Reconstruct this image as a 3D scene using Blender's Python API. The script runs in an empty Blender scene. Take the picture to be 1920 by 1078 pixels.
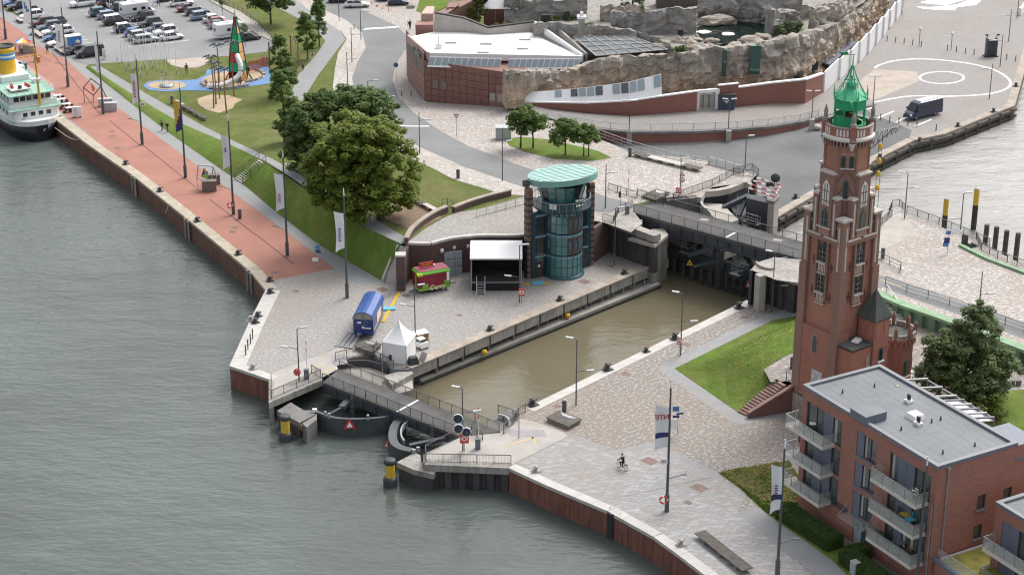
import bpy,bmesh,math,random
from mathutils import Vector,Matrix,Euler
from mathutils.geometry import tessellate_polygon
R=math.radians
random.seed(7)
SC=bpy.context.scene
COL=SC.collection
# ---- camera, sky, sun, exposure
CAMH,PITCH,FPX=96.0,R(22.5),3733.0
cam=bpy.data.cameras.new('camera');camo=bpy.data.objects.new('camera',cam);COL.objects.link(camo)
camo.location=(0,0,CAMH);camo.rotation_euler=(R(90)-PITCH,0,0)
cam.sensor_width=36;cam.lens=FPX/1920*36;cam.clip_start=1;cam.clip_end=3000
SC.camera=camo
W=bpy.data.worlds.new('World');SC.world=W;W.use_nodes=True
SUN_EL,SUN_AZ=R(52),R(38)
nt=W.node_tree
sky=nt.nodes.new('ShaderNodeTexSky');sky.sky_type='NISHITA';sky.sun_disc=False
sky.sun_elevation=SUN_EL;sky.sun_rotation=SUN_AZ;sky.air_density=1.0;sky.dust_density=5.0;sky.ozone_density=1.0
hs=nt.nodes.new('ShaderNodeHueSaturation');hs.inputs['Saturation'].default_value=0.30
nt.links.new(sky.outputs[0],hs.inputs['Color'])
nt.links.new(hs.outputs[0],nt.nodes['Background'].inputs[0]);nt.nodes['Background'].inputs[1].default_value=0.15
sl=bpy.data.lights.new('sun','SUN');sl.energy=.8;sl.angle=R(22);sl.color=(1,.965,.92)
so=bpy.data.objects.new('sun',sl);COL.objects.link(so)
sd=Vector((math.sin(SUN_AZ)*math.cos(SUN_EL),math.cos(SUN_AZ)*math.cos(SUN_EL),math.sin(SUN_EL)))
so.rotation_euler=sd.to_track_quat('Z','Y').to_euler()
SC.view_settings.view_transform='Standard';SC.view_settings.look='None'
SC.view_settings.exposure=0.80;SC.view_settings.gamma=1
SC.render.engine='CYCLES';SC.cycles.use_denoising=True;SC.cycles.denoising_prefilter='NONE';SC.cycles.use_adaptive_sampling=False;SC.cycles.pixel_filter_type='BLACKMAN_HARRIS';SC.cycles.filter_width=1.2
SC.cycles.max_bounces=6;SC.cycles.transparent_max_bounces=12;SC.cycles.caustics_reflective=False;SC.cycles.caustics_refractive=False
# ---- survey: the photograph's measured points turned into ground coordinates
CP,SP=math.cos(PITCH),math.sin(PITCH)
def U(px,py,z=0.0):
 dx=(px-960)/FPX;dy=-(py-539)/FPX
 t=(z-CAMH)/(-SP+dy*CP)
 return Vector((dx*t,(CP+dy*SP)*t,z))
def zat(x,y,py):
 dy=-(py-539)/FPX
 return(dy*y*CP-y*SP)/(CP+dy*SP)+CAMH
def top(px,py,pyt,z=0.0):
 p=U(px,py,z);return zat(p.x,p.y,pyt)
ZU=4.7
def smooth(t):
 t=max(0.,min(1.,t));return t*t*(3-2*t)
def hp(x,y):
 return ZU*smooth((330-(y-.5*x))/72.)
def G(px,py,h=hp):
 z=0.
 for _ in range(25):
  p=U(px,py,z);z=z*.4+h(p.x,p.y)*.6
 return Vector((p.x,p.y,h(p.x,p.y)))
 # ---- materials
MATS={}
def nodes(name):
 m=bpy.data.materials.new(name);m.use_nodes=True
 n=m.node_tree;return m,n,n.nodes['Principled BSDF']
def N(n,t,**kw):
 k=n.nodes.new(t)
 for a,b in kw.items():
  if a.startswith('i_'):k.inputs[a[2:]].default_value=b
  elif a.startswith('n_'):k.inputs[int(a[2:])].default_value=b
  else:setattr(k,a,b)
 return k
def pos(n,scale=(1,1,1),rot=(0,0,0)):
 g=N(n,'ShaderNodeNewGeometry');mp=N(n,'ShaderNodeMapping')
 mp.inputs['Scale'].default_value=scale;mp.inputs['Rotation'].default_value=rot
 n.links.new(g.outputs['Position'],mp.inputs[0]);return mp.outputs[0]
def uvp(n,scale=(1,1,1)):
 g=N(n,'ShaderNodeUVMap');mp=N(n,'ShaderNodeMapping');mp.inputs['Scale'].default_value=scale
 n.links.new(g.outputs[0],mp.inputs[0]);return mp.outputs[0]
def mixc(n,f,a,b,mode='MIX'):
 k=N(n,'ShaderNodeMix',data_type='RGBA',blend_type=mode)
 for s,v in((0,f),(6,a),(7,b)):
  if isinstance(v,bpy.types.NodeSocket):n.links.new(v,k.inputs[s])
  elif s==0:k.inputs[0].default_value=v
  else:k.inputs[s].default_value=(*v,1)
 return k.outputs[2]
def ramp(n,f,a,b,ca=0.,cb=1.):
 k=N(n,'ShaderNodeMapRange');k.inputs[1].default_value=a;k.inputs[2].default_value=b
 k.inputs[3].default_value=ca;k.inputs[4].default_value=cb
 n.links.new(f,k.inputs[0]);return k.outputs[0]
def noise(n,v,s,d=3.,r=.55):
 k=N(n,'ShaderNodeTexNoise',i_Scale=s,i_Detail=d,i_Roughness=r);n.links.new(v,k.inputs['Vector']);return k.outputs[0]
def bump(n,bs,h,st,dist=.05):
 k=N(n,'ShaderNodeBump',i_Strength=st,i_Distance=dist);n.links.new(h,k.inputs['Height']);n.links.new(k.outputs[0],bs.inputs['Normal'])
def mul(c,f):return tuple(min(1,x*f)for x in c[:3])
def mat(name,c,rough=.75,var=.18,s=.8,metal=0.,fine=0.,bmp=0.,bs=6.,coat=0.,spec=.5,streak=0.):
 if name in MATS:return MATS[name]
 m,n,b=nodes(name)
 p=pos(n)
 col=mixc(n,ramp(n,noise(n,p,s,4),.3,.7),mul(c,1-var),mul(c,1+var))
 if fine:col=mixc(n,ramp(n,noise(n,p,s*9,3,.7),.3,.7),mul((1,1,1),1-fine),(1,1,1),'MULTIPLY')if False else mixc(n,ramp(n,noise(n,p,s*9,3,.7),.35,.65,0,fine),col,mul(c,.55))
 if streak:
  q=pos(n,(1.6,1.6,.12));col=mixc(n,ramp(n,noise(n,q,1.2,4,.65),.48,.72,0,streak),col,mul(c,.35))
 n.links.new(col,b.inputs['Base Color']);b.inputs['Roughness'].default_value=rough;b.inputs['Metallic'].default_value=metal
 b.inputs['Coat Weight'].default_value=coat;b.inputs['Specular IOR Level'].default_value=spec
 if bmp:bump(n,b,noise(n,p,bs,4),bmp)
 MATS[name]=m;return m
def brick(name,c1,c2,mortar,bw=.25,bh=.083,ms=.012,stain=.2,s=.5,rough=.85,wash=None):
 if name in MATS:return MATS[name]
 m,n,b=nodes(name)
 t=N(n,'ShaderNodeTexBrick',i_Scale=1.,offset=.5)
 t.inputs['Color1'].default_value=(*c1,1);t.inputs['Color2'].default_value=(*c2,1);t.inputs['Mortar'].default_value=(*mortar,1)
 t.inputs['Mortar Size'].default_value=ms;t.inputs['Brick Width'].default_value=bw;t.inputs['Row Height'].default_value=bh
 t.inputs['Bias'].default_value=-.1
 n.links.new(uvp(n),t.inputs['Vector'])
 p=pos(n)
 col=mixc(n,ramp(n,noise(n,p,s,5,.65),.35,.75,0,stain),t.outputs[0],mul(c1,.45))
 col=mixc(n,ramp(n,noise(n,p,5.,4,.75),.45,.8,0,.35),col,mul(c2,1.25))
 if wash:col=mixc(n,ramp(n,noise(n,pos(n,(1,1,.4)),.35,5,.7),.52,.68,0,.6),col,wash)
 n.links.new(col,b.inputs['Base Color']);b.inputs['Roughness'].default_value=rough
 bump(n,b,t.outputs[1],-.4,.02)
 MATS[name]=m;return m
def setts(name,ca,cb,joint,bw,bh,ang=0.,warp=.25,ms=.05,big=.2,off=.5,rough=.85,cc=None):
 """stone setts / slabs laid in rows on the ground"""
 if name in MATS:return MATS[name]
 m,n,b=nodes(name)
 p=pos(n,rot=(0,0,R(ang)))
 nz=N(n,'ShaderNodeTexNoise',i_Scale=.6,i_Detail=2.);n.links.new(p,nz.inputs['Vector'])
 v=N(n,'ShaderNodeVectorMath',operation='SCALE');n.links.new(nz.outputs['Color'],v.inputs[0]);v.inputs['Scale'].default_value=warp
 a=N(n,'ShaderNodeVectorMath',operation='ADD');n.links.new(p,a.inputs[0]);n.links.new(v.outputs[0],a.inputs[1])
 t=N(n,'ShaderNodeTexBrick',i_Scale=1.,offset=off)
 t.inputs['Color1'].default_value=(*ca,1);t.inputs['Color2'].default_value=(*cb,1);t.inputs['Mortar'].default_value=(*joint,1)
 t.inputs['Mortar Size'].default_value=ms;t.inputs['Brick Width'].default_value=bw;t.inputs['Row Height'].default_value=bh;t.inputs['Mortar Smooth'].default_value=.4
 n.links.new(a.outputs[0],t.inputs['Vector'])
 col=t.outputs[0]
 if cc:col=mixc(n,ramp(n,noise(n,pos(n,(1./bw,1./bh,1),(0,0,R(ang))),.9,1,.5),.5,.68,0,.8),col,cc)
 col=mixc(n,ramp(n,noise(n,p,.11,5,.6),.35,.75,0,big),col,mul(joint,1.25))
 col=mixc(n,ramp(n,noise(n,p,.05,4,.7),.46,.68,0,.42),col,(.25,.20,.155))
 col=mixc(n,ramp(n,noise(n,pos(n),.32,5,.75),.6,.78,0,.5),col,mul(joint,.9))
 col=mixc(n,ramp(n,noise(n,p,2.6,4,.75),.45,.8,0,.3),col,mul(joint,.9))
 n.links.new(col,b.inputs['Base Color']);b.inputs['Roughness'].default_value=rough;b.inputs['Specular IOR Level'].default_value=.3
 bump(n,b,t.outputs[1],-.5,.03)
 MATS[name]=m;return m
def grassmat(name,c,dry,amt=.5):
 m,n,b=nodes(name);p=pos(n)
 col=mixc(n,ramp(n,noise(n,p,.16,5,.62),.42,.66,0,amt),c,dry)
 col=mixc(n,ramp(n,noise(n,p,2.2,5,.75),.35,.7,0,.55),col,mul(c,.5))
 col=mixc(n,ramp(n,noise(n,p,.5,3,.6),.45,.7,0,.4),col,mul(c,1.5))
 n.links.new(col,b.inputs['Base Color']);b.inputs['Roughness'].default_value=.95;b.inputs['Specular IOR Level'].default_value=.1
 bump(n,b,noise(n,p,3.5,4,.7),.8,.15)
 MATS[name]=m;return m
def watermat(name,c,rough,sc,st,rot=0.):
 m,n,b=nodes(name)
 p=pos(n,(.62,1.35,1),(0,0,R(rot)))
 h1=noise(n,p,sc,3,.55);h2=noise(n,p,sc*.22,2,.5);h3=noise(n,pos(n),.03,3,.6)
 k=N(n,'ShaderNodeMath',operation='MULTIPLY_ADD');n.links.new(h2,k.inputs[0]);k.inputs[1].default_value=2.2;n.links.new(h1,k.inputs[2])
 b.inputs['Roughness'].default_value=rough;b.inputs['IOR'].default_value=1.33
 n.links.new(mixc(n,ramp(n,h3,.35,.65),mul(c,.85),mul(c,1.15)),b.inputs['Base Color'])
 bp=N(n,'ShaderNodeBump',i_Distance=.5);n.links.new(k.outputs[0],bp.inputs['Height'])
 n.links.new(ramp(n,h3,.3,.7,st*.6,st),bp.inputs['Strength']);n.links.new(bp.outputs[0],b.inputs['Normal'])
 MATS[name]=m;return m
def glassmat(name,c=(.02,.03,.035),rough=.04,spec=.8):
 m,n,b=nodes(name);b.inputs['Base Color'].default_value=(*c,1);b.inputs['Roughness'].default_value=rough
 b.inputs['Specular IOR Level'].default_value=spec;MATS[name]=m;return m
def clearmat(name,c,op):
 m,n,b=nodes(name);b.inputs['Base Color'].default_value=(*c,1);b.inputs['Roughness'].default_value=.05;b.inputs['Alpha'].default_value=op
 MATS[name]=m;return m
def leafmat(name,ca,cb,cc=None,w=.25):
 m,n,b=nodes(name)
 g=N(n,'ShaderNodeNewGeometry')
 col=mixc(n,g.outputs['Random Per Island'],ca,cb)
 if cc:col=mixc(n,ramp(n,noise(n,g.outputs['Position'],.45,3,.6),.5,.68,0,w*2.2),col,cc)
 n.links.new(col,b.inputs['Base Color']);b.inputs['Roughness'].default_value=.6;b.inputs['Specular IOR Level'].default_value=.25
 tr=N(n,'ShaderNodeBsdfTranslucent');n.links.new(col,tr.inputs[0])
 mx=N(n,'ShaderNodeMixShader',n_0=.45);n.links.new(b.outputs[0],mx.inputs[1]);n.links.new(tr.outputs[0],mx.inputs[2])
 n.links.new(mx.outputs[0],n.nodes['Material Output'].inputs[0]);MATS[name]=m;return m
 # ---- mesh builder
def wloc(o):
 v=Vector((0,0,0))
 while o:v+=o.location;o=o.parent
 return v
def V(a):return a if isinstance(a,Vector)else Vector(a)
class M:
 def __init__(s):s.v=[];s.f=[];s.mi=[];s.sm=[]
 def add(s,vs,fs,m=0,sm=False):
  b=len(s.v);s.v+=[tuple(x)for x in vs]
  for f in fs:s.f.append([b+i for i in f]);s.mi.append(m);s.sm.append(sm)
  return s
 def poly(s,pts,m=0):return s.add(pts,[range(len(pts))],m)
 def sheet(s,pts,m=0):
  pts=[V(p)for p in pts];tr=tessellate_polygon([pts]);fs=[]
  for t in tr:
   a,b,c=(pts[i]for i in t);n=(b-a).cross(c-a)
   fs.append(t if n.z>=0 else t[::-1])
  return s.add(pts,fs,m)
 def box(s,c,d,rz=0.,m=0,taper=1.):
  cx,cy,cz=c;x,y,z=d[0]/2,d[1]/2,d[2]/2;co,si=math.cos(rz),math.sin(rz);vs=[]
  for k,t in((-1,1.),(1,taper)):
   for a,b in((-1,-1),(1,-1),(1,1),(-1,1)):
    X,Y=a*x*t,b*y*t;vs.append((cx+X*co-Y*si,cy+X*si+Y*co,cz+k*z))
  return s.add(vs,[(3,2,1,0),(4,5,6,7),(0,1,5,4),(1,2,6,5),(2,3,7,6),(3,0,4,7)],m)
 def beam(s,a,b,w,h,m=0):
  a,b=V(a),V(b);d=(b-a)
  if d.length<1e-6:return s
  d.normalize();up=Vector((0,0,1))if abs(d.z)<.95 else Vector((1,0,0))
  x=d.cross(up).normalized()*w/2;y=x.cross(d).normalized()*h/2
  vs=[a-x-y,a+x-y,a+x+y,a-x+y,b-x-y,b+x-y,b+x+y,b-x+y]
  return s.add(vs,[(3,2,1,0),(4,5,6,7),(0,1,5,4),(1,2,6,5),(2,3,7,6),(3,0,4,7)],m)
 def prism(s,pts,z0,z1,m=0,mt=None,cap=True):
  pts=[V((p[0],p[1],0))for p in pts]
  ar=sum(pts[i].x*pts[(i+1)%len(pts)].y-pts[(i+1)%len(pts)].x*pts[i].y for i in range(len(pts)))
  if ar<0:pts=pts[::-1]
  n=len(pts);z0=z0 if hasattr(z0,'__len__')else[z0]*n;z1=z1 if hasattr(z1,'__len__')else[z1]*n
  if ar<0:z0=z0[::-1];z1=z1[::-1]
  lo=[(p.x,p.y,z0[i])for i,p in enumerate(pts)];hi=[(p.x,p.y,z1[i])for i,p in enumerate(pts)]
  s.add(lo+hi,[(i,(i+1)%n,n+(i+1)%n,n+i)for i in range(n)],m)
  if cap:
   tr=tessellate_polygon([pts])
   up=[t if(pts[t[1]]-pts[t[0]]).cross(pts[t[2]]-pts[t[0]]).z>0 else t[::-1]for t in tr]
   s.add(hi,up,m if mt is None else mt);s.add(lo,[t[::-1]for t in up],m)
  return s
 def tube(s,path,r,n=8,m=0,cap=True,sm=True):
  path=[V(p)for p in path];k=len(path);rs=r if hasattr(r,'__len__')else[r]*k;vs=[]
  for i,p in enumerate(path):
   d=(path[min(i+1,k-1)]-path[max(i-1,0)]).normalized()
   up=Vector((0,0,1))if abs(d.z)<.9 else Vector((1,0,0))
   x=d.cross(up).normalized();y=x.cross(d).normalized()
   for j in range(n):
    a=2*math.pi*j/n;vs.append(p+(x*math.cos(a)+y*math.sin(a))*rs[i])
  fs=[(i*n+j,i*n+(j+1)%n,(i+1)*n+(j+1)%n,(i+1)*n+j)for i in range(k-1)for j in range(n)]
  s.add(vs,fs,m,sm)
  if cap:s.add(vs[:n],[range(n)],m);s.add(vs[-n:],[tuple(range(n))[::-1]],m)
  return s
 def lathe(s,c,prof,n=16,m=0,sm=True,a0=0.,a1=2*math.pi,rot=0.):
  c=V(c);full=abs(a1-a0-2*math.pi)<1e-6;k=n if full else n+1;vs=[]
  for r,z in prof:
   for j in range(k):
    a=a0+(a1-a0)*j/n+rot;vs.append(c+Vector((r*math.cos(a),r*math.sin(a),z)))
  fs=[]
  for i in range(len(prof)-1):
   for j in range(n):
    jj=(j+1)%k if full else j+1
    fs.append((i*k+j,i*k+jj,(i+1)*k+jj,(i+1)*k+j))
  return s.add(vs,fs,m,sm)
 def disc(s,c,r,n=16,m=0,tilt=None):
  vs=[Vector((r*math.cos(2*math.pi*j/n),r*math.sin(2*math.pi*j/n),0))for j in range(n)]
  if tilt:vs=[tilt@v for v in vs]
  return s.add([V(c)+v for v in vs],[range(n)],m)
 def strip(s,a,b,m=0):
  n=len(a);return s.add(list(a)+list(b),[(i,i+1,n+i+1,n+i)for i in range(n-1)],m)
 def wall(s,pts,z0,z1,t,m=0,closed=False):
  P=[Vector((p[0],p[1]))for p in pts];n=len(P);L,Rr=[],[]
  for i in range(n):
   d0=(P[i]-P[i-1]).normalized()if i else(P[1]-P[0]).normalized()
   d1=(P[i+1]-P[i]).normalized()if i<n-1 else d0
   d=(d0+d1).normalized()if(d0+d1).length>.1 else d1
   q=Vector((-d.y,d.x))*t/2/max(.5,d.dot(d1));L.append(P[i]+q);Rr.append(P[i]-q)
  z0=z0 if hasattr(z0,'__len__')else[z0]*n;z1=z1 if hasattr(z1,'__len__')else[z1]*n
  a=[(p.x,p.y,z)for p,z in zip(L,z0)];b=[(p.x,p.y,z)for p,z in zip(L,z1)]
  c=[(p.x,p.y,z)for p,z in zip(Rr,z1)];d=[(p.x,p.y,z)for p,z in zip(Rr,z0)]
  for u,w in((a,b),(b,c),(c,d)):s.strip(w,u,m)if False else s.strip(u,w,m)
  s.poly([a[0],d[0],c[0],b[0]],m);s.poly([a[-1],b[-1],c[-1],d[-1]],m);return s
 def mesh(s,name,off=(0,0,0)):
  me=bpy.data.meshes.new(name);ox,oy,oz=off
  me.from_pydata([(x-ox,y-oy,z-oz)for x,y,z in s.v],[],[tuple(f)for f in s.f])
  me.polygons.foreach_set('material_index',s.mi);me.polygons.foreach_set('use_smooth',s.sm)
  uv=me.uv_layers.new(name='UVMap');ud=[0.]*(2*len(me.loops))
  for p in me.polygons:
   nn=p.normal
   if abs(nn.z)>.75:tx,ty=Vector((1,0,0)),Vector((0,1,0))
   else:
    tx=Vector((-nn.y,nn.x,0)).normalized();ty=Vector((0,0,1))if abs(nn.z)<.3 else nn.cross(tx)
   for li in p.loop_indices:
    co=Vector(s.v[me.loops[li].vertex_index]);ud[2*li]=co.dot(tx);ud[2*li+1]=co.dot(ty)
  uv.data.foreach_set('uv',ud);me.validate();return me
 def build(s,name,mats,parent=None,local=False,loc=None):
  off=(0,0,0)
  if parent is not None and not local:off=tuple(wloc(parent))
  if loc is not None:off=tuple(loc)
  me=s.mesh(name,off);mats=mats if isinstance(mats,(list,tuple))else[mats]
  for mm in mats:me.materials.append(MATS[mm]if isinstance(mm,str)else mm)
  o=bpy.data.objects.new(name,me);COL.objects.link(o)
  if parent is not None:o.parent=parent
  if loc is not None:o.location=loc
  return o
def tag(o,label=None,cat=None,group=None,kind=None):
 for k,v in(('label',label),('category',cat),('group',group),('kind',kind)):
  if v:o[k]=v
 return o
def thing(name,label,cat,loc=(0,0,0),rz=0.,group=None):
 o=bpy.data.objects.new(name,None);COL.objects.link(o);o.location=loc;o.rotation_euler=(0,0,rz)
 o.empty_display_size=.3
 return tag(o,label,cat,group)
def part(name,me,parent,loc=(0,0,0),rot=(0,0,0),sc=None):
 o=bpy.data.objects.new(name,me);COL.objects.link(o);o.parent=parent;o.location=loc;o.rotation_euler=rot
 if sc:o.scale=sc
 return o
KIDS={}
def copy_tree(o,parent=None,loc=None,rz=None,label=None,group=None):
 c=o.copy();COL.objects.link(c)
 if parent is not None:c.parent=parent
 if loc is not None:c.location=loc
 if rz is not None:c.rotation_euler=(0,0,rz)
 if label:c['label']=label
 if group:c['group']=group
 for ch in list(o.children):copy_tree(ch,c)
 return c
def struct(o):o['kind']='structure';return o
def text_mesh(s,size,ext=.004,align='CENTER',bold=0.):
 cu=bpy.data.curves.new('t','FONT');cu.body=s;cu.size=size;cu.extrude=ext;cu.align_x=align;cu.align_y='CENTER';cu.offset=bold
 cu.resolution_u=2
 o=bpy.data.objects.new('t',cu);COL.objects.link(o)
 bpy.context.view_layer.update()
 me=bpy.data.meshes.new_from_object(o.evaluated_get(bpy.context.evaluated_depsgraph_get()))
 bpy.data.objects.remove(o);return me
def lettering(s,size,mm,parent,loc,xdir,ydir,name='lettering',bold=0.,ext=.004):
 """flat print: xdir reading direction, ydir up direction"""
 me=text_mesh(s,size,ext,bold=bold);me.materials.append(MATS[mm])
 x=V(xdir).normalized();y=V(ydir).normalized();z=x.cross(y)
 mx=Matrix((x,y,z)).transposed().to_4x4();me.transform(mx)
 return part(name,me,parent,loc)
def drape(name,poly,mm,h=hp,off=0.,step=4.,flat=None,parent=None):
 pts=[V(p)for p in poly];tr=tessellate_polygon([[Vector((p.x,p.y,0))for p in pts]])
 bm=bmesh.new();vs=[bm.verts.new((p.x,p.y,0))for p in pts]
 for t in tr:
  try:bm.faces.new([vs[i]for i in t])
  except ValueError:pass
 if h is not None:
  xs=[p.x for p in pts];ys=[p.y for p in pts]
  for ax,lo,hi in((0,min(xs),max(xs)),(1,min(ys),max(ys))):
   k=math.ceil(lo/step)
   while k*step<hi:
    co=(k*step,0,0)if ax==0 else(0,k*step,0);no=(1,0,0)if ax==0 else(0,1,0)
    bmesh.ops.bisect_plane(bm,geom=bm.verts[:]+bm.edges[:]+bm.faces[:],plane_co=co,plane_no=no,dist=1e-5);k+=1
 bmesh.ops.triangulate(bm,faces=bm.faces[:])
 for v in bm.verts:v.co.z=(h(v.co.x,v.co.y)if h is not None else flat)+off
 for f in bm.faces:
  f.normal_update()
  if f.normal.z<0:f.normal_flip()
 me=bpy.data.meshes.new(name);bm.to_mesh(me);bm.free()
 me.materials.append(MATS[mm]);o=bpy.data.objects.new(name,me);COL.objects.link(o)
 if parent:o.parent=parent
 else:struct(o)
 return o
def PX(s,h=None,z=0.):
 out=[]
 for q in s.split():
  a,b=q.split(',');out.append(G(float(a),float(b),h)if h else U(float(a),float(b),z))
 return out
def flat(name,s,mm,z=0.,off=0.):
 return drape(name,PX(s,None,z),mm,None,off,flat=z)
def over(name,s,mm,off):return drape(name,PX(s,hp),mm,hp,off)
def resample(pts,step):
 out=[V(pts[0])];rest=0.
 for a,b in zip(pts[:-1],pts[1:]):
  a,b=V(a),V(b);L=(b-a).length
  if L<1e-6:continue
  n=max(1,round(L/step))
  for i in range(1,n+1):out.append(a.lerp(b,i/n))
 return out
def catmull(pts,k=6):
 P=[V(p)for p in pts];P=[P[0]*2-P[1]]+P+[P[-1]*2-P[-2]];out=[]
 for i in range(1,len(P)-2):
  for j in range(k):
   t=j/k;a,b,c,d=P[i-1:i+3]
   out.append(.5*((2*b)+(c-a)*t+(2*a-5*b+4*c-d)*t*t+(3*b-a-3*c+d)*t**3))
 return out+[P[-2]]
E1=Vector((.493,-.870,0));E2=Vector((.870,.493,0));LA=Vector((.68,.733,0));LC=Vector((.733,-.68,0))
AZ=math.atan2(.493,.870)
# ---- shared materials
mat('concrete',(.40,.37,.33),.85,.15,.5,fine=.25,bmp=.2,bs=8)
mat('concrete_pale',(.38,.355,.325),.85,.12,.4,fine=.2,streak=.15)
mat('concrete_dark',(.20,.19,.18),.85,.25,.6,fine=.3,streak=.3)
mat('concrete_stained',(.34,.32,.29),.85,.25,.5,fine=.35,streak=.75)
mat('coping_old',(.36,.31,.26),.85,.25,.6,fine=.35)
mat('coping',(.48,.46,.43),.85,.12,.8,fine=.2)
mat('coping_tan',(.44,.38,.30),.9,.2,.8,fine=.35,streak=.2)
mat('steel_dark',(.042,.046,.052),.55,.3,.6,fine=.2)
mat('steel_blue',(.060,.068,.078),.5,.25,.6,fine=.2,streak=.2)
mat('gate_steel',(.070,.082,.086),.5,.25,.5,fine=.2,streak=.5)
mat('rust',(.10,.055,.04),.8,.3,1.,fine=.3)
mat('galv',(.34,.35,.36),.5,.1,1.,metal=.4)
mat('rail',(.075,.072,.07),.55,.15,1.)
mat('deck',(.105,.102,.098),.9,.2,.6,fine=.25)
mat('timber',(.12,.105,.09),.9,.35,1.5,fine=.4)
mat('timber_wet',(.045,.045,.035),.8,.4,1.5,fine=.3)
mat('sheetpile',(.068,.062,.066),.7,.25,.5,fine=.2,streak=.35)
mat('redwall',(.20,.085,.06),.8,.18,.7,fine=.25,streak=.85)
mat('redwall_far',(.17,.085,.06),.85,.2,.6,fine=.3,streak=.7)
mat('promenade_red',(.335,.155,.115),.85,.12,.25,fine=.16)
mat('slate_path',(.25,.255,.255),.85,.07,.3,fine=.1)
mat('slate_dark',(.24,.245,.25),.8,.1,.3,fine=.1)
mat('asphalt',(.175,.175,.172),.9,.1,.12,fine=.12)
mat('asphalt_road',(.185,.19,.19),.9,.12,.16,fine=.12)
mat('asphalt_dark',(.12,.122,.122),.85,.32,.07,fine=.2)
mat('carpark',(.235,.235,.235),.9,.12,.12,fine=.14)
mat('white_line',(.78,.78,.76),.7,.05,1.)
mat('yellow_line',(.50,.40,.24),.8,.15,2.,fine=.4)
mat('joint',(.085,.05,.045),.9)
mat('seam',(.12,.115,.11),.9)
setts('setts_light',(.36,.346,.328),(.31,.297,.28),(.22,.207,.193),.36,.24,20,.4,.05,.3,cc=(.43,.42,.41))
setts('setts_right',(.335,.306,.278),(.28,.256,.233),(.15,.133,.118),.36,.29,-47,.35,.06,.22,cc=(.45,.42,.39))
setts('setts_plaza',(.42,.39,.36),(.36,.33,.305),(.24,.215,.195),.40,.34,30,.5,.055,.15,cc=(.58,.54,.50))
setts('slabs',(.33,.326,.322),(.285,.28,.275),(.18,.175,.17),.95,.42,-30,.06,.03,.25,cc=(.41,.41,.41))
setts('pavement',(.42,.395,.37),(.37,.345,.32),(.34,.31,.28),.6,.42,35,.3,.03,.12,cc=(.6,.57,.54))
setts('plaza_grey',(.29,.275,.265),(.25,.24,.23),(.23,.215,.2),.7,.5,25,.3,.03,.25)
setts('ramp_setts',(.30,.28,.26),(.26,.245,.23),(.16,.15,.14),.5,.4,5,.2,.04,.1)
setts('pavers_grey',(.29,.29,.29),(.255,.255,.255),(.22,.22,.215),1.,.5,-47,0.,.02,.1)
grassmat('grass',(.115,.145,.040),(.20,.175,.085),.8)
grassmat('grass_green',(.11,.178,.032),(.18,.18,.06),.8)
grassmat('grass_dry',(.14,.19,.05),(.28,.25,.12),.7)
mat('sand',(.42,.325,.22),.95,.12,.5,fine=.2)
mat('earth',(.21,.15,.10),.95,.25,.6,fine=.3)
mat('blue_rubber',(.13,.235,.42),.9,.1,.4,fine=.1)
mat('gravel_pink',(.42,.36,.31),.95,.12,.5,fine=.25)
watermat('water_river',(.084,.10,.091),.05,1.1,.32,6)
watermat('water_lock',(.14,.122,.08),.03,2.2,.13,40)
watermat('water_basin',(.29,.28,.262),.08,1.1,.5,14)
# ---- water
struct(M().poly([(-600,-100,-2.8),(600,-100,-2.8),(600,900,-2.8),(-600,900,-2.8)]).build('water','water_river'))
flat('water','620,708 760,700 1228,478 1300,468 1445,560 1000,800 905,818','water_lock',-2.79)
flat('water','1330,340 1440,372 1600,300 1905,185 1925,110 1990,60 2500,60 2500,600 2000,560 1680,430 1508,478 1400,440 1290,402','water_basin',-.5)
# ---- ground
dq=(U(163,270)-U(468,508)).normalized();QF=U(163,270)+dq*170
b=M();base=[QF]+PX('163,270 250,330 350,410 468,508 498,544 469,600 430,686 509,713 508,750 602,709 634,692 628,676 700,661 738,692 766,687 1228,497')+PX('1150,474 1140,440 1000,430 760,440 700,480 560,400 420,280 260,185 180,128')+[U(180,128)+dq*165]
struct(b.sheet(base).build('ground','setts_light'))
rb=PX('953,875 1020,908 1139,958 1225,1006 1273,1041 1320,1077 1480,1200 2900,1450 2900,1000 2000,700 1640,600 1540,560 1505,560 1428,563 1400,563 1003,757 985,765 965,772 957,795 938,811 866,818 797,850 799,869')
struct(M().sheet(rb).build('ground','setts_right'))
L1=PX('160,127 240,190 320,252 400,308 455,345 520,400 600,460 718,528')
L2=PX('170,126 260,185 340,232 420,266 497,303 600,374 680,424 752,458',hp)
def interp(a,n):
 a=resample(a,.5);L=len(a)-1;return[a[round(i*L/n)]for i in range(n+1)]
A,B=interp(L1,60),interp(L2,60)
b=M()
for k in range(6):
 b.strip([p.lerp(q,(k+1)/6)+Vector((0,0,.03+.25*math.sin(math.pi*(k+1)/6)))for p,q in zip(A,B)],[p.lerp(q,k/6)+Vector((0,0,.03+.25*math.sin(math.pi*k/6)))for p,q in zip(A,B)])
struct(b.build('bank','grass_green'))
land=PX('170,126 260,185 340,232 420,266 497,303 600,374 680,424 752,458 765,457 808,458 856,447 905,443 960,443 1000,440 1115,415 1131,418 1183,437 1205,418 1187,396 1187,388 1245,372 1310,367 1335,352 1405,342 1420,327 1330,303 1180,285 1112,258 1060,236 1003,215 985,200 900,100 1000,-100 -150,-130 -350,-130 -160,-50 30,28',hp)
drape('ground',land,'grass',hp,.02)
plaza=PX('1395,425 1460,407 1523,369 1640,301 1715,263 1773,251 1841,223 1903,198 1922,130 1990,-100 1010,-100 1010,100 1000,240 1100,275 1330,335',None,1.5)
struct(M().sheet(plaza).build('plaza','plaza_grey'))
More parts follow.
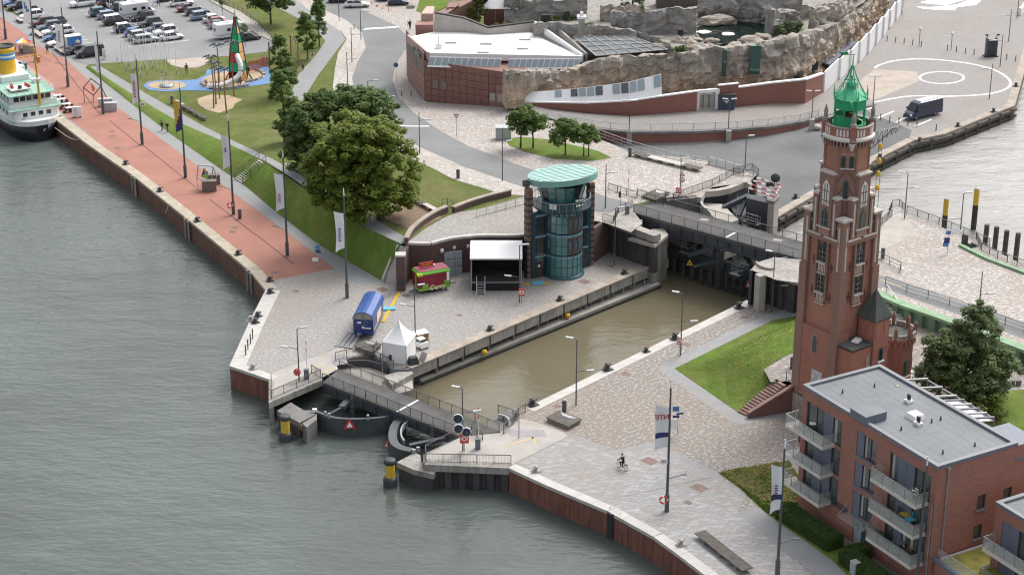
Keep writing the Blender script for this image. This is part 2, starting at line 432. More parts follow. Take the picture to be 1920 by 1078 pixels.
up=PX('1408,506 1455,525 1508,532 1650,547 1690,568 1760,592 1920,652 2150,740 2700,952 2900,760 1980,520 1900,488 1830,452 1690,397 1665,408 1600,432 1508,458 1508,487 1450,482',None,4.7)
struct(M().sheet(up).build('plaza','setts_plaza'))
terr=PX('1432,692 1500,650 1512,600 1640,560 1690,590 1760,618 1920,672 2150,760 2700,975 2700,1250 1900,810 1640,750 1500,737 1480,714 1445,716',None,2.8)
struct(M().sheet(terr).build('terrace','setts_right'))
# ---- overlays on the left
flat('promenade','-60,20 0,32 45,62 75,88 125,113 218,200 313,269 413,343 480,393 560,452 627,504 513,525 478,503 358,405 262,327 185,268 120,215 0,125 -60,70','promenade_red',0,.006)
flat('path','-60,-30 0,5 30,28 70,60 108,93 140,117 160,127 240,190 320,252 400,308 455,345 520,400 600,460 713,528 676,536 627,504 560,452 480,393 413,343 313,269 218,200 125,113 75,88 45,62 0,32 -60,0','slate_path',0,.010)
cp=over('car_park','-260,-120 -60,-30 0,2 30,25 70,58 108,90 140,114 165,122 250,116 330,111 430,106 500,98 520,84 470,60 440,30 400,8 360,-20 330,-120','carpark',.05)
over('pavement','400,6 440,28 470,58 520,83 508,70 480,42 450,22 391,-2 330,-120 300,-120 345,-30','pavement',.07)
over('gravel','310,113 385,108 395,118 370,128 340,128 318,122','gravel_pink',.06)
over('footpath','168,126 260,185 340,232 420,266 497,303 600,374 680,424 752,458 766,449 694,405 600,352 509,298 430,261 355,222 277,178 188,125','slate_path',.05)
over('footpath','540,190 560,140 592,105 610,78 590,52 545,28 470,-10 440,-60 560,-60 545,-5 595,33 638,58 648,75 632,95 598,140 566,190','slate_path',.05)
over('pavement','560,-60 545,-5 600,36 640,60 650,75 634,100 628,130 624,165 640,200 700,245 775,300 850,337 938,364 985,368 1010,372 1000,355 960,345 868,313 790,278 730,247 690,212 667,176 660,147 671,116 686,91 679,62 648,38 605,18 580,-60','pavement',.06)
road_l='580,-60 605,18 648,38 679,62 686,91 671,116 660,147 667,176 690,212 730,247 790,278 868,313 960,345 1000,356 1115,397 1150,402 1187,396'
road_r='1187,384 1130,368 1000,320 960,306 880,276 830,249 780,216 746,181 736,150 741,124 756,100 767,82 764,68 740,48 700,30 660,12 640,-60'
over('road',road_l+' '+road_r,'asphalt_road',.08)
over('pavement','640,-60 660,12 700,30 740,48 764,68 767,82 756,100 741,124 736,150 746,181 780,216 830,249 880,276 960,306 1000,320 1130,368 1187,384 1245,372 1310,367 1335,352 1405,342 1420,327 1330,303 1180,285 1112,258 1060,236 1003,215 985,200 870,197 800,192 768,150 765,100 800,50 790,30 800,-60','setts_plaza',.06)
over('pavement','1000,356 1115,397 1150,402 1187,396 1200,418 1183,437 1131,418 1115,415 1012,440 1008,372','setts_plaza',.075)
over('lawn','780,22 800,-40 850,-40 842,12 800,30','grass_green',.09)
over('lawn','946,263 975,258 1020,262 1060,270 1120,284 1147,297 1110,303 1040,299 985,286 955,274','grass_green',.09)
over('footpath','762,456 808,457 856,446 905,442 960,442 1010,438 1012,374 985,369 900,393 850,400 800,428','setts_light',.07)
over('bare_earth','690,385 735,372 790,380 830,408 800,424 770,432 730,415','earth',.06)
over('bare_earth','370,186 395,178 430,180 455,188 440,196 437,204 410,213 385,206 372,196','sand',.06)
def ell(cx,cy,rx,ry,n=24,a0=0):return ' '.join('%.1f,%.1f'%(cx+rx*math.cos(2*math.pi*i/n),cy+ry*math.sin(2*math.pi*i/n))for i in range(n))
over('play_surface','268,162 276,155 300,151 340,152 368,150 385,142 388,132 405,127 440,128 480,122 505,128 510,150 504,158 450,166 400,172 345,170 310,173 280,170','blue_rubber',.07)
over('play_surface',ell(313,161,36,8),'sand',.1)
over('play_surface','378,150 400,140 430,134 470,128 495,135 497,146 470,155 440,163 400,168 377,163 385,156','sand',.1)
def stripes(name,px1,px2,n,w,L):
 """broken give-way line between two survey points"""
 a,c=G(*px1),G(*px2);d=(c-a).normalized();q=Vector((-d.y,d.x,0));b=M()
 for i in range(n):
  p=a.lerp(c,(i+.5)/n)
  for s in(-1,1):
   o=p+q*s*w*.75+d*(s*.25)
   pts=[o-d*L/2-q*w/2,o+d*L/2-q*w/2,o+d*L/2+q*w/2,o-d*L/2+q*w/2]
   b.sheet([(v.x,v.y,hp(v.x,v.y)+.1)for v in pts])
 return struct(b.build(name,'white_line'))
stripes('road_marking',(682,56),(746,52),9,.45,.6)
stripes('road_marking',(700,184),(738,182),6,.4,.5)
def line(name,pts,w,mm='white_line',z=.1,h=None):
 pts=[V(p)for p in pts];L,Q=[],[]
 for i,p in enumerate(pts):
  d=(pts[min(i+1,len(pts)-1)]-pts[max(0,i-1)]);d.z=0;d.normalize();q=Vector((-d.y,d.x,0))*w/2
  L.append(p+q+Vector((0,0,z)));Q.append(p-q+Vector((0,0,z)))
 return struct(M().strip(Q,L).build(name,mm))
line('road_marking',catmull([G(736,236),G(770,238),G(805,238)],4),.4)
line('plaza_marking',catmull(PX('1640,128 1650,122 1680,114 1725,111 1775,114 1825,121 1860,130 1885,143 1895,156 1888,166 1870,173 1840,178 1780,181 1720,180 1680,184 1640,192',None,1.5),5),.45,z=.006)
e=PX(ell(1766,146,41.5,11.2,32),None,1.5);line('plaza_marking',e+[e[0]],.4,z=.006)
for s in('1625,205 1640,201','1645,222 1676,209','1681,229 1700,221','1716,237 1747,224','1655,283 1676,275'):
 line('plaza_marking',PX(s,None,1.5),.35,z=.01)
flat('plaza_marking','1725,5 1745,0 1790,-6 1840,-8 1800,3 1775,10 1740,8','white_line',1.5,.006)
flat('plaza_marking','1718,13 1745,14 1795,9 1812,2 1840,2 1830,10 1795,14 1790,20 1755,19 1730,17','white_line',1.5,.006)
flat('quay_apron','1395,425 1458,407 1523,369 1640,301 1700,272 1710,245 1640,215 1620,205 1530,232 1440,254 1300,270 1180,270 1090,258 1100,275 1330,335','asphalt_dark',1.5,.004)
flat('quay_apron','1640,130 1720,135 1724,152 1640,188 1600,190 1615,150','gravel_pink',1.5,.003)
for s in('98,100 185,212','205,226 265,275','265,270 367,352','393,374 480,441','480,440 552,496','0,70 95,115'):line('pavement_joint',PX(s),.16,'joint',.012)
for s in('322,369 418,356','310,400 322,369'):line('pavement_joint',PX(s.split()[0]+' '+s.split()[1]),.1,'joint',.011)
mat('cover_iron',(.17,.11,.09),.7,.2,2.)
for(x,y)in((210,247),(210,256),(220,278),(440,427),(436,435),(515,511)):
 p=U(x,y);struct(M().lathe(p+Vector((0,0,.012)),[(.55,0),(.42,.01)],14).disc(p+Vector((0,0,.008)),.42).build('manhole_cover','cover_iron'))
for(x,y,w)in((555,546,.8),(717,543,1.3),(761,554,1.),(709,566,1.2),(861,591,.7),(1096,528,1.4),(1145,499,.8),(1218,864,1.6),(1311,914,1.6),(1290,942,.8),(1174,701,1.),(1287,646,1.),(1397,595,.9),(1046,761,.9)):
 p=U(x,y);struct(M().box((p.x,p.y,.006),(w,w*.8,.012),R(-47)).build('manhole_cover','cover_iron'))
 # ---- overlays on the right
flat('pavement','957,871 967,867 1065,819 1062,812 1030,800 1003,790 975,785 958,793 938,811 866,818 797,850 799,869','concrete_pale',0,.006)
flat('pavement','967,867 1065,819 1150,853 1232,834 1336,893 1396,928 1383,961 1440,1008 1560,1110 1420,1130 1345,1077 1260,1015 1233,993 1173,968 1060,918','slabs',0,.006)
flat('pavement','1065,819 1062,811 1075,812 1150,844 1228,828 1345,885 1480,862 1500,868 1345,893 1400,925 1396,930 1336,895 1230,835 1148,854','pavers_grey',0,.010)
flat('footpath','1383,961 1418,948 1480,985 1570,1045 1700,1110 1600,1130 1440,1008','slate_dark',0,.010)
flat('pavement','1233,692 1240,684 1440,588 1500,572 1510,592 1450,600 1265,691 1381,771 1396,780 1482,764 1482,782 1388,795 1370,790','pavers_grey',0,.010)
for s in('1027,829 1120,826','1124,890 1336,872','1150,965 1396,926'):pass
line('pavement_joint',PX('1123,941 1336,894'),.08,'seam',.012);line('pavement_joint',PX('967,867 1065,819'),.08,'seam',.012)
line('pavement_joint',PX('511,697 627,654'),.08,'seam',.012)
for s in('945,837 1000,820','999,818 1004,833'):line('paint_mark',PX(s),.35,'yellow_line',.012)
for s in('585,691 612,682','602,700 628,690'):line('paint_mark',PX(s),.3,'yellow_line',.014)
flat('pavement','511,697 508,748 602,709 634,692 628,676 700,661 715,668 760,672 765,660 690,640 627,654','concrete_pale',0,.006)
mat('plate_grey',(.27,.25,.27),.6,.1,1.)
b=M();q=PX('945,806 1020,806 1027,819 960,818')
for i in range(4):
 a0,a1=i/4+.006,(i+1)/4-.006
 struct(M().sheet([v+Vector((0,0,.02))for v in(q[0].lerp(q[1],a0),q[0].lerp(q[1],a1),q[3].lerp(q[2],a1),q[3].lerp(q[2],a0))]).build('floor_plate','plate_grey'))
struct(M().sheet([v+Vector((0,0,.02))for v in PX('620,666 646,664 652,682 625,686')]).build('floor_plate','plate_grey'))
LB=[U(*q)for q in((1503,592),(1450,600),(1265,691),(1381,771))]
def segd(p,a,c):
 d=c-a;t=max(0,min(1,((p-a).x*d.x+(p-a).y*d.y)/(d.x**2+d.y**2)));q=a+d*t
 return math.hypot(p.x-q.x,p.y-q.y)
def hr(x,y):
 p=Vector((x,y,0));return 2.8*smooth(min(segd(p,LB[i],LB[i+1])for i in range(3))/7.5)
lw=LB[:1]+[G(1515,640,hr),G(1500,655,hr),G(1432,692,hr),G(1446,716,hr),G(1436,726,hr)]+[U(1386,775)]+LB[:0:-1]
drape('lawn',lw,'grass_green',hr,.03,2.)
flat('plant_bed','1345,885 1480,862 1500,900 1495,950 1430,945 1390,918','grass_dry',0,.012)
flat('plant_bed','1378,905 1392,900 1500,960 1560,1000 1640,1078 1600,1090 1560,1050 1490,1000 1440,965 1420,948 1398,925','grass_green',0,.016)
flat('bare_earth','1395,890 1455,868 1470,880 1430,905 1405,905','sand',0,.018)
over('lock_head','1131,418 1183,437 1205,420 1188,398 1187,392 1165,392 1140,402','concrete_stained',.10)
flat('lock_head','1408,506 1455,525 1508,531 1508,488 1450,483 1420,492','concrete_stained',4.7,.012)
flat('road','1508,458 1520,455 1645,514 1920,606 2700,870 2700,935 2150,735 1920,650 1760,592 1690,568 1650,540 1508,487','asphalt_road',4.7,.008)
flat('pavement','1648,545 1690,566 1760,590 1920,650 2150,738 2150,722 1920,636 1770,580 1700,556 1655,538','setts_plaza',4.7,.016)
line('road_marking',PX('1650,524 1690,537',None,4.7),.2,'yellow_line',.014)
flat('footpath','1600,432 1665,408 1690,397 1712,425 1718,440 1650,470 1600,455','concrete',4.7,.01)
flat('lawn','1770,730 1850,735 1920,730 2150,800 2150,1000 1900,830','grass_green',2.8,.012)
# ---- walls of the quays
def quaywall(label,pts,z0=-5.,mm='redwall',cm='coping',cw=.95,pl=7.,sl=2.2,th=.6,lift=0.,ch=.32,inner=1,zt=0.):
 """wall face in panels under separate coping stones; pts run along the outer edge, land on the left when inner = 1"""
 pts=[V(p)for p in pts];r=thing('quay_wall',label,'quay wall',pts[0])
 segs=resample(pts,pl)
 for a,c in zip(segs[:-1],segs[1:]):
  d=(c-a);d.z=0;L=d.length;d.normalize();q=Vector((-d.y,d.x,0))*inner;g=d*.02
  M().prism([a+g+q*.05,c-g+q*.05,c-g+q*(.05+th),a+g+q*(.05+th)],z0,zt-ch-.01).build('wall_panel',mm,r)
 for a,c in zip(pts[:-1],pts[1:]):
  n=max(1,round((c-a).length/sl))
  for i in range(n):
   p,s=a.lerp(c,i/n),a.lerp(c,(i+1)/n);d=(s-p);d.z=0;d.normalize();q=Vector((-d.y,d.x,0))*inner;g=d*.012
   M().prism([p+g,s-g,s-g+q*cw,p+g+q*cw],zt-ch,zt+.03+random.uniform(0,.012)+lift).build('coping_stone',cm,r)
 return r
quaywall('long red quay wall with sandy coping along the red promenade',[U(163,270)+dq*120]+PX('163,270 250,330 350,410 468,508 498,544'),mm='redwall_far',cm='coping_tan',cw=1.5,pl=9,sl=3.2)
quaywall('short quay wall with white coping down the slanted tip of the quay',PX('498,544 469,600 430,686'),mm='redwall',cm='coping',cw=1.9,sl=2.4)
quaywall('short red quay wall below the pale tip beside the lock bridge',PX('430,686 509,713'),mm='redwall',cm='coping',cw=1.2)
qr=quaywall('red quay wall with pale coping in the foreground below the cyclist',PX('953,877 1020,908 1139,958 1225,1006 1273,1041 1320,1077 1440,1168'),mm='redwall',cm='coping',cw=1.15)
mat('ladder_steel',(.06,.055,.05),.6,.2,2.)
def ladder(parent,p,d,q,z0,z1,w=.5,step=.3,mm='ladder_steel',name='ladder'):
 b=M()
 for s in(-1,1):b.beam(p+d*s*w/2+V((0,0,z0)),p+d*s*w/2+V((0,0,z1)),.07,.07)
 z=z0+.15
 while z<z1:b.beam(p-d*w/2+V((0,0,z)),p+d*w/2+V((0,0,z)),.05,.05);z+=step
 return b.build(name,mm,parent)
pa,pc=U(1139,958),U(1150,965);dd=(pc-pa).normalized();qq=Vector((-dd.y,dd.x,0))
M().prism([pa-qq*.06,pc-qq*.06,pc+qq*.1,pa+qq*.1],-4.8,.02).build('ladder_recess','steel_dark',qr)
ladder(qr,pa.lerp(pc,.5)-qq*.14,dd,qq,-3.2,.02,.55)
b=M()
for k in range(9):
 t0=math.pi*k/9;t1=math.pi*(k+1)/9;f=lambda t:pa.lerp(pc,.5-.9*math.cos(t))+qq*(.5+.35*math.sin(t))+Vector((0,0,.04+.45*math.sin(t)))
 b.beam(f(t0),f(t1),.04,.04)
b.build('grab_rail','galv',qr)
for(x,y)in((252,333),(352,413),(469,510)):
 p=U(x,y);d=(U(468,508)-U(163,270)).normalized();q=Vector((d.y,-d.x,0))*1
 r=thing('wall_ladder',{252:'pair of black fender posts with ladder on the red wall below the arch sculpture',352:'fender posts with ladder halfway along the promenade quay wall',469:'fender posts with ladder on the red wall next to the quay corner'}[x],'ladder',p,0,'fender ladders along the promenade wall')
 q=-q if(p+q-Vector((-80,150,0))).length>(p-q-Vector((-80,150,0))).length else q
 for s in(-1,1):M().beam(p+d*s*.55+q*.2+V((0,0,-3.4)),p+d*s*.55+q*.2+V((0,0,.12)),.28,.3).build('fender_post','concrete_stained',r)
 ladder(r,p+q*.2,d,q,-3.3,0.,.5)
def face(label,pts,z0,z1,mm,th=.5,name='retaining_wall'):
 o=M().wall(pts,z0,z1,th).build(name,mm,None,loc=V(pts[0]));return tag(o,label,'retaining wall')
def sheetpile(label,pts,z0,z1,mm='sheetpile',pitch=1.4,dep=.42,capmat=None,ch=.7,cw=.7):
 pts=[V(p)for p in pts];r=thing('sheet_pile_wall',label,'retaining wall',pts[0])
 for a,c in zip(pts[:-1],pts[1:]):
  d=c-a;d.z=0;L=d.length;d.normalize();q=Vector((d.y,-d.x,0));n=max(1,round(L/pitch))
  for i in range(n):
   s=L/n;x=i*s;P=[(0,0),(.3,0),(.42,dep),(.88,dep),(1.,0)];P=[(u*s+x,v)for u,v in P]
   line_=[a+d*u+q*v for u,v in P]+[a+d*(x+s)-q*.3,a+d*x-q*.3]
   M().prism(line_,z0,z1-(ch if capmat else 0)).build('sheet_pile',mm,r)
  if capmat:M().prism([a-q*cw+d*.0,c-q*cw,c+q*(dep+.15),a+q*(dep+.15)],z1-ch,z1+.02).build('cap_beam',capmat,r)
 return r
sheetpile('dark sheet pile front with concrete cap below the right lock abutment',PX('797,866 956,873'),-5,0,capmat='concrete_stained',ch=.75)
p0=PX('797,850 797,866');face('short concrete return of the right lock abutment',PX('798,851 798,867'),-5,-.02,'concrete_dark')
b_=PX('509,713 508,751 602,710')
cb=thing('abutment','concrete rim of the left lock abutment above the dark gate recess','abutment',b_[1])
M().wall(b_,-.75,.02,.6).build('rim_beam','concrete_stained',cb)
M().wall(b_[:2],-5,-.76,.5).build('side_wall','concrete_stained',cb)
# ---- railings
def railing(label,pts,h=1.05,sp=1.7,mm='rail',bars=True,mid=False,group=None,pw=.07,name='railing',bw=.018,infill=None):
 pts=[V(p)for p in pts];r=thing(name,label,'railing',pts[0],0,group)
 tr,br=M(),M();pm=M().box((0,0,h/2),(pw,pw,h)).mesh('post');pm.materials.append(MATS[mm])
 seen=[]
 for a,c in zip(pts[:-1],pts[1:]):
  L=(c-a).length;n=max(1,round(L/sp));up=Vector((0,0,1))
  tr.beam(a+up*h,c+up*h,.08,.06);tr.beam(a+up*.12,c+up*.12,.04,.04)
  if mid:tr.beam(a+up*h*.55,c+up*h*.55,.04,.04)
  for i in range(n+1):
   p=a.lerp(c,i/n)
   if any((p-s).length<.2 for s in seen):continue
   seen.append(p);part('post',pm,r,p-pts[0])
  if bars:
   k=int(L/.15)
   for i in range(k):
    p=a.lerp(c,(i+.5)/k);br.box((p.x,p.y,p.z+h*.55),(bw,bw,h*.86),math.atan2((c-a).y,(c-a).x))
  if infill:br.beam(a+up*h*.55,c+up*h*.55,.012,h*.8)
 tr.build('rail',mm,r)
 if bars or infill:tag(br.build('baluster',infill or mm,r),kind='stuff')
 return r
railing('dark railing around the left lock abutment above the gate recess',PX('509,716 509,748 602,708'))
railing('dark railing on the front edge of the right lock abutment',PX('958,870 799,867'))
railing('dark railing climbing from the abutment corner to the foreground bridge',PX('799,866 798,851 866,817'))
railing('railing on the near side of the foreground lock bridge',PX('605,715 856,814'))
railing('railing on the far side of the foreground lock bridge facing the lock basin',PX('637,692 936,809'))
railing('bent railing behind the bridge head near the white tent',PX('629,676 650,671 700,663 707,655'))
railing('short railing above the curved gate recess beside the white tent',PX('702,672 738,691'),sp=1.2)
railing('short curved railing at the right end of the foreground bridge by the lock basin',PX('934,775 962,784 970,790'),sp=1.5)
railing('short railing hooking from the bridge end towards the bollard',PX('944,813 962,796 972,779 985,773'),sp=1.3)
railing('short double railing piece between barrier box and foreground bridge',PX('884,815 905,826'),sp=.9)
railing('short railing piece beside the left barrier of the foreground bridge',PX('584,699 602,710'),sp=1.)
# ---- foreground lock bridge
br1=thing('footbridge','dark steel road bridge crossing the outer lock gate in the foreground','bridge',U(735,765))
a,c,e,f=U(605,717),U(860,818),U(938,810),U(635,692)
M().prism([a,c,e,f],-.28,.03).build('deck','deck',br1)
d=(c-a).normalized();q=Vector((-d.y,d.x,0));q=q if q.y>0 else-q
def girder(r,a,c,q,z,h,mm='steel_blue',n=10):
 b=M();d=(c-a).normalized()
 b.prism([a+q*.1,c+q*.1,c+q*.2,a+q*.2],z-h,z-.02);b.build('girder',mm,r)
 f_=M();f_.prism([a-q*.08,c-q*.08,c+q*.4,a+q*.4],z-h-.12,z-h);f_.build('flange',mm,r)
 for i in range(n+1):
  p=a.lerp(c,i/n);M().prism([p-d*.05-q*.06,p+d*.05-q*.06,p+d*.05+q*.1,p-d*.05+q*.1],z-h,z-.04).build('stiffener',mm,r)
girder(br1,a,c,q,-.28,.85);girder(br1,f-q*.4,e-q*.4,q,-.28,.85)
m0,m1=a.lerp(c,.56),f.lerp(e,.51)
M().beam(m0+V((0,0,.045)),m1+V((0,0,.045)),.28,.01).build('white_stripe','white_line',br1)
for x,y in((663,752),(813,812)):
 p=U(x,y);ladder(br1,p-q*.25,d,q,-2.9,1.2,.5)
 # ---- outer gate leaves
mat('sign_red',(.45,.03,.03),.6,.1,2.);mat('sign_white',(.78,.78,.77),.6,.05,2.)
gl=thing('lock_gate','dark curved gate leaf with red triangle sign closing the outer lock','lock gate',U(655,785,-.7))
arc=catmull(PX('592,770 624,781 655,784 695,783 727,779 748,770',None,-.7),6)
M().wall(arc[:7],-5,-.7,.35).build('side_plate','gate_steel',gl);M().wall(arc[6:],-5,-.72,.35).build('curved_plate','gate_steel',gl)
M().beam(U(640,765,-1),U(668,738,-1),.7,.5).build('gate_arm','steel_blue',gl)
M().beam(U(640,765,-1),U(612,781,-1),.3,.3).build('strut','steel_dark',gl)
for x,y in((610,776),(617,779),(690,782)):M().box(tuple(U(x,y,-.4)),(.25,.25,.6)).build('bracket','galv',gl)
M().box(tuple(U(590,769,-.6)),(.5,.35,.35)).build('latch','sign_white',gl)
def tri_sign(parent,c,s,facing,mmo='sign_red',mmi='sign_white'):
 z=V(facing).normalized();x=Vector((0,0,1)).cross(z).normalized();y=z.cross(x)
 t=lambda k:[c+x*s*k*math.sin(2*math.pi*i/3)+y*s*k*(math.cos(2*math.pi*i/3))for i in range(3)][::-1]
 b=M();o=t(1);bk=[p-z*.06 for p in o];b.add(o+bk,[(0,1,2),(5,4,3),(0,3,4,1),(1,4,5,2),(2,5,3,0)]);b.build('warning_triangle',mmo,parent)
 M().poly([p+z*.01-y*s*.06 for p in t(.48)]).build('triangle_center',mmi,parent)
FR=Vector((.15,-1,.0)).normalized()
tri_sign(gl,U(655,794,-1.3)+FR*.35,.78,Vector((.12,-1,.25)))
gr2=thing('lock_gate','grey curved gate leaf with walkway rim tucked under the foreground bridge','lock gate',U(745,800,-.7))
arc2=catmull(PX('757,786 745,790 738,802 736,818 741,831 754,839 772,843',None,-.7),6)
M().wall(arc2,-5,-.7,.9).build('curved_plate','gate_steel',gr2)
arc3=catmull(PX('765,790 757,796 752,806 753,818 758,826',None,-.62),6);M().wall(arc3,-1.1,-.55,.16).build('inner_rim','galv',gr2)
M().beam(U(768,836,-.9),U(835,822,-.7),.5,.4).build('gate_arm','steel_blue',gr2);M().beam(U(768,836,-1.3),U(840,838,-1.8),.3,.3).build('strut','steel_dark',gr2)
M().beam(U(808,812,-.9),U(835,822,-.7),.3,.3).build('strut','steel_dark',gr2)
for x,y in((776,846),(784,842)):M().box(tuple(U(x,y,-.5)),(.35,.3,.5)).build('latch','galv',gr2)
tri_sign(gr2,U(741,830,-1.2)+Vector((-.9,-.5,0)),.5,Vector((-.9,-.6,.1)))
def pier(label,poly,zt,body='sheetpile',cap='concrete_stained',ch=.6):
 r=thing('lock_pier',label,'pier',poly[0])
 c=sum(poly,Vector())/len(poly);inn=[c+(p-c)*.93 for p in poly]
 M().prism(poly,zt-ch,zt).build('cap_slab',cap,r);M().prism(inn,-5,zt-ch-.01).build('pile_body',body,r);return r
pr=pier('weathered concrete pier head left of the triangle sign gate',PX('519,770 545,754 570,769 591,769 590,777 562,792',None,-.8),-.8,'sheetpile','concrete_dark')
M().prism(PX('567,793 590,778 592,776 592,770 594,772 594,785 575,800',None,-.8),-5,-.85).build('end_block','concrete_dark',pr)
M().beam(U(564,797,-1.2),U(564,815,-2.6),.3,.1).build('yellow_strip','yellow_line',pr)
pier('rough concrete nose of the right pier beside the curved gate',PX('744,866 778,848 788,853 790,866 801,868 818,880 813,889 775,880',None,-.7),-.7)
M().sheet(PX('560,700 560,705 565,705',None,0))if False else None
rec=thing('gate_recess','concrete gate recess with curved dark wall below the white tent','recess',U(690,690))
M().sheet(PX('628,676 700,661 740,690 770,690 775,730 720,745 634,695',None,-1.)).build('recess_floor','concrete',rec)
M().wall(catmull(PX('640,692 660,688 690,688 712,694 729,702',None,-1.),5),-1.,-.15,.25).build('curved_wall','steel_dark',rec)
M().wall(PX('630,676 700,661 738,691 770,690'),-3,-.05,.3).build('recess_wall','concrete_dark',rec)
M().prism(PX('720,704 768,690 775,700 735,722',None,-.3),-3,-.3).build('ledge_block','concrete_stained',rec)
rec2=thing('gate_recess','stone edged gate recess at the right bridge end by the lock basin','recess',U(940,790))
M().wall(catmull(PX('934,777 948,781 955,790 954,803 945,812'),5),-.8,.12,.22).build('curved_kerb','coping',rec2)
M().prism(PX('905,800 934,777 948,782 955,792 953,803 940,811',None,-.5),-4,-.5).build('recess_floor','concrete_dark',rec2)
M().prism(PX('934,777 960,765 985,765 960,795 953,803 955,792 948,782',None,0),-4,-.02).build('recess_wall','concrete_dark',rec2)
# ---- lock chamber, left wall with walkway
lw0,lw1=U(770,690),U(1228,497);d=(lw1-lw0);LEN=d.length;d.normalize();qin=Vector((-d.y,d.x,0));qo=-qin
lk=thing('lock_wall','weathered concrete lock wall with hanging panels and a walkway, left side','lock wall',lw0)
n=10
for i in range(n):
 p,s=lw0.lerp(lw1,i/n),lw0.lerp(lw1,(i+1)/n);g=d*.16
 M().prism([p+g,s-g,s-g+qin*.25,p+g+qin*.25],-1.35,-.1).build('wall_panel','concrete_stained',lk)
 M().prism([p-d*.1+qin*.2,p+d*.1+qin*.2,p+d*.1+qin*.6,p-d*.1+qin*.6],-4,-.12).build('wall_post','concrete_dark',lk)
 for k in range(3):
  a_,c_=p.lerp(s,k/3),p.lerp(s,(k+1)/3);M().prism([a_+d*.01-qin*.12,c_-d*.01-qin*.12,c_-d*.01+qin*1.35,a_+d*.01+qin*1.35],-.1,.05).build('coping_stone','coping_old',lk)
M().prism([lw0+qin*.7,lw1+qin*.7,lw1+qin*1.2,lw0+qin*1.2],-5,-.12).build('back_wall','steel_dark',lk)
le0,le1=U(790,712,-2.2),U(1238,531,-2.2)
for i in range(14):
 p,s=le0.lerp(le1,i/14),le0.lerp(le1,(i+1)/14);M().prism([p+d*.015,s-d*.015,s-d*.015+qin*2.6,p+d*.015+qin*2.6],-3.4,-2.2).build('walkway_slab','concrete',lk)
M().prism([le0+qo*.25,le1+qo*.25,le1+qo*.02,le0+qo*.02],-3.2,-2.45).build('rubbing_strip','timber_wet',lk)
railing('galvanised railing along the walkway under the left lock wall',[le0+qin*.95,le1+qin*.95],h=1.0,sp=2.,mm='galv',bars=False,mid=True,pw=.09)
mat('yellow_paint',(.60,.36,.02),.55,.12,2.)
for x,y in((908,660),(1064,592)):
 p=U(x,y,-1.8);tag(M().lathe(p,[(0,-.3),(.3,-.25),(.36,0),(.3,.25),(0,.3)],10).build('mooring_light','yellow_paint',None,loc=p),'yellow lamp housing on the lock walkway %s'%('near the tent' if x<950 else 'nearer the control tower'),'lamp','yellow lamps on the lock walkway')
rr0,rr1=U(985,765),U(1400,563)
quaywall('lock wall with pale tan coping, cobbled right side',[rr0,rr1],mm='concrete_dark',cm='coping',cw=1.3,sl=2.5,inner=-1)
# ---- retaining walls of the upper level
brick('brick_maroon',(.105,.05,.042),(.062,.032,.03),(.16,.13,.12),.26,.085,.012,.25)
tw=catmull(PX('765,457 786,458 808,458',None,ZU),3)[:-1]+catmull(PX('808,458 830,452 856,447 905,443 960,443 1000,440',None,ZU),6)
tq=thing('terrace_wall','curved dark brick wall with round lamps behind the food van and stage','retaining wall',tw[0])
M().wall(tw,-.1,ZU-.05,.5).build('brick_face','brick_maroon',tq)
for a_,c_ in zip(tw[:-1],tw[1:]):M().wall([a_,c_],ZU-.04,ZU+.26,.62).build('coping_stone','coping',tq)
mat('door_zinc',(.36,.41,.45),.45,.12,1.5,metal=.2)
def onwall(px,py):
 p=U(px,py);return p
fw=(U(866,514)-U(826,518));fw.normalize();fn=Vector((fw.y,-fw.x,0))
dpos=U(826,516);
for i in range(3):
 for j,(za,zb)in enumerate(((0,1.15),(1.18,2.2),(2.23,3.2))):
  p=dpos+fw*(i*.93+.02);s=p+fw*.89
  M().prism([p+fn*.35,s+fn*.35,s+fn*.1,p+fn*.1],za+.03,zb).build('door_panel','door_zinc',tq)
mat('lamp_white',(.7,.7,.68),.4,.05,1.)
for x,y in((828,467),(851,461),(877,458),(904,456),(931,455),(958,456)):
 p=U(x,y,3.6);n_=Vector((.1,-1,0));M().lathe(p+n_*.5,[(0,-.3),(.2,-.28),(.26,0),(.2,.2),(0,.25)],10).build('wall_lamp','lamp_white',tq)
mat('door_arch',(.42,.46,.49),.5,.1,1.)
p=U(925,468,2.9);M().box((p.x,p.y-.1,2.2),(3.2,.3,2.6)).build('door_panel','door_arch',tq)
cpar=catmull(PX('762,458 772,440 790,424 815,408 838,398',hp),6)
pq=thing('parapet_wall','curved dark brick parapet running along the dyke path','wall',cpar[0])
M().wall(cpar,[p.z-1 for p in cpar],[p.z+.75 for p in cpar],.5).build('brick_face','brick_maroon',pq);M().wall(cpar,[p.z+.76 for p in cpar],[p.z+.95 for p in cpar],.62).build('coping','coping_old',pq)
cpar=catmull(PX('850,400 880,388 920,376 957,367',hp),5)
pq=thing('parapet_wall','dark brick parapet along the grass behind the round terrace','wall',cpar[0])
M().wall(cpar,[p.z-1 for p in cpar],[p.z+.75 for p in cpar],.5).build('brick_face','brick_maroon',pq);M().wall(cpar,[p.z+.76 for p in cpar],[p.z+.95 for p in cpar],.62).build('coping','coping_old',pq)
railing('small dark railing at the gap between the two brick parapets',PX('829,389 839,386 850,392',hp),sp=1.2,bars=False,mid=True)
railing('thin railing across the cobbled terrace behind the control tower',PX('893,408 930,398 985,383',hp),sp=1.7,bars=False,mid=True,mm='galv')
face('stone steps cheek edge',PX('870,397 893,408'),4.5,4.72,'concrete',.2,'kerb')
py_=U(752,546);pl=thing('brick_pylon','dark brick pylon with white cap beside the dyke steps','pylon',py_)
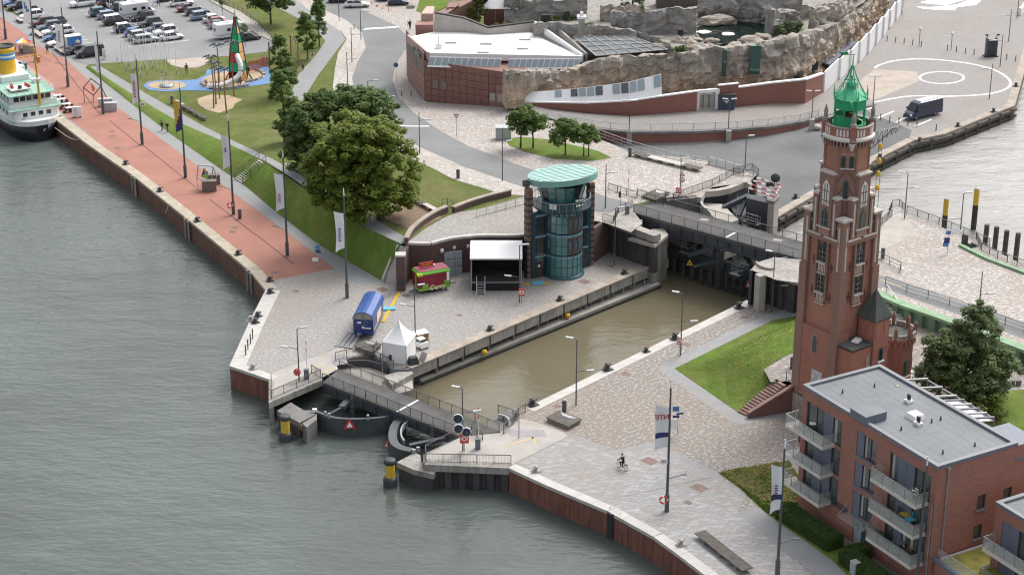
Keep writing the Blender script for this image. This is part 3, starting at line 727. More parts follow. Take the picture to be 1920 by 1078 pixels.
M().box((py_.x,py_.y+.6,2.3),(1.15,1.15,4.6),AZ*0).build('shaft','brick_maroon',pl);M().box((py_.x,py_.y+.6,4.72),(1.3,1.3,.22)).build('cap','coping',pl)
M().box((py_.x,py_.y,1.3),(.75,.08,.9)).build('plaque','steel_dark',pl)
M().wall([(py_.x+.1,py_.y+1.,0),(tw[0].x,tw[0].y,0)],0,ZU-.1,.5).build('wing_wall','brick_maroon',pl)
mat('step_stone',(.50,.47,.43),.85,.1,1.,fine=.2);mat('step_gap',(.16,.155,.15),.9)
def stairs(label,bl,br,tl,tr_,n,mm='step_stone',cheek=None,cm='coping',name='steps',group=None):
 bl,br,tl,tr_=V(bl),V(br),V(tl),V(tr_);r=thing(name,label,'steps',bl,0,group);z0,z1=bl.z,tl.z
 for i in range(n):
  t0,t1=i/n,1.0;a,c=bl.lerp(tl,t0),br.lerp(tr_,t0);e,f=bl.lerp(tl,(i+1)/n+.003),br.lerp(tr_,(i+1)/n+.003)
  zt=z0+(z1-z0)*(i+1)/n
  M().prism([a,c,f,e],zt-(z1-z0)/n-.3,zt).build('step',mm,r)
 for(a,e,s)in((bl,tl,1),(br,tr_,-1)):
  if cheek and s in cheek:
   d=(e-a);d.z=0;d.normalize();q=Vector((-d.y,d.x,0))*s*.2;off=q
   M().wall([a+off-d*.3,e+off+d*.3],[z0-.2,z1-.6],[z0+.35,z1+.35],.35).build('cheek_wall',cm,r)
 return r
stairs('long stone flight of steps beside the brick pylon at the bank end',U(722,528),U(743,531),U(744,459,4.5),U(757,462,4.5),24,cheek=(1,))
stairs('stone steps crossing the grass bank up to the dyke path',U(440,336),U(455,345),G(486,300),G(499,305),12)
railing('left handrail of the bank steps',[U(441,336),G(486,299)],sp=1.8,bars=False,mid=True)
railing('right handrail of the bank steps',[U(455,346),G(499,306)],sp=1.8,bars=False,mid=True)
# ---- upper lock head
sheetpile('tall dark sheet pile wall under the bridge head right of the control tower',[U(1140,470),U(1183,487),U(1230,505)],-.5,ZU,capmat='concrete_stained',ch=.9)
face('dark brick wall between control tower and sheet piles',[U(1098,500),U(1142,470)],-.2,ZU+.0,'brick_maroon',.5)
pq_=PX('1178,446 1222,430 1245,428 1253,440 1228,460',None,3.6);pp=thing('lock_pier','tall stained concrete pier left of the inner lock gates','pier',pq_[0]);M().prism(pq_,3.2,3.6).build('cap_slab','concrete',pp)
M().prism(PX('1180,446 1220,431 1224,434 1214,456',None,3.15),-5,3.18).build('pile_body','sheetpile',pp);M().prism(PX('1215,456 1228,460 1252,441 1244,429 1225,433',None,3.15),-5,3.18).build('pier_shaft','concrete_stained',pp)
M().wall(catmull(PX('1203,424 1195,432 1199,442 1215,449',None,3.6),4),3.6,4.5,.18).build('curved_wall','coping',pp)
br2=thing('road_bridge','long dark road bridge over the inner lock gates left of the lighthouse','bridge',U(1350,440,ZU))
a,c,e,f=U(1187,399,ZU),U(1512,489,ZU),U(1520,459,ZU),U(1245,383,ZU)
M().prism([a,c,e,f,U(1187,386,ZU)],ZU-.4,ZU+.03).build('deck','deck',br2)
d=(c-a).normalized();q=Vector((-d.y,d.x,0));q=q if q.y>0 else-q
girder(br2,a,c,q,ZU-.4,1.15,n=14);girder(br2,f-q*.4,e-q*.4,q,ZU-.4,1.15,n=8)
m0,m1=U(1361,446,ZU),U(1378,437,ZU);M().beam(m0+V((0,0,.045)),m1+V((0,0,.045)),.3,.01).build('white_stripe','white_line',br2)
for x,y in((1321,412),(1458,450)):p=U(x,y,ZU+.04);M().box(tuple(p),(1.1,.8,.02),AZ-.9).build('deck_plate','plate_grey',br2)
mat('mesh_grey',(.17,.18,.19),.6,.1,2.)
railing('railing with grey infill on the near side of the road bridge',[a+V((0,0,.02))+q*.1,c+V((0,0,.02))+q*.1],sp=2.,h=1.15)
railing('railing on the far side of the road bridge towards the harbour basin',[f-q*.1,e-q*.1],sp=2.,bars=True,mm='rail')
for s in('1247,373 1262,378 1290,386|railing linking bridge and basin side platform','1262,376 1335,350 1375,329 1412,333|long railing along the platform edge above the basin gate recess','1375,328 1410,320 1422,330|railing corner around the platform end by the red and white barriers','1140,357 1193,373|railing beside the road before the bridge left of the barrier','1195,368 1245,385|railing with hatch before the road bridge','1130,415 1150,420 1160,400 1185,390|dark railing around the bridge head next to the control tower'):
 xs,lb=s.split('|');railing(lb,PX(xs,None,ZU),sp=1.8)
pts=PX('1105,250 1180,277 1250,297 1330,312',hp);r_=railing('long glazed railing behind the bench above the dark quay apron',pts,sp=2.2,mm='galv',bars=False,mid=True)
mat('banner_white',(.72,.72,.71),.7,.04,1.)
b=M();qa,qb=U(1328,307,ZU),U(1392,325,ZU)
pn=thing('panel_fence','white panel fence above the quay apron left of the platform','fence',qa)
for i in range(4):
 s,t=qa.lerp(qb,i/4),qa.lerp(qb,(i+1)/4);M().beam(s.lerp(t,.02)+V((0,0,.6)),s.lerp(t,.97)+V((0,0,.6)),.05,1.0).build('panel','banner_white',pn);M().beam(s,s+V((0,0,1.15)),.07,.07).build('post','rail',pn)
face('concrete retaining wall under the glazed railing above the quay apron',[p+V((0,0,0))for p in PX('1112,259 1180,286 1330,304 1420,328',hp)],0.5,[q.z+.1 for q in PX('1112,259 1180,286 1330,304 1420,328',hp)],'concrete_stained',.4)
pf=thing('basin_platform','grey concrete platform edge curving over the inner gate recess','platform',U(1340,360,ZU))
ed=PX('1310,370 1318,358 1345,356 1365,352 1395,340 1408,342',None,ZU);M().wall(ed,ZU-.8,ZU+.02,.8).build('edge_beam','concrete',pf)
M().wall(PX('1250,375 1310,368',None,ZU),-2,ZU-.05,.5).build('side_wall','concrete_dark',pf)
M().wall(catmull(PX('1318,372 1314,380 1318,390 1332,402 1336,410',None,3.8),4),2.6,4.2,.25).build('curved_wall','coping',pf)
M().prism(PX('1318,380 1355,383 1368,396 1385,412 1350,425 1320,405',None,3.),-2,3.).build('lower_slab','concrete',pf)
M().wall([p+V((0,1.2,0))for p in PX('1318,362 1345,359 1365,356 1405,342',None,ZU)],-2,ZU-.1,.4).build('back_wall','steel_dark',pf)
bp_=pier('white stained pier with red and white barriers beside the harbour basin',PX('1438,366 1459,360 1462,368 1452,378 1438,376',None,4.9),4.9,'concrete_pale','concrete_dark',.4)
M().prism(PX('1400,358 1440,366 1440,376 1400,366',None,4.9),-3,4.5).build('gate_wall','steel_dark',bp_)
bar=thing('barrier_rail','red and white striped barrier rails on top of the basin pier','barrier',U(1430,350,4.9))
def striped(r,a,c,n,w=.12,h=.15,m1='sign_red',m2='sign_white',name='rail_piece'):
 for i in range(n):M().beam(a.lerp(c,i/n),a.lerp(c,(i+1)/n),w,h).build(name,m1 if i%2 else m2,r)
for(x0,y0,x1,y1)in((1402,344,1455,362),(1404,353,1452,369),(1420,334,1462,347),(1412,339,1460,356),(1455,363,1464,348)):
 striped(bar,U(x0,y0,5.4),U(x1,y1,5.4),6)
for x,y in((1404,352),(1428,350),(1452,366),(1463,350),(1420,336)):M().beam(U(x,y,5.4)-V((0,0,.9)),U(x,y,5.4),.1,.1).build('post','sign_white',bar)
dsc=thing('signal_lamp','round black signal lamp on the basin pier','signal',U(1450,352,5.2))
p=U(1454,334,6.6);M().lathe((0,0,0),[(0,-.15),(.62,-.12),(.62,.1),(0,.15)],18).build('lamp_disc','steel_dark',dsc,local=True).matrix_basis=Matrix.Translation(p-dsc.location)@Matrix.Rotation(R(80),4,'X')
M().beam(U(1450,352,5.2),p,.14,.14).build('post','steel_dark',dsc);q2=U(1443,345,5.6);M().box(tuple(q2),(.9,.7,.6)).build('housing','steel_dark',dsc)
ig=thing('lock_gate','dark steel inner lock gate with braces, ladders and a tall central post','lock gate',U(1350,500,0))
for(x,y,w,zz)in((1345,540,.75,3.4),(1351,541,.55,3.5),(1336,535,.35,2.6)):
 p=U(x,y,-2.8);M().beam(p,p+V((0,0,2.8+zz)),w,w).build('gate_post','steel_blue',ig)
cg0,cg1,cg2=U(1255,505,-2.8),U(1347,538,-2.8),U(1425,560,-2.8)
M().wall([cg0+V((0,.8,0)),cg1+V((0,.5,0)),cg2+V((0,.8,0))],-4,.6,.3).build('gate_leaf','gate_steel',ig)
for z,w in((.7,.55),(-1.6,.5)):M().wall([cg0,cg1,cg2],z,z+.4,w).build('waling','steel_dark',ig)
for(x0,y0,z0,x1,y1,z1,w)in((1292,478,1.,1340,464,3.,.55),(1388,468,3.4,1412,500,.8,.6),(1300,500,.2,1342,490,1.,.3),(1375,520,.2,1425,500,1.4,.45),(1310,455,3,1290,470,1,.3),(1350,470,3.2,1376,468,3.4,.3),(1385,512,.9,1420,504,.9,.35)):
 M().beam(U(x0,y0,z0),U(x1,y1,z1),w,w).build('brace','steel_blue',ig)
for(x,y,z0,z1)in((1376,505,-.3,3.6),(1332,492,-.5,1.8)):ladder(ig,U(x,y,z0)-V((0,0,z0)),LC,LA,z0,z1,.6,.35,'galv')
for i in range(12):
 t=i/11;p=(cg0.lerp(cg1,t*2)if t<.5 else cg1.lerp(cg2,t*2-1))-LA*.9
 M().beam(p+V((0,0,-2)),p+V((0,0,2.6+random.uniform(-.5,.4)+(0 if i%3 else .5))),.42,.42).build('timber_pile','timber_wet',ig)
b=M();
for(x,y)in((1278,470),(1372,510),(1385,506),(1392,500)):
 p=U(x,y,.6)
 for s in((0,0),(1.6,0),(1.6,1.),(0,1.)):b.beam(p+LC*s[0]+LA*s[1],p+LC*s[0]+LA*s[1]+V((0,0,1.1)),.05,.05)
 for zz in(.55,1.1):b.beam(p+V((0,0,zz)),p+LC*1.6+V((0,0,zz)),.05,.05);b.beam(p+LC*1.6+V((0,0,zz)),p+LC*1.6+LA+V((0,0,zz)),.05,.05);b.beam(p+V((0,0,zz)),p+LA+V((0,0,zz)),.05,.05)
 b.beam(p,p+LC*1.6,1.2,.06)
b.build('walkway','galv',ig)
p=U(1404,534,-.6);M().box((p.x+.1,p.y+.3,p.z),(.9,.3,1.1),-.3).build('sign_board','steel_dark',ig)
tri_sign(ig,p,.62,(.1,-1,.2));tri_sign(ig,U(1293,494,0.),.5,(-.2,-1,.2),'yellow_paint','rust')
bg=thing('lock_gate','grey steel frames and ladders of the basin side gate recess','lock gate',U(1400,400,0))
for(x0,y0,z0,x1,y1,z1,w)in((1356,390,3.,1403,368,4.2,.6),(1385,406,2.2,1402,366,4.2,.5),(1435,400,-1,1435,372,4.,.5),(1400,374,4,1435,372,4,.3)):
 M().beam(U(x0,y0,z0),U(x1,y1,z1),w,w).build('brace','steel_blue',bg)
ladder(bg,U(1408,412,1)-V((0,0,1)),LC,LA,.5,4.,.7,.4,'galv');ladder(bg,U(1384,398,1.5)-V((0,0,1.5)),LC,LA,1.5,4.,.6,.4,'galv')
b=M()
for x,y in((1395,412),(1400,414)):
 p=U(x,y,1.8);b.beam(p,p+LC*2.2,1.,.06)
 for s in(0,.73,1.46,2.2):b.beam(p+LC*s,p+LC*s+V((0,0,1.1)),.05,.05)
 for zz in(.55,1.1):b.beam(p+V((0,0,zz)),p+LC*2.2+V((0,0,zz)),.05,.05)
b.build('walkway','galv',bg)
for i in range(7):p=U(1372+i*9,428+i*3,-.5);M().beam(p-V((0,0,1)),p+V((random.uniform(-.3,.3),0,1.8+random.uniform(-.4,.6))),.35,.35).build('timber_pile','timber_wet',bg)
sheetpile('dark sheet pile wall below the lock head left of the lighthouse',[U(1427,563),U(1470,580),U(1515,592)],-.5,ZU,capmat='concrete_stained',ch=.9)
M().box(tuple(U(1424,560,1.5)),(1.,1.,6.4),AZ).build('pier_post','concrete_pale',None)and None
tag(bpy.data.objects['pier_post'],'pale concrete corner post of the right lock head','pier')
M().wall(catmull(PX('1418,494 1425,501 1440,506 1452,505',None,ZU),4),ZU,ZU+.3,.3).build('kerb','coping_old',None);tag(bpy.data.objects['kerb.001']if 'kerb.001' in bpy.data.objects else bpy.data.objects['kerb'],'curved stone kerb on the right lock head','kerb')
face('dark side face of the right lock head towards the gates',[U(1408,506,ZU),U(1425,494,ZU),U(1512,470,ZU)],-3,ZU-.1,'steel_dark',.4)
bq=PX('1459,406 1523,369 1640,301 1715,263 1773,251 1841,223 1903,198',None,1.5)
quaywall('timber fendered quay wall of the harbour basin below the dark apron',bq,z0=-3,mm='timber',cm='coping_old',cw=1.3,pl=6,sl=4,zt=1.5,inner=1)
fb=thing('fender_beam','long dark timber fender beams along the basin quay','fender',bq[0])
for a_,c_ in zip(bq[:-1],bq[1:]):
 dd=(c_-a_).normalized();qq=Vector((dd.y,-dd.x,0))
 M().beam(a_+qq*.25+V((0,0,-.55)),c_+qq*.25+V((0,0,-.55)),.4,.4).build('beam','timber',fb);M().beam(a_+qq*.25+V((0,0,-1.6)),c_+qq*.25+V((0,0,-1.6)),.45,.35).build('beam','timber_wet',fb)
 k=max(1,int((c_-a_).length/3.2))
 for i in range(k):p=a_.lerp(c_,(i+.5)/k)+qq*.4;M().beam(p+V((0,0,-2.2)),p+V((0,0,-.1)),.3,.3).build('fender_post','timber',fb)
quaywall('dark timber quay wall turning up along the right edge of the circle plaza',PX('1903,198 1922,130 1990,-100',None,1.5),z0=-3,mm='timber',cm='coping_old',cw=1.3,pl=8,sl=4,zt=1.5,inner=1)
face('basin quay face below the upper plaza on the right',PX('1508,458 1600,432 1665,408 1690,397 1830,452 1900,488 1980,520',None,4.7),-3,4.65,'concrete_dark',.4)
mat('green_wall',(.14,.235,.15),.7,.18,.6,fine=.2,streak=.3);mat('green_cap',(.21,.34,.20),.75,.15,.8)
sheetpile('pale green sheet pile wall below the road behind the big bush',PX('1646,549 1690,569 1760,593 1920,653 2150,742 2700,955',None,4.7),2.5,4.75,mm='green_wall',capmat='green_cap',ch=.35,pitch=1.7)
railing('thin railing on top of the pale green wall along the road',PX('1660,533 1700,548 1780,573 1920,622 2100,690 2500,840',None,4.7),sp=2.6,bars=False,mid=True)
stairs('stone steps beside the lighthouse down from the road to the garden',U(1672,610,2.8),U(1700,605,2.8),U(1640,555,4.7),U(1660,549,4.7),9)
railing('handrail of the steps beside the lighthouse',[U(1700,605,2.8),U(1662,549,4.7)],sp=1.6,bars=False,mid=True,mm='galv')
railing('short standing railing on the plaza left of the litter bin',PX('1646,487 1689,507 1687,512',None,4.7),sp=1.8,bars=False,mid=True)
railing('long railing along the basin edge of the upper right plaza',PX('1666,405 1672,390 1686,388 1697,398',None,4.7),sp=1.2)
railing('railing on the waterfront of the upper right plaza',PX('1700,400 1760,422 1830,450 1855,462',None,4.7),sp=2.,bars=True)
railing('solid mesh railing piece near the lighthouse on the upper plaza',PX('1644,430 1672,406',None,4.7),sp=1.6)
railing('railing along the lower jetty at the right edge by the timber piles',PX('1830,448 1840,470 1870,485 1925,505',None,4.7),sp=1.8)
face('mossy green kerb of the upper plaza above the timber piles',PX('1800,462 1850,487 1925,515',None,4.7),4.0,5.0,'green_cap',.5,'kerb')
brick('brick_brown',(.16,.068,.05),(.11,.05,.04),(.2,.15,.13),.26,.085,.012,.2)
mat('step_brown',(.27,.17,.14),.85,.15,1.,fine=.2)
st=stairs('brown stone steps climbing the lawn to the lighthouse',U(1383,772),U(1399,780),U(1456,711,2.8),U(1474,722,2.8),14,mm='step_brown')
a_,c_=U(1402,783),U(1490,726,2.8);c0=Vector((c_.x,c_.y,0))
M().wall([a_,c0],[-.1,-.1],[.5,3.1],.4).build('cheek_wall','brick_brown',st);M().wall([a_,c0],[.51,3.11],[.68,3.28],.5).build('cheek_coping','step_brown',st)
railing('dark handrail at the top of the lighthouse steps',PX('1474,713 1490,716',None,2.8),sp=.9)
face('brown brick retaining wall in front of the lighthouse terrace',[c0,U(1505,745),Vector((45,196,0)),Vector((110,196,0))],-.1,2.75,'brick_brown',.4)
# ==== LIGHTHOUSE
brick('brick_red',(.47,.19,.12),(.36,.145,.098),(.26,.19,.15),.26,.08,.012,.22,.5,wash=(.30,.20,.16))
brick('brick_dull',(.32,.165,.12),(.25,.13,.096),(.24,.19,.16),.26,.08,.012,.3,.5)
brick('brick_annex',(.43,.155,.098),(.32,.115,.076),(.25,.18,.15),.26,.08,.012,.2)
mat('stone_white',(.56,.51,.46),.8,.1,1.5,fine=.2,streak=.2);mat('white_plaster',(.72,.68,.65),.8,.06,1.5,fine=.12)
mat('copper_green',(.025,.38,.16),.55,.12,.8,fine=.22,streak=.3);mat('copper_light',(.06,.44,.22),.55,.12,.8,fine=.2,streak=.2)
mat('iron',(.045,.035,.033),.6,.2,2.);mat('roof_felt',(.075,.085,.08),.9,.2,.8,fine=.25)
mat('frame_teal',(.05,.10,.10),.5,.1,2.);glassmat('glass_dark',(.02,.03,.034));mat('stone_grey',(.33,.29,.26),.85,.2,2.,fine=.3)
mat('red_dark',(.10,.025,.02),.7,.2,2.)
PH=R(38);LX=Vector((math.cos(PH),math.sin(PH),0));LY=Vector((-math.sin(PH),math.cos(PH),0));LCn=Vector((34.75,196.2,0));ha=2.75
lh=thing('lighthouse','tall red brick gothic lighthouse with green lantern and gallery','lighthouse',LCn,PH)
def lz_fix(z):return z-.8*smooth((z-28.5)/4.)-.45*smooth((z-33.)/5.)
def L(m_,name,mm,par=None):
 m_.v=[(x,y,lz_fix(z))for x,y,z in m_.v];return m_.build(name,mm,par or lh,local=True)
m_=M();m_.box((0,0,1.),(2*ha+.9,2*ha+.9,2.6));L(m_,'plinth','stone_grey')
L(M().box((0,0,11.8),(2*ha-.3,2*ha-.3,19.),0,0,.965),'shaft','brick_red')
def pz(x0,x1,z):return z
def faces4():
 for k in range(4):yield k,Matrix.Rotation(k*math.pi/2,4,'Z')
def trans(mb,mx,):
 r=M();r.v=[tuple(mx@Vector(v))for v in mb.v];r.f=mb.f;r.mi=mb.mi;r.sm=mb.sm;return r
for sx in(-1,1):
 for sy in(-1,1):
  b=M()
  for(z0,z1,w,o)in((2.2,10.8,1.1,.20),(10.8,17.6,1.0,.12),(17.6,23.5,.9,.0)):
   b.box((sx*(ha-w/2+o+.1),sy*(ha-w/2+o+.1),(z0+z1)/2),(w,w,z1-z0-.004),0)
  bt=L(b,'buttress','brick_dull')
  L(M().box((sx*(ha-.45),sy*(ha-.45),23.62),(1.3,1.3,.24)).box((sx*(ha-.45),sy*(ha-.45),23.85),(1.2,1.2,.24),0,0,.2),'cap_stone','stone_white',bt)
  for(a_,c_)in((sx,0),(0,sy)):
   e_=ha+.105
   p=(sx*e_,sy*(ha-.45),20.4)if a_ else(sx*(ha-.45),sy*e_,20.4)
   L(M().box(p,(.06,.22,4.9)if a_ else(.22,.06,4.9)),'blind_slot','stone_white',bt)
def arch(w,zb,zs,y,dpt=.08,n=7,x0=0.):
 """pointed panel, outline in the face plane at y"""
 pts=[(x0-w/2,zb),(x0+w/2,zb),(x0+w/2,zs)]
 for i in range(1,n):t=i/n;pts.append((x0+w/2*math.cos(t*math.pi/2)if False else x0+w/2*(1-t**1.6),zs+w*.85*t))
 pts.append((x0,zs+w*.85))
 for i in range(n-1,0,-1):t=i/n;pts.append((x0-w/2*(1-t**1.6),zs+w*.85*t))
 pts.append((x0-w/2,zs));b=M();k=len(pts)
 f=[(x,y-dpt,z)for x,z in pts];r=[(x,y,z)for x,z in pts]
 b.add(f+r,[tuple(range(k))]+[((i+1)%k,i,k+i,k+(i+1)%k)for i in range(k)]);return b
for k,mx in faces4():
 if k not in(0,3):pass
 y=-ha
 def put(mb,name,mm,par=None):return L(trans(mb,mx),name,mm,par)
 y1=-ha*.985+.1
 for(zb,zs)in((18.35,19.9),(14.95,16.35)):
  yy=-ha+(.13 if zb>17 else .1)+.02
  w_=put(arch(.95,zb,zs,yy,.10),'window','frame_teal')
  put(arch(.72,zb+.12,zs-.02,yy-.101,.01),'pane','glass_dark',w_)
  put(M().box((0,yy-.13,(zb+zs)/2+.3),(.06,.04,zs-zb+.7)).box((0,yy-.13,zb+.55),(.8,.04,.05)).box((0,yy-.13,zb+1.1),(.8,.04,.05)),'glazing_bar','stone_grey',w_)
  put(M().box((0,yy-.2,zb-.08),(1.25,.4,.16)),'sill','stone_white',w_)
  pnl=put(M().box((0,yy-.06,zb-.72),(1.2,.1,1.05)),'balustrade','brick_annex')
  for i in range(5):put(M().box((-.44+i*.22,yy-.13,zb-.70),(.1,.05,.8)),'bar','stone_white',pnl)
  put(M().box((0,yy-.1,zb-1.3),(1.3,.26,.1)),'sill','stone_white',pnl)
  for s in(-1,1):
   yc=yy-.03;zc=zb+(-.1 if s<0 else-.4);put(M().box((s*1.25,yc,zc),(.06,.05,1.1)).box((s*1.25,yc,zc),(.5,.05,.06)),'wall_anchor','iron')
 for s in(-1,1):put(M().box((s*.78,-ha+.02,17.6),(.22,.3,7.)),'jamb','brick_dull')
 put(M().box((0,-ha+.02,21.02),(4.6,.34,.5)),'string_course','brick_dull');put(M().box((-1.2,-ha-.12,21.32),(1.9,.3,.14)).box((1.2,-ha-.12,21.32),(1.9,.3,.14)),'ledge','stone_white')
 fp=put(M().box((0,-ha+.1,21.75),(1.55,.25,.85)),'fretwork','brick_annex');put(M().box((0,-ha+.05,22.25),(1.9,.5,.15)),'coping','stone_white',fp)
 for i in range(5):
  for j in range(2):put(M().box((-.56+i*.28,-ha-.04,21.6+j*.3),(.14,.05,.14),0),'tracery','stone_white',fp)
 for s in(-1,1):
  pi_=put(M().box((s*1.32,-ha+.32,23.2),(.62,.72,4.9)),'pinnacle','brick_dull');put(M().box((s*1.32,-ha+.32,25.78),(.78,.88,.26),0,0,.8),'cap_stone','stone_white',pi_)
  put(M().box((s*1.32,-ha-.055,23.4),(.2,.05,3.6)),'blind_slot','stone_white',pi_)
  put(M().box((s*1.95,-ha+.35,22.6),(.6,.5,.12)),'ledge','stone_white',pi_)
 g_=put(M().box((0,-2.25,24.6),(1.75,1.0,7.1)),'turret','brick_dull')
 put(M().box((0,-2.25,28.28),(1.95,1.2,.2)).box((0,-2.1,28.42),(1.7,.9,.14)),'cap_stone','stone_white',g_)
 put(arch(.95,24.7,26.7,-2.75,.05),'blind_window','white_plaster',g_)
 put(M().box((-.16,-2.83,25.9),(.05,.04,2.3)).box((.16,-2.83,25.9),(.05,.04,2.3)).box((0,-2.83,25.2),(.95,.04,.05)).box((0,-2.83,26.3),(.95,.04,.05)),'iron_bar','iron',g_)
 put(M().lathe((0,0,0),[(0,0),(.17,0),(.17,.05),(0,.05)],10)if False else M().box((0,-2.82,27.15),(.26,.05,.26),0),'rosette','white_plaster',g_)
 w_=put(arch(.85,22.4,23.7,-2.75,.06),'window','frame_teal');put(arch(.62,22.5,23.65,-2.811,.012),'pane','glass_dark',w_)
 put(M().box((0,-2.83,23.2),(.05,.03,1.5)).box((0,-2.83,23.1),(.6,.03,.05)),'glazing_bar','stone_grey',w_)
OR=2.42
L(M().lathe((0,0,0),[(OR+.05,21.),(OR+.03,28.4)],8,sm=False,rot=R(22.5)),'octagon','brick_dull')
L(M().lathe((0,0,0),[(OR+.03,28.4),(OR+.16,28.42),(OR+.16,28.55),(OR,28.58)],8,sm=False,rot=R(22.5)),'string_course','brick_dull')
L(M().lathe((0,0,0),[(OR,28.5),(OR-.02,32.)],8,sm=False,rot=R(22.5)),'upper_octagon','brick_red')
for k in range(4):
 mx=Matrix.Rotation(R(45)+k*math.pi/2-math.pi/2,4,'Z');yo=-OR*math.cos(R(22.5))
 for x in(-.42,.42):
  w_=L(trans(arch(.5,29.0,30.3,yo,.06,x0=x),mx),'window','frame_teal');L(trans(arch(.34,29.08,30.25,yo-.061,.01,x0=x),mx),'pane','glass_dark',w_)
  L(trans(M().box((x,yo-.02,30.95),(.5,.06,.1)),mx),'arch_band','stone_white',w_)
 L(trans(M().box((0,yo-.08,28.88),(1.5,.22,.12)),mx),'sill','stone_white')
 w_=L(trans(arch(.55,25.6,27.2,yo-.04,.06),mx),'window','frame_teal');L(trans(arch(.38,25.7,27.15,yo-.101,.01),mx),'pane','glass_dark',w_)
 L(trans(M().box((0,yo-.1,25.5),(.9,.2,.12)),mx),'sill','stone_white',w_)
 for z in(26.4,28.0):
  for s in(-1,1):L(trans(M().beam((s*.9,yo-.05,z-.6),(0,yo-.05,z+.9),.05,.05),mx),'wall_tie','iron')
for k in range(8):a_=R(22.5)+k*math.pi/4;L(M().box(((OR-.02)*math.cos(a_),(OR-.02)*math.sin(a_),30.2),(.2,.2,3.2),a_),'corner_strip','brick_dull')
for k in range(40):a_=k*math.pi/20;L(M().box(((OR-.02)*math.cos(a_),(OR-.02)*math.sin(a_),32.25),(.4,.2,.6),a_),'corbel','brick_dull')
L(M().lathe((0,0,0),[(OR-.1,32.),(OR+.05,32.5),(OR+.1,32.55)],32),'corbel_course','iron')
L(M().lathe((0,0,0),[(OR+.05,32.5),(OR+.30,32.62),(OR+.34,32.86),(OR+.24,33.02),(OR-.4,33.04)],40),'white_cornice','white_plaster')
gw=L(M().lathe((0,0,0),[(OR+.08,32.9),(OR+.08,34.),(OR-.14,34.),(OR-.14,32.9)],40,sm=False),'gallery_wall','brick_annex')
L(M().lathe((0,0,0),[(OR+.14,34.),(OR+.14,34.14),(OR-.2,34.14),(OR-.2,34.)],40),'coping','stone_grey',gw)
for k in range(44):
 a_=k*2*math.pi/44
 if k%11>1:L(M().box(((OR+.09)*math.cos(a_),(OR+.09)*math.sin(a_),33.5),(.05,.2,.75),a_),'blind_arch','white_plaster',gw)
for k in range(4):
 a_=R(-45+8)+k*math.pi/2;x,y=(OR+.02)*math.cos(a_),(OR+.02)*math.sin(a_)
 pn=L(M().box((x,y,33.5),(.62,.62,1.6),a_),'pier','brick_annex');L(M().lathe((x,y,34.3),[(.34,0),(.36,.3),(.2,.45),(.2,1.),(.26,1.05),(.05,1.9),(0,1.95)],8,sm=False),'stone_pinnacle','stone_grey',pn)
 L(M().lathe((x,y,32.5),[(.1,-1.),(.3,-.4),(.42,0)],8),'bracket','white_plaster',pn)
L(M().disc((0,0,33.1),OR-.05,32),'gallery_floor','stone_grey')
GR=1.62;r8=R(22.5)
ln=L(M().lathe((0,0,0),[(GR+.12,33.1),(GR+.12,33.9),(GR+.2,33.92),(GR+.2,34.02),(GR-.2,34.05)],8,sm=False,rot=r8),'lantern_base','copper_green')
for k in range(8):
 a_=r8+k*math.pi/4;x,y=GR*math.cos(a_),GR*math.sin(a_);L(M().box((x,y,34.95),(.14,.14,2.1),a_),'post','copper_green',ln)
 a2=a_+math.pi/4;x2,y2=GR*math.cos(a2),GR*math.sin(a2)
 L(M().beam((x,y,35.05),(x2,y2,35.05),.06,.06),'glazing_bar','copper_light',ln)
 if k in(3,4,2,1):L(M().beam((x,y,34.5),(x2,y2,34.5),.06,.98),'wall_panel','copper_green',ln)
L(M().lathe((0,0,0),[(0,34.),(.9,34.),(1.,34.5),(.5,34.6),(.42,35.4),(.55,35.5),(0,35.7)],12),'lamp_apparatus','red_dark',ln)
for k in range(4):a_=k*math.pi/2;L(M().beam((.8*math.cos(a_),.8*math.sin(a_),34.),(.8*math.cos(a_),.8*math.sin(a_),36.),.07,.07),'frame_post','iron',ln)
dr=L(M().lathe((0,0,0),[(GR-.1,35.9),(GR+.1,35.9),(GR+.1,37.0),(GR+.22,37.02),(GR+.22,37.1)],8,sm=False,rot=r8),'drum','copper_green')
L(M().lathe((0,0,0),[(GR+.22,37.1),(.55,38.1),(.5,38.35),(.62,38.4),(.4,38.75),(.12,38.95),(.1,39.4),(0,39.4)],8,sm=False,rot=r8),'lantern_roof','copper_light')
for k in range(8):
 a_=r8+k*math.pi/4;c_,s_=math.cos(a_),math.sin(a_)
 L(M().tube([((GR+.15)*c_,(GR+.15)*s_,37.05),(1.05*c_,1.05*s_,38.3),(.5*c_,.5*s_,39.3),(.1*c_,.1*s_,40.4)],.055,5),'cage_rib','copper_light',dr)
 L(M().tube([((GR+.2)*c_,(GR+.2)*s_,37.0),((GR+.2)*c_,(GR+.2)*s_,38.25)],[.07,.03],5),'spike','copper_light',dr)
L(M().lathe((0,0,38.7),[(.82,0),(.88,0),(.88,.08),(.82,.08)],16),'cage_ring','copper_light',dr)
L(M().lathe((0,0,40.2),[(.16,0),(.2,.15),(.08,.3),(.05,1.3),(0,1.35)],8),'spire','copper_green',dr)
L(trans(M().beam((-1.15,0,41.6),(.2,0,41.6),.04,.07).beam((-1.3,0,41.65),(-.55,0,41.75),.04,.3).beam((-1.5,0,41.9),(-1.2,0,41.7),.04,.12),Matrix.Rotation(-PH,4,'Z')),'weather_vane','copper_green',dr)
for z in(37.15,36.9,36.65,36.4,36.15,35.9):L(M().box((-.9*1.0-.55,-1.5,z),(.35,.3,.04),R(45)),'rung','copper_green',dr)
def lz(x,y,py):p=LCn+LX*x+LY*y;return zat(p.x,p.y,py)
yf=-ha-.25
lean=L(M().box((-1.15,yf-.95,4.6),(3.0,2.1,8.6)),'lean_to','brick_annex')
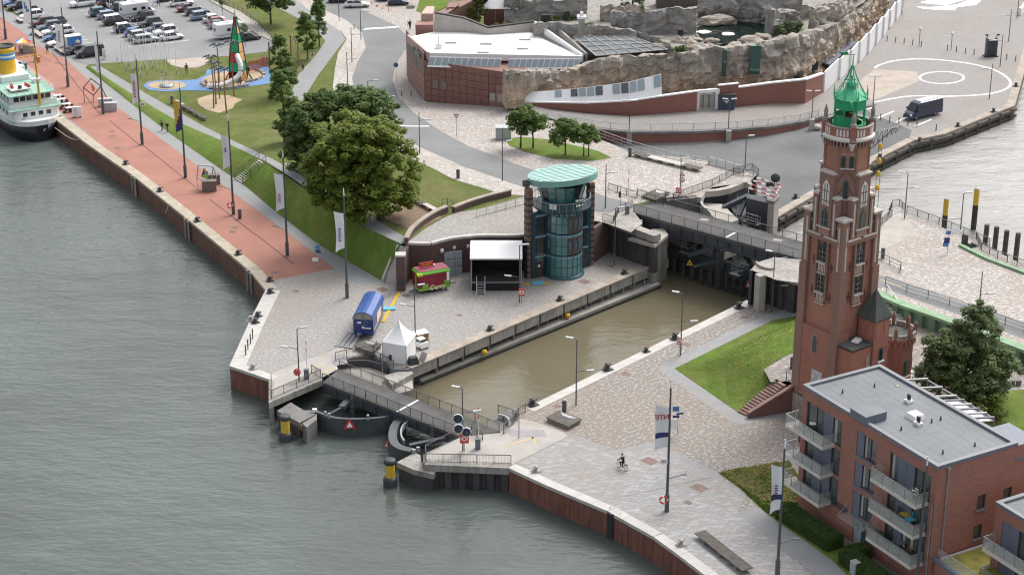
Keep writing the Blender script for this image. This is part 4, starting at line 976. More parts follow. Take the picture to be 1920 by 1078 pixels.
zr=lz(-2.6,yf-2,657)
lean.scale=(1,1,(zr-.3)/8.9)
L(M().box((-1.15,yf-.95,zr),(3.3,2.4,.16)),'roof','roof_felt');L(M().box((-.6,yf-.7,zr+.2),(1.1,.8,.26),.3,0,.8),'skylight','sign_white')
zt=lz(1.4,yf-2.2,600)
tu=L(M().box((1.55,yf-1.05,zt/2),(2.3,2.3,zt)),'stair_turret','brick_annex')
L(M().box((1.55,yf-1.05,zt+.06),(2.6,2.6,.14)).add([(.2,yf-2.4,zt+.13),(2.9,yf-2.4,zt+.13),(2.9,yf+.3,zt+.13),(.2,yf+.3,zt+.13),(1.55,yf-1.05,zt+3.2)],[(0,1,4),(1,2,4),(2,3,4),(3,0,4)]),'pyramid_roof','roof_felt',tu)
for(x,y,w,d_)in((.9,yf-2.22,.55,.06),(2.2,yf-2.22,.55,.06)):L(M().box((x,y,zt-1.2),(w,d_,1.5)),'blind_panel','red_dark' if False else 'brick_red',tu)
for y in(yf-1.6,yf-.6):L(M().box((.38,y,zt-1.2),(.06,.5,1.5)),'blind_panel','brick_red',tu)
L(M().box((1.55,yf-1.05,zt-3.2),(2.42,2.42,.16)),'string_course','brick_dull',tu)
def awin(x,y,z,w,h,par,mm='frame_teal',white=False):
 mb=arch(w,z,z+h*.7,y,.08,x0=x);w_=L(mb,'window',mm);
 if not white:L(arch(w*.7,z+.1,z+h*.68,y-.081,.01,x0=x),'pane','glass_dark',w_)
 L(M().box((x,y-.12,z-.07),(w+.3,.24,.13)),'sill','sign_white',w_)
awin(-.2,yf-2.0,lz(-.2,yf-2,688),.5,1.6,lean,'stone_grey',True);awin(1.6,yf-2.2,lz(1.6,yf-2.3,676),.6,1.5,tu)
link=L(M().box((3.9,yf+.2,4.1),(2.6,2.6,8.2)),'link_wall','brick_annex');L(M().box((2.95,yf-.6,zt-.1),(.5,.6,2.2)).box((2.95,yf-.6,zt+1.05),(.62,.72,.2)),'chimney','brick_annex')
OCC=Vector((6.3,-2.9,0));zo=lz(6.75,-4.8,634)
oc=L(M().lathe(OCC,[(2.2,0),(2.2,zo)],8,sm=False,rot=r8),'octagon_tower','brick_annex')
L(M().lathe(OCC,[(2.2,zo-.6),(2.4,zo-.1),(2.43,zo+.1),(2.25,zo+.14)],8,sm=False,rot=r8),'cornice','brick_annex',oc);L(M().disc(OCC+Vector((0,0,zo+.15)),2.2,8),'roof','roof_felt',oc)
for k in range(24):
 a_=k*math.pi/12;L(M().box((OCC.x+2.28*math.cos(a_),OCC.y+2.28*math.sin(a_),zo-.45),(.18,.16,.5),a_),'corbel','brick_red',oc)
 if k%3==0:L(M().box((OCC.x+2.2*math.cos(a_),OCC.y+2.2*math.sin(a_),zo+.75),(.36,.36,1.3),a_).box((OCC.x+2.2*math.cos(a_),OCC.y+2.2*math.sin(a_),zo+1.5),(.3,.3,.3),a_,0,.3),'merlon','brick_dull',oc)
 else:L(M().box((OCC.x+2.2*math.cos(a_),OCC.y+2.2*math.sin(a_),zo+.4),(.22,.5,.55),a_),'crenel','stone_grey',oc)
for k in(5,6,7):
 a_=r8+k*math.pi/4+math.pi/8;mx=Matrix.Translation(OCC)@Matrix.Rotation(a_+math.pi/2,4,'Z');yo=-2.2*math.cos(r8)
 w_=L(trans(M().box((0,yo-.03,zo-3.4),(.7,.1,1.75)),mx),'window','frame_teal',oc);L(trans(M().box((0,yo-.09,zo-3.4),(.46,.03,1.5)),mx),'pane','glass_dark',oc);L(trans(M().box((0,yo-.1,zo-4.36),(.95,.2,.14)),mx),'sill','sign_white',oc)
mxl=Matrix.Rotation(-math.pi/2,4,'Z')
mat('mural',(.55,.55,.54),.8,.45,4.,fine=.4)
L(trans(M().box((.55,-ha-.27,4.3),(1.5,.06,3.4)),mxl),'faded_mural','mural');
w_=L(trans(arch(.8,7.9,9.6,-ha-.24,.08),mxl),'window','stone_grey');L(trans(arch(.6,8.,9.55,-ha-.321,.01),mxl),'pane','glass_dark',w_)
L(M().box((-ha-.05,0,6.6),(.4,5.,8.4)),'lower_wall','brick_annex');
L(M().box((-ha+.8,-ha-.05,6.6),(1.7,.4,8.4)),'lower_wall','brick_annex')
# ==== CONTROL TOWER
mat('teal_frame',(.02,.085,.10),.45,.1,1.);mat('teal_dark',(.012,.05,.068),.4,.15,1.);mat('roof_mint',(.33,.52,.47),.6,.06,.5);mat('roof_pale',(.47,.63,.59),.6,.06,.5);mat('rim_teal',(.19,.36,.325),.55,.1,.8)
glassmat('glass_teal',(.04,.14,.15),.05,.8);glassmat('glass_light',(.08,.205,.21),.08,.8);mat('banding',(.15,.25,.31),.5,.1,1.);mat('blind_brown',(.085,.06,.06),.8,.15,1.);mat('brick_band',(.02,.035,.05),.6,.2,1.)
brick('brick_pillar',(.20,.10,.075),(.14,.07,.055),(.22,.17,.14),.26,.085,.012,.15)
cm_=(U(993,522)+U(1107,497))/2;CT=thing('control_tower','round glass lock control tower with mint disc roof and striped brick pillars','control tower',cm_,AZ)
def K(m_,name,mm,par=None):return m_.build(name,mm,par or CT,local=True)
PW=(U(1107,497)-U(993,522)).length/2
for sx,zt_ in((-1,12.0),(1,11.3)):
 pl=K(M().box((sx*PW,.3,zt_/2),(.75,.85,zt_)),'brick_pillar','brick_pillar')
 for i in range(13):K(M().box((sx*PW,.3,.9+i*.82),(.79,.89,.26)),'dark_band','brick_band',pl)
K(M().lathe((0,1.5,0),[(2.3,0),(2.3,9.3)],28),'core_wall','teal_dark')
for sx in(-1,1):
 K(M().box((sx*(PW-1.3),-.05,4.4),(2.2,.5,8.8)),'side_wall','teal_dark')
 for i,z in enumerate((1.4,4.1,6.9)):
  K(M().box((sx*(PW-1.45),-.32,z+.1),(1.2,.06,2.3)),'window','glass_dark');K(M().box((sx*(PW-1.45),-.34,z+1.45),(1.6,.08,.3)),'band','banding')
BR=2.4;BC=Vector((.15,-.45,0));NB=20
for s_ in range(3):
 z0=.35+s_*2.9
 K(M().lathe(BC,[(BR+.03,z0+2.35),(BR+.03,z0+2.75)],NB),'band','banding')
 for k in range(NB):
  a0=2*math.pi*k/NB;am=a0+math.pi/NB
  if not-math.pi-.1<am-2*math.pi<.3:continue
  kk=k-NB//2
  mm_='glass_light' if s_==0 or kk in(1,2,3)else 'blind_brown'
  if s_==0 and kk in(0,9):mm_='glass_teal'
  K(M().lathe(BC,[(BR,z0),(BR,z0+2.35)],1,a0=a0,a1=a0+2*math.pi/NB,sm=False),'pane',mm_)
  if mm_=='blind_brown':
   for q in(.3,.5,.7):a_=a0+q*2*math.pi/NB;K(M().box((BC.x+(BR+.02)*math.cos(a_),BC.y+(BR+.02)*math.sin(a_),z0+1.25),(.03,.05,1.1),a_),'slat','banding')
  K(M().box((BC.x+BR*math.cos(a0),BC.y+BR*math.sin(a0),z0+1.2),(.09,.08,2.8),a0),'mullion','teal_frame')
 K(M().lathe(BC,[(BR+.05,z0+1.2),(BR+.05,z0+1.27)],NB),'transom','teal_frame')
K(M().lathe(BC,[(BR+.35,0),(BR+.35,.18),(BR+.05,.36)],28),'base_ring','teal_frame');K(M().lathe(BC,[(BR+.02,8.4),(BR+.02,9.2)],24),'head_band','teal_dark')
KC=Vector((.3,.35,0));ZB=9.2
K(M().lathe(KC,[(0,ZB-.2),(3.7,ZB-.2),(3.75,ZB),(3.7,ZB+.06),(0,ZB+.07)],36,sm=False),'balcony_floor','teal_dark')
clearmat('glass_clear',(.25,.40,.40),.16)
bl=K(M().lathe(KC,[(3.68,ZB+1.1),(3.73,ZB+1.1),(3.73,ZB+1.18),(3.68,ZB+1.18)],40),'balcony_rail','galv')
K(M().lathe(KC,[(3.7,ZB+.1),(3.7,ZB+1.08)],40),'balcony_glass','glass_clear',bl)
for k in range(26):a_=k*2*math.pi/26;K(M().box((KC.x+3.71*math.cos(a_),KC.y+3.71*math.sin(a_),ZB+.55),(.05,.05,1.1),a_),'baluster','galv',bl)
K(M().lathe(KC,[(2.5,ZB),(2.55,ZB+.9)],16,sm=False),'cabin_wall','teal_dark')
for k in range(16):
 a0=k*2*math.pi/16
 K(M().lathe(KC,[(2.55,ZB+.9),(3.2,ZB+3.05)],1,a0=a0+.02,a1=a0+2*math.pi/16-.02,sm=False),'cabin_pane','glass_light' if k in(10,13)else('glass_teal' if k%2 else 'glass_dark'))
 K(M().beam((KC.x+2.55*math.cos(a0),KC.y+2.55*math.sin(a0),ZB+.9),(KC.x+3.21*math.cos(a0),KC.y+3.21*math.sin(a0),ZB+3.06),.09,.09),'mullion','teal_frame')
tl=Matrix.Translation((.3,.2,ZB+3.75))@Matrix.Rotation(-AZ,4,'Z')@Matrix.Rotation(R(-5.5),4,'Y')@Matrix.Rotation(R(-5.5),4,'X')
rf=K(trans(M().lathe((0,0,0),[(0,-.48),(4.3,-.46),(4.45,-.42),(4.45,.3),(4.3,.31)],44,sm=False),tl),'roof_rim','rim_teal')
for i in range(12):
 x0,x1=-4.3+i*8.6/12,-4.3+(i+1)*8.6/12;pts=[]
 for k in range(9):x=x0+.015+(x1-x0-.03)*k/8;pts.append((x,math.sqrt(max(0.,4.32**2-x*x)),.30))
 pts2=[(x,-y,z)for x,y,z in pts[::-1]]
 b=M();up=pts+pts2;ft=[(x,y,z+.05+.02*(i%2))for x,y,z in up]
 b.add(ft,[tuple(range(len(ft)))[::-1]]);K(trans(b,tl@Matrix.Rotation(R(100),4,'Z')),'roof_sheet','roof_mint' if i%2 else 'roof_pale',rf)
 K(trans(M().box((x1,0,.385),(.05,2*math.sqrt(max(0.01,4.2**2-x1*x1)),.06)),tl@Matrix.Rotation(R(100),4,'Z')),'seam','rim_teal',rf)
sg=K(trans(M().box((0,0,0),(.9,.05,.75)),Matrix.Translation(KC+Vector((-2.7,-2.42,ZB+.75)))@Matrix.Rotation(R(-45),4,'Z')),'banner','banner_white')
sb=K(trans(M().box((0,0,0),(1.25,.08,.52)),Matrix.Translation(KC+Vector((.35,-3.82,ZB+.85)))),'sign_board','teal_dark');K(M().box((.65,-3.3,ZB+1.45),(1.15,.08,.42)),'sign_board','iron')
mat('sign_light',(.75,.8,.72),.5,.05,2.)
for x,w in((-.1,.2),(.3,.38),(.75,.22)):K(M().box((KC.x+x,KC.y-3.87,ZB+.85),(w,.02,.3)),'display_block','sign_light')
for x,w in((.35,.42),(.78,.2),(1.05,.22)):K(M().box((x,-3.35,ZB+1.45),(w,.02,.22)),'display_block','sign_light')
K(M().box((-PW-.1,1.0,12.5),(.5,.5,.8)).tube([(-PW-.1,.9,12.4),(-PW-.2,.5,12.6)],[.3,.5],10),'loudspeaker','iron')
K(M().box((1.2-PW,-.33,1.1),(.9,.06,2.1)),'door','iron');K(M().box((1.2-PW,-.37,1.6),(.3,.02,.3)),'notice','sign_light')
# ==== APARTMENT HOUSE
brick('brick_apt',(.41,.14,.09),(.28,.094,.07),(.28,.20,.17),.5,.17,.03,.12,.3)
mat('roof_grey',(.16,.172,.183),.7,.13,.22,fine=.16);mat('parapet_grey',(.19,.20,.21),.6,.08,.5);mat('parapet_edge',(.15,.17,.21),.5,.08,1.)
mat('panel_slate',(.135,.155,.20),.5,.06,.8);mat('frame_dark',(.055,.065,.085),.5,.1,1.);mat('slab_white',(.60,.57,.52),.8,.08,1.,streak=.15);clearmat('glass_rail',(.45,.50,.48),.30)
glassmat('glass_win',(.07,.085,.085),.04,.9);mat('curtain',(.42,.41,.38),.9,.15,3.)
APR=math.atan2(-.870,.493);AO=Vector((28.4,175.5,0))
def onface(px,py,o,ax):
 n_=Vector((ax.y,-ax.x,0));dx=(px-960)/FPX;dy=-(py-539)/FPX;r=Vector((dx,CP+dy*SP,-SP+dy*CP));c0=Vector((0,0,CAMH))
 t=(o-c0).dot(n_)/r.dot(n_);p=c0+r*t;return(p-o).dot(ax),p.z
class House:
 def __init__(s,o,H_,Lx,Dy,label,name='apartment_house'):
  s.o=o;s.H=H_;s.L=Lx;s.D=Dy;s.r=thing(name,label,'apartment house',o,APR)
 def B(s,m_,name,mm,par=None):return m_.build(name,mm,par or s.r,local=True)
 def wallx(s,y,x0,x1,z0,z1,holes,mm='brick_apt',side=-1,dep=.22):
  """wall in the x-z plane with real openings"""
  xs=sorted({x0,x1,*[h[0]for h in holes],*[h[2]for h in holes]});zs=sorted({z0,z1,*[h[1]for h in holes],*[h[3]for h in holes]});b=M()
  for i in range(len(xs)-1):
   for j in range(len(zs)-1):
    cx,cz=(xs[i]+xs[i+1])/2,(zs[j]+zs[j+1])/2
    if any(h[0]<cx<h[2]and h[1]<cz<h[3]for h in holes):continue
    b.poly([(xs[i],y,zs[j]),(xs[i+1],y,zs[j]),(xs[i+1],y,zs[j+1]),(xs[i],y,zs[j+1])])
  for h in holes:
   a,c,e,f=h;Y=y+dep
   b.poly([(a,y,c),(a,Y,c),(a,Y,f),(a,y,f)]);b.poly([(e,y,c),(e,y,f),(e,Y,f),(e,Y,c)]);b.poly([(a,y,f),(a,Y,f),(e,Y,f),(e,y,f)]);b.poly([(a,y,c),(e,y,c),(e,Y,c),(a,Y,c)])
  return b
 def window(s,x0,z0,x1,z1,y,cols,mx=None,sill=True):
  """cols: string of g (glass), p (slate panel), c (glass with curtain)"""
  T=(lambda m_:trans(m_,mx))if mx else(lambda m_:m_)
  fr=s.B(T(M().box(((x0+x1)/2,y+.17,z0+.05),(x1-x0,.1,.1)).box(((x0+x1)/2,y+.17,z1-.05),(x1-x0,.1,.1)).box((x0+.05,y+.17,(z0+z1)/2),(.1,.11,z1-z0)).box((x1-.05,y+.17,(z0+z1)/2),(.1,.11,z1-z0))),'window','frame_dark')
  n_=len(cols);w=(x1-x0-.2)/n_
  for i,k in enumerate(cols):
   a=x0+.1+i*w;e=a+w
   if k=='p':s.B(T(M().box(((a+e)/2,y+.06,(z0+z1)/2),(w*1.06,.07,z1-z0-.02))),'shutter_panel','panel_slate',fr)
   else:
    s.B(T(M().poly([(a,y+.2,z0+.05),(e,y+.2,z0+.05),(e,y+.2,z1-.05),(a,y+.2,z1-.05)])),'pane','glass_win',fr)
    if k=='c':s.B(T(M().box(((a+e)/2-w*.25,y+.185,(z0+z1)/2),(w*.3,.012,z1-z0-.25))),'curtain','curtain',fr)
   if i:s.B(T(M().box((a,y+.17,(z0+z1)/2),(.09,.09,z1-z0-.1))),'mullion','frame_dark',fr)
  if sill:s.B(T(M().box(((x0+x1)/2,y-.03,z0-.07),(x1-x0+.1,.3,.13))),'sill','parapet_edge',fr)
 def balcony(s,x0,x1,z,dep=1.55,y=0.,n=4):
  bc=s.B(M().box(((x0+x1)/2,y-dep/2,z-.16),(x1-x0,dep,.34)),'balcony','slab_white');h=1.1
  s.B(M().poly([(x0+.1,y-dep+.05,z+.015),(x1-.1,y-dep+.05,z+.015),(x1-.1,y-.02,z+.015),(x0+.1,y-.02,z+.015)]),'floor','concrete',bc)
  f=y-dep+.04
  s.B(M().beam((x0,f,z+h),(x1,f,z+h),.07,.05).beam((x0+.03,f,z+h),(x0+.03,y,z+h),.07,.05).beam((x1-.03,f,z+h),(x1-.03,y,z+h),.07,.05),'handrail','galv',bc)
  for i in range(n):a,e=x0+(x1-x0)*i/n,x0+(x1-x0)*(i+1)/n;s.B(M().box(((a+e)/2,f,z+.55),(e-a-.08,.02,.95)),'glass_panel','glass_rail',bc)
  for i in range(n+1):a=x0+.03+(x1-x0-.06)*i/n;s.B(M().box((a,f,z+.5),(.05,.06,1.15)),'rail_post','galv',bc)
  for a in(x0+.03,x1-.03):s.B(M().box((a,y-dep/2,z+.55),(.02,dep-.15,.95)),'glass_panel','glass_rail',bc)
  return bc
 def roof(s,H_,x0,x1,y0,y1,pw=.38):
  rf=s.B(M().box(((x0+x1)/2,(y0+y1)/2,H_-.28),(x1-x0-.2,y1-y0-.2,.1)),'roof','roof_grey')
  for(a,c,e,f)in((x0-.06,y0-.06,x1+.06,y0+pw),(x0-.06,y1-pw,x1+.06,y1+.06),(x0-.06,y0+pw+.003,x0+pw,y1-pw-.003),(x1-pw,y0+pw+.003,x1+.06,y1-pw-.003)):
   s.B(M().box(((a+e)/2,(c+f)/2,H_-.02),(e-a,f-c,.08)),'parapet_cap','parapet_grey',rf);s.B(M().box(((a+e)/2,(c+f)/2,H_-.2),(e-a-.02,f-c-.02,.26)),'parapet_edge','parapet_edge',rf)
  return rf
hA=House(AO,13.1,19.66,9.45,'red brick apartment house with grey flat roof and six glass balconies in the foreground')
FX=lambda px,py:onface(px,py,AO,E1)
HH=hA.H
bx0,bx1=FX(1514,751)[0],FX(1580,787)[0];bz=FX(1514,751)[1]
wx0,wx1=FX(1608,807)[0],FX(1645,830)[0];wz=FX(1608,807)[1]
cx0,cx1=FX(1670,846)[0],FX(1747,891)[0];cz=FX(1670,846)[1]
fh=3.12;holes=[]
for k in range(3):
 holes+=[(bx0,bz-2.75-k*fh,bx1,bz-k*fh),(wx0,wz-2.45-k*fh,wx1,wz-k*fh),(cx0,cz-2.75-k*fh,cx1,cz-k*fh)]
dx0=FX(1597,1010)[0];holes+=[(dx0,0.02,dx0+2.3,2.75)]
hA.B(hA.wallx(0,0,hA.L,0,HH-.32,holes),'front_wall','brick_apt')
for k in range(3):
 hA.window(*holes[3*k][:4],0,['ggpc','gppg','gppg'][k],sill=False);hA.window(*holes[3*k+1][:4],0,'pcg');hA.window(*holes[3*k+2][:4],0,['cppgg','gppgg','gpccg'][k],sill=False)
BALC=[]
for k in range(3):
 BALC+=[hA.balcony(bx0-1.3,bx1-.85,holes[3*k][1]+.08),hA.balcony(cx0-.75,cx1-.1,holes[3*k+2][1]+.08)]
hA.B(M().box((dx0+.6,.16,1.3),(1.1,.1,2.5)),'door','door_zinc');hA.B(M().box((dx0+1.75,.2,1.35),(1.1,.05,2.6)),'door_glass','glass_win');hA.B(M().box((dx0+.6,.1,1.9),(.7,.06,.8)),'door_window','glass_light')
cn=hA.B(M().add([(dx0-.7,0,3.0),(dx0+2.9,0,3.0),(dx0+2.9,-1.4,2.85),(dx0-.7,-1.4,2.85)],[(0,1,2,3)]),'canopy','glass_rail');hA.B(M().beam((dx0-.7,-1.4,2.85),(dx0+2.9,-1.4,2.85),.06,.06).beam((dx0-.7,0,4.1),(dx0-.7,-1.4,2.9),.04,.04).beam((dx0+2.9,0,4.1),(dx0+2.9,-1.4,2.9),.04,.04),'canopy_frame','galv',cn)
for(a,n_)in((dx0-4.5,3.6),(dx0+3.2,2.2)):
 for i in range(5):hA.B(M().box((a+n_/2,-.03,2.55+i*.15),(n_,.05,.06)),'vent_slat','frame_dark')
EO=AO+E1*hA.L;EX=lambda px,py:onface(px,py,EO,E2)
mE=Matrix.Translation((hA.L,0,0))@Matrix.Rotation(math.pi/2,4,'Z')
eh=[]
for(a,c,e,f)in((1833,930,1847,956),(1882,916,1896,940),(1826,986,1841,1011)):
 x0,z1=EX(a,c);x1,z0=EX(e,f)[0],EX(a,f)[1];eh.append((x0,z0,x0+1.05,z1))
hA.B(trans(hA.wallx(0,0,hA.D+4.5,0,HH-.32,eh),mE),'end_wall','brick_apt')
for h in eh:hA.window(*h,0,'g',mE)
hA.B(M().poly([(0,0,0),(0,0,HH-.3),(0,hA.D,HH-.3),(0,hA.D,0)]).poly([(0,hA.D,0),(0,hA.D,HH-.3),(hA.L,hA.D,HH-.3),(hA.L,hA.D,0)]),'rear_wall','brick_apt')
hA.B(M().box((hA.L+.05-3,hA.D+2.3,HH-1.8),(6,4.6,.3)),'side_terrace','parapet_edge')
hA.B(M().box((hA.L-3,hA.D+2.2,HH/2-1),(5.9,4.4,HH-2)),'side_wing','brick_apt')
rf=hA.roof(HH,0,hA.L,0,hA.D)
for i in range(8):
 y=.9+i*1.02;hA.B(M().box((hA.L/2,y,HH-.225),(hA.L-1,.035,.012)),'felt_seam','parapet_edge',rf)
 for k in range(2):hA.B(M().box((3.+((i*5.3+k*9.1)%14.),y+.51,HH-.225),(.035,.98,.012)),'felt_seam','parapet_edge',rf)
def RX(px,py,z):p=U(px,py,z)-AO;return p.dot(E1),p.dot(E2)
x,y=RX(1628,779,HH);hA.B(M().box((x,y,HH+.15),(2.3,2.5,.8)),'roof_hatch','panel_slate',rf);hA.B(M().box((x,y,HH+.58),(2.36,2.56,.07)),'hatch_lid','roof_grey',rf)
x,y=RX(1716,779,HH);hA.B(M().box((x,y,HH+.0),(1.5,1.4,.5),0,0,.78),'skylight','sign_white',rf)
for(a,c)in((1704,750),(1722,792)):
 x,y=RX(a,c,HH);hA.B(M().box((x,y,HH-.1),(.7,.6,.3)),'vent_base','sign_white',rf)
 for s in(-.13,.13):hA.B(M().lathe((x+s,y,HH),[(.1,0),(.1,.55),(.13,.6),(0,.6)],8),'vent_pipe','iron',rf)
for(a,c)in((1764,783),(1747,788),(1690,802),(1580,733),(1640,721),(1828,832),(1768,846)):
 x,y=RX(a,c,HH);hA.B(M().lathe((x,y,HH-.25),[(.12,0),(.07,.15),(.07,.4),(0,.42)],8),'vent_pipe','iron',rf)
for(a,c)in((1683,720),(1654,809)):x,y=RX(a,c,HH);hA.B(M().box((x,y,HH-.2),(.3,.3,.08)),'drain_cover','yellow_line',rf)
t0,t1=EX(1778,880),EX(1761,1040);pb=hA.B(trans(M().tube([(t0[0],-.1,t0[1]),(t0[0],-.1,.1)],.07,8),mE),'downpipe','galv');hA.B(trans(M().box((t0[0],-.1,t0[1]+.1),(.3,.2,.3)),mE),'rain_head','galv',pb)
hA.B(M().tube([(hA.L-.15,-.1,9.5),(hA.L-.15,-.1,.1)],.06,8),'downpipe','galv')
mat('sedum',(.26,.24,.05),.95,.35,.9,fine=.35)
sz=EX(1762,1040)[1]
hA.B(M().box((hA.L+3.2,hA.D/2+2.,sz/2-.2),(6.2,hA.D+3,sz-.5)),'link_block','brick_apt')
lk_=hA.B(M().box((hA.L+3.2,hA.D/2+2.,sz-.3),(5.6,hA.D+2.4,.12)),'green_roof','sedum')
hA.B(M().box((hA.L+3.2,.6,sz-.28),(6.4,.5,.3)),'roof_edge','parapet_edge',lk_);hA.B(M().box((hA.L+.35,hA.D/2+2.,sz-.2),(.3,hA.D+2,.1)),'gravel_strip','coping',lk_)
for i in range(3):hA.B(M().box((hA.L+1.2+i*1.9,.7,sz+.45),(1.8,.02,.95)),'glass_panel','glass_rail',lk_)
hA.B(M().beam((hA.L+.2,.7,sz+.95),(hA.L+6.,.7,sz+.95),.05,.05),'handrail','galv',lk_)
BO=U(1868.5,940,10.0);BO.z=0
hB=House(BO,10.0,14.,9.,'second red brick apartment house at the lower right corner with a glass balcony')
bf=lambda px,py:onface(px,py,BO,E1)
a0,a1=bf(1880,975),bf(1925,1000)
h2=[(a0[0],a0[1]-2.7,a0[0]+4.2,a0[1]),(a0[0],a0[1]-2.7-fh,a0[0]+4.2,a0[1]-fh),(a0[0],.3,a0[0]+4.2,3.)]
hB.B(hB.wallx(0,0,hB.L,0,hB.H-.32,h2),'front_wall','brick_apt');hB.B(M().poly([(0,0,0),(0,0,9.7),(0,9,9.7),(0,9,0)]).poly([(0,9,0),(0,9,9.7),(14,9,9.7),(14,9,0)]).poly([(14,0,0),(14,9,0),(14,9,9.7),(14,0,9.7)]),'rear_wall','brick_apt')
for h in h2[:2]:hB.window(*h,0,'ppgg',sill=False);BALC.append(hB.balcony(h[0]-.6,h[2]+.6,h[1]+.08))
hB.roof(hB.H,0,hB.L,0,hB.D)
mat('pot_terra',(.30,.12,.06),.8,.15,2.);mat('plastic_yellow',(.55,.40,.05),.5,.1,2.);mat('plastic_blue',(.12,.45,.62),.5,.1,2.);mat('dark_wicker',(.05,.045,.05),.8,.2,3.)
def balc_loc(k,px,py):
 h=holes[3*(k//2)+(0 if k%2==0 else 2)];z=h[1]+.1;return U(px,py,z)
def table(label,p,w,mm,h=.72,rz=0.,group=None):
 r=thing('table',label,'table',p,rz,group);M().box((0,0,h),(w,w,.05)).build('table_top',mm,r,local=True);lm=M().box((0,0,h/2-.02),(.05,.05,h-.06)).mesh('leg');lm.materials.append(MATS['iron'])
 for a in(-1,1):
  for c in(-1,1):part('leg',lm,r,(a*w*.4,c*w*.4,0))
 return r
def chair(label,p,rz,mm,group=None):
 r=thing('chair',label,'chair',p,rz,group);M().box((0,0,.45),(.5,.5,.06)).build('seat',mm,r,local=True);M().box((0,.24,.8),(.5,.06,.6)).build('backrest',mm,r,local=True)
 lm=M().box((0,0,.21),(.05,.05,.42)).mesh('leg');lm.materials.append(MATS['iron'])
 for a in(-1,1):
  for c in(-1,1):part('leg',lm,r,(a*.21,c*.21,0))
 return r
leafmat('leaf_pot',(.03,.075,.015),(.07,.13,.03));mat('bloom_white',(.8,.8,.78),.8,.05,3.);mat('bloom_pink',(.55,.25,.28),.8,.2,3.);mat('bloom_yellow',(.5,.3,.05),.8,.2,3.)
def potplant(label,p,h,rad,mm,pm='pot_terra',fl=None):
 r=thing('potted_plant',label,'potted plant',p);M().lathe((0,0,0),[(.14,0),(.2,.35),(.22,.36),(.18,.34),(0,.32)],10).build('pot',pm,r,local=True)
 def puff(m2,n_,s_,zz):
  b=M()
  for _ in range(n_):
   c=Vector((random.gauss(0,rad*.45),random.gauss(0,rad*.45),zz+random.gauss(0,h*.2)));e=Euler((random.uniform(0,3),random.uniform(0,3),random.uniform(0,3))).to_matrix()
   b.poly([c+e@Vector(q)*s_ for q in((-1,-.6,0),(1,-.6,0),(1,.6,0),(-1,.6,0))])
  return b
 puff(mm,90,.07,.36+h*.45).build('foliage',mm,r,local=True)
 if fl:puff(fl,60,.065,.36+h*.6).build('blossom',fl,r,local=True)
 return r
potplant('white flowering pot plant on the top right balcony',balc_loc(1,1715,936),.8,.4,'leaf_pot','iron','bloom_white');potplant('green pot plant beside the white flowers on the balcony',balc_loc(1,1730,934),.9,.35,'leaf_pot','iron')
potplant('pink flowering plant on the lowest right balcony',balc_loc(5,1706,1046),.8,.4,'leaf_pot','pot_terra','bloom_pink');potplant('leafy plant at the left end of the lowest right balcony',balc_loc(5,1661,1016),.9,.4,'leaf_pot')
potplant('yellow flowering pot plant on the top left balcony',balc_loc(0,1508,790),.5,.35,'leaf_pot','pot_terra','bloom_yellow');potplant('terracotta pot plant on the lowest left balcony',balc_loc(4,1537,916),.6,.3,'leaf_pot','pot_terra','bloom_yellow');potplant('small green pot plant on the middle left balcony',balc_loc(2,1536,862),.8,.25,'leaf_pot','iron')
table('small white table on the top left balcony',balc_loc(0,1523,806),.6,'sign_white');table('yellow table top on the middle right balcony',balc_loc(3,1697,976),.9,'plastic_yellow',rz=APR);table('light blue table on the middle right balcony',balc_loc(3,1706,985),.8,'plastic_blue',.68,APR);table('grey table on the lowest right balcony',balc_loc(5,1688,1028),.8,'parapet_grey',rz=APR)
chair('light blue chair beside the yellow table on the balcony',balc_loc(3,1716,978),1.,'plastic_blue');chair('dark wicker chair on the middle right balcony by the window',balc_loc(3,1688,968),2.,'dark_wicker');chair('dark wicker chair on the lowest right balcony',balc_loc(5,1676,1012),2.2,'dark_wicker')
chair('dark chair on the middle left balcony',balc_loc(2,1548,870),2.,'dark_wicker');chair('dark chair on the lowest left balcony',balc_loc(4,1543,925),1.,'dark_wicker');chair('dark chair left on the middle left balcony',balc_loc(2,1503,836),2.,'dark_wicker');chair('dark lounge chair on the top left balcony',balc_loc(0,1550,815),1.,'dark_wicker')
pg=thing('pergola','grey steel pergola with sun slats behind the apartment house roof','pergola',U(1780,760,9.5))
zp=10.4;pa0,pa1,pb0,pb1=U(1700,712,zp),U(1823,784,zp),U(1740,710,zp),U(1865,782,zp)
for i in range(10):
 if i in(1,3):continue
 M().beam(pa0.lerp(pa1,i/9),pb0.lerp(pb1,i/9),.2,.16).build('slat','parapet_edge' if i%2 else 'galv',pg)
for a,c in((pa0,pa1),(pb0,pb1)):M().beam(a-V((0,0,.2)),c-V((0,0,.2)),.14,.16).build('beam','parapet_grey',pg)
for t in(0.,.5,1.):p=pb0.lerp(pb1,t);M().beam(Vector((p.x,p.y,7.2)),p-V((0,0,.25)),.14,.14).build('post','parapet_edge',pg)
q=[pa0.lerp(pa1,.45),pa1,pb1,pb0.lerp(pb1,.45)];M().prism(q,zp-.45,zp-.35).build('awning','banner_white',pg)
hA.B(M().box((11,11.6,3.6),(17,4.2,7.2)),'side_bay','brick_apt')
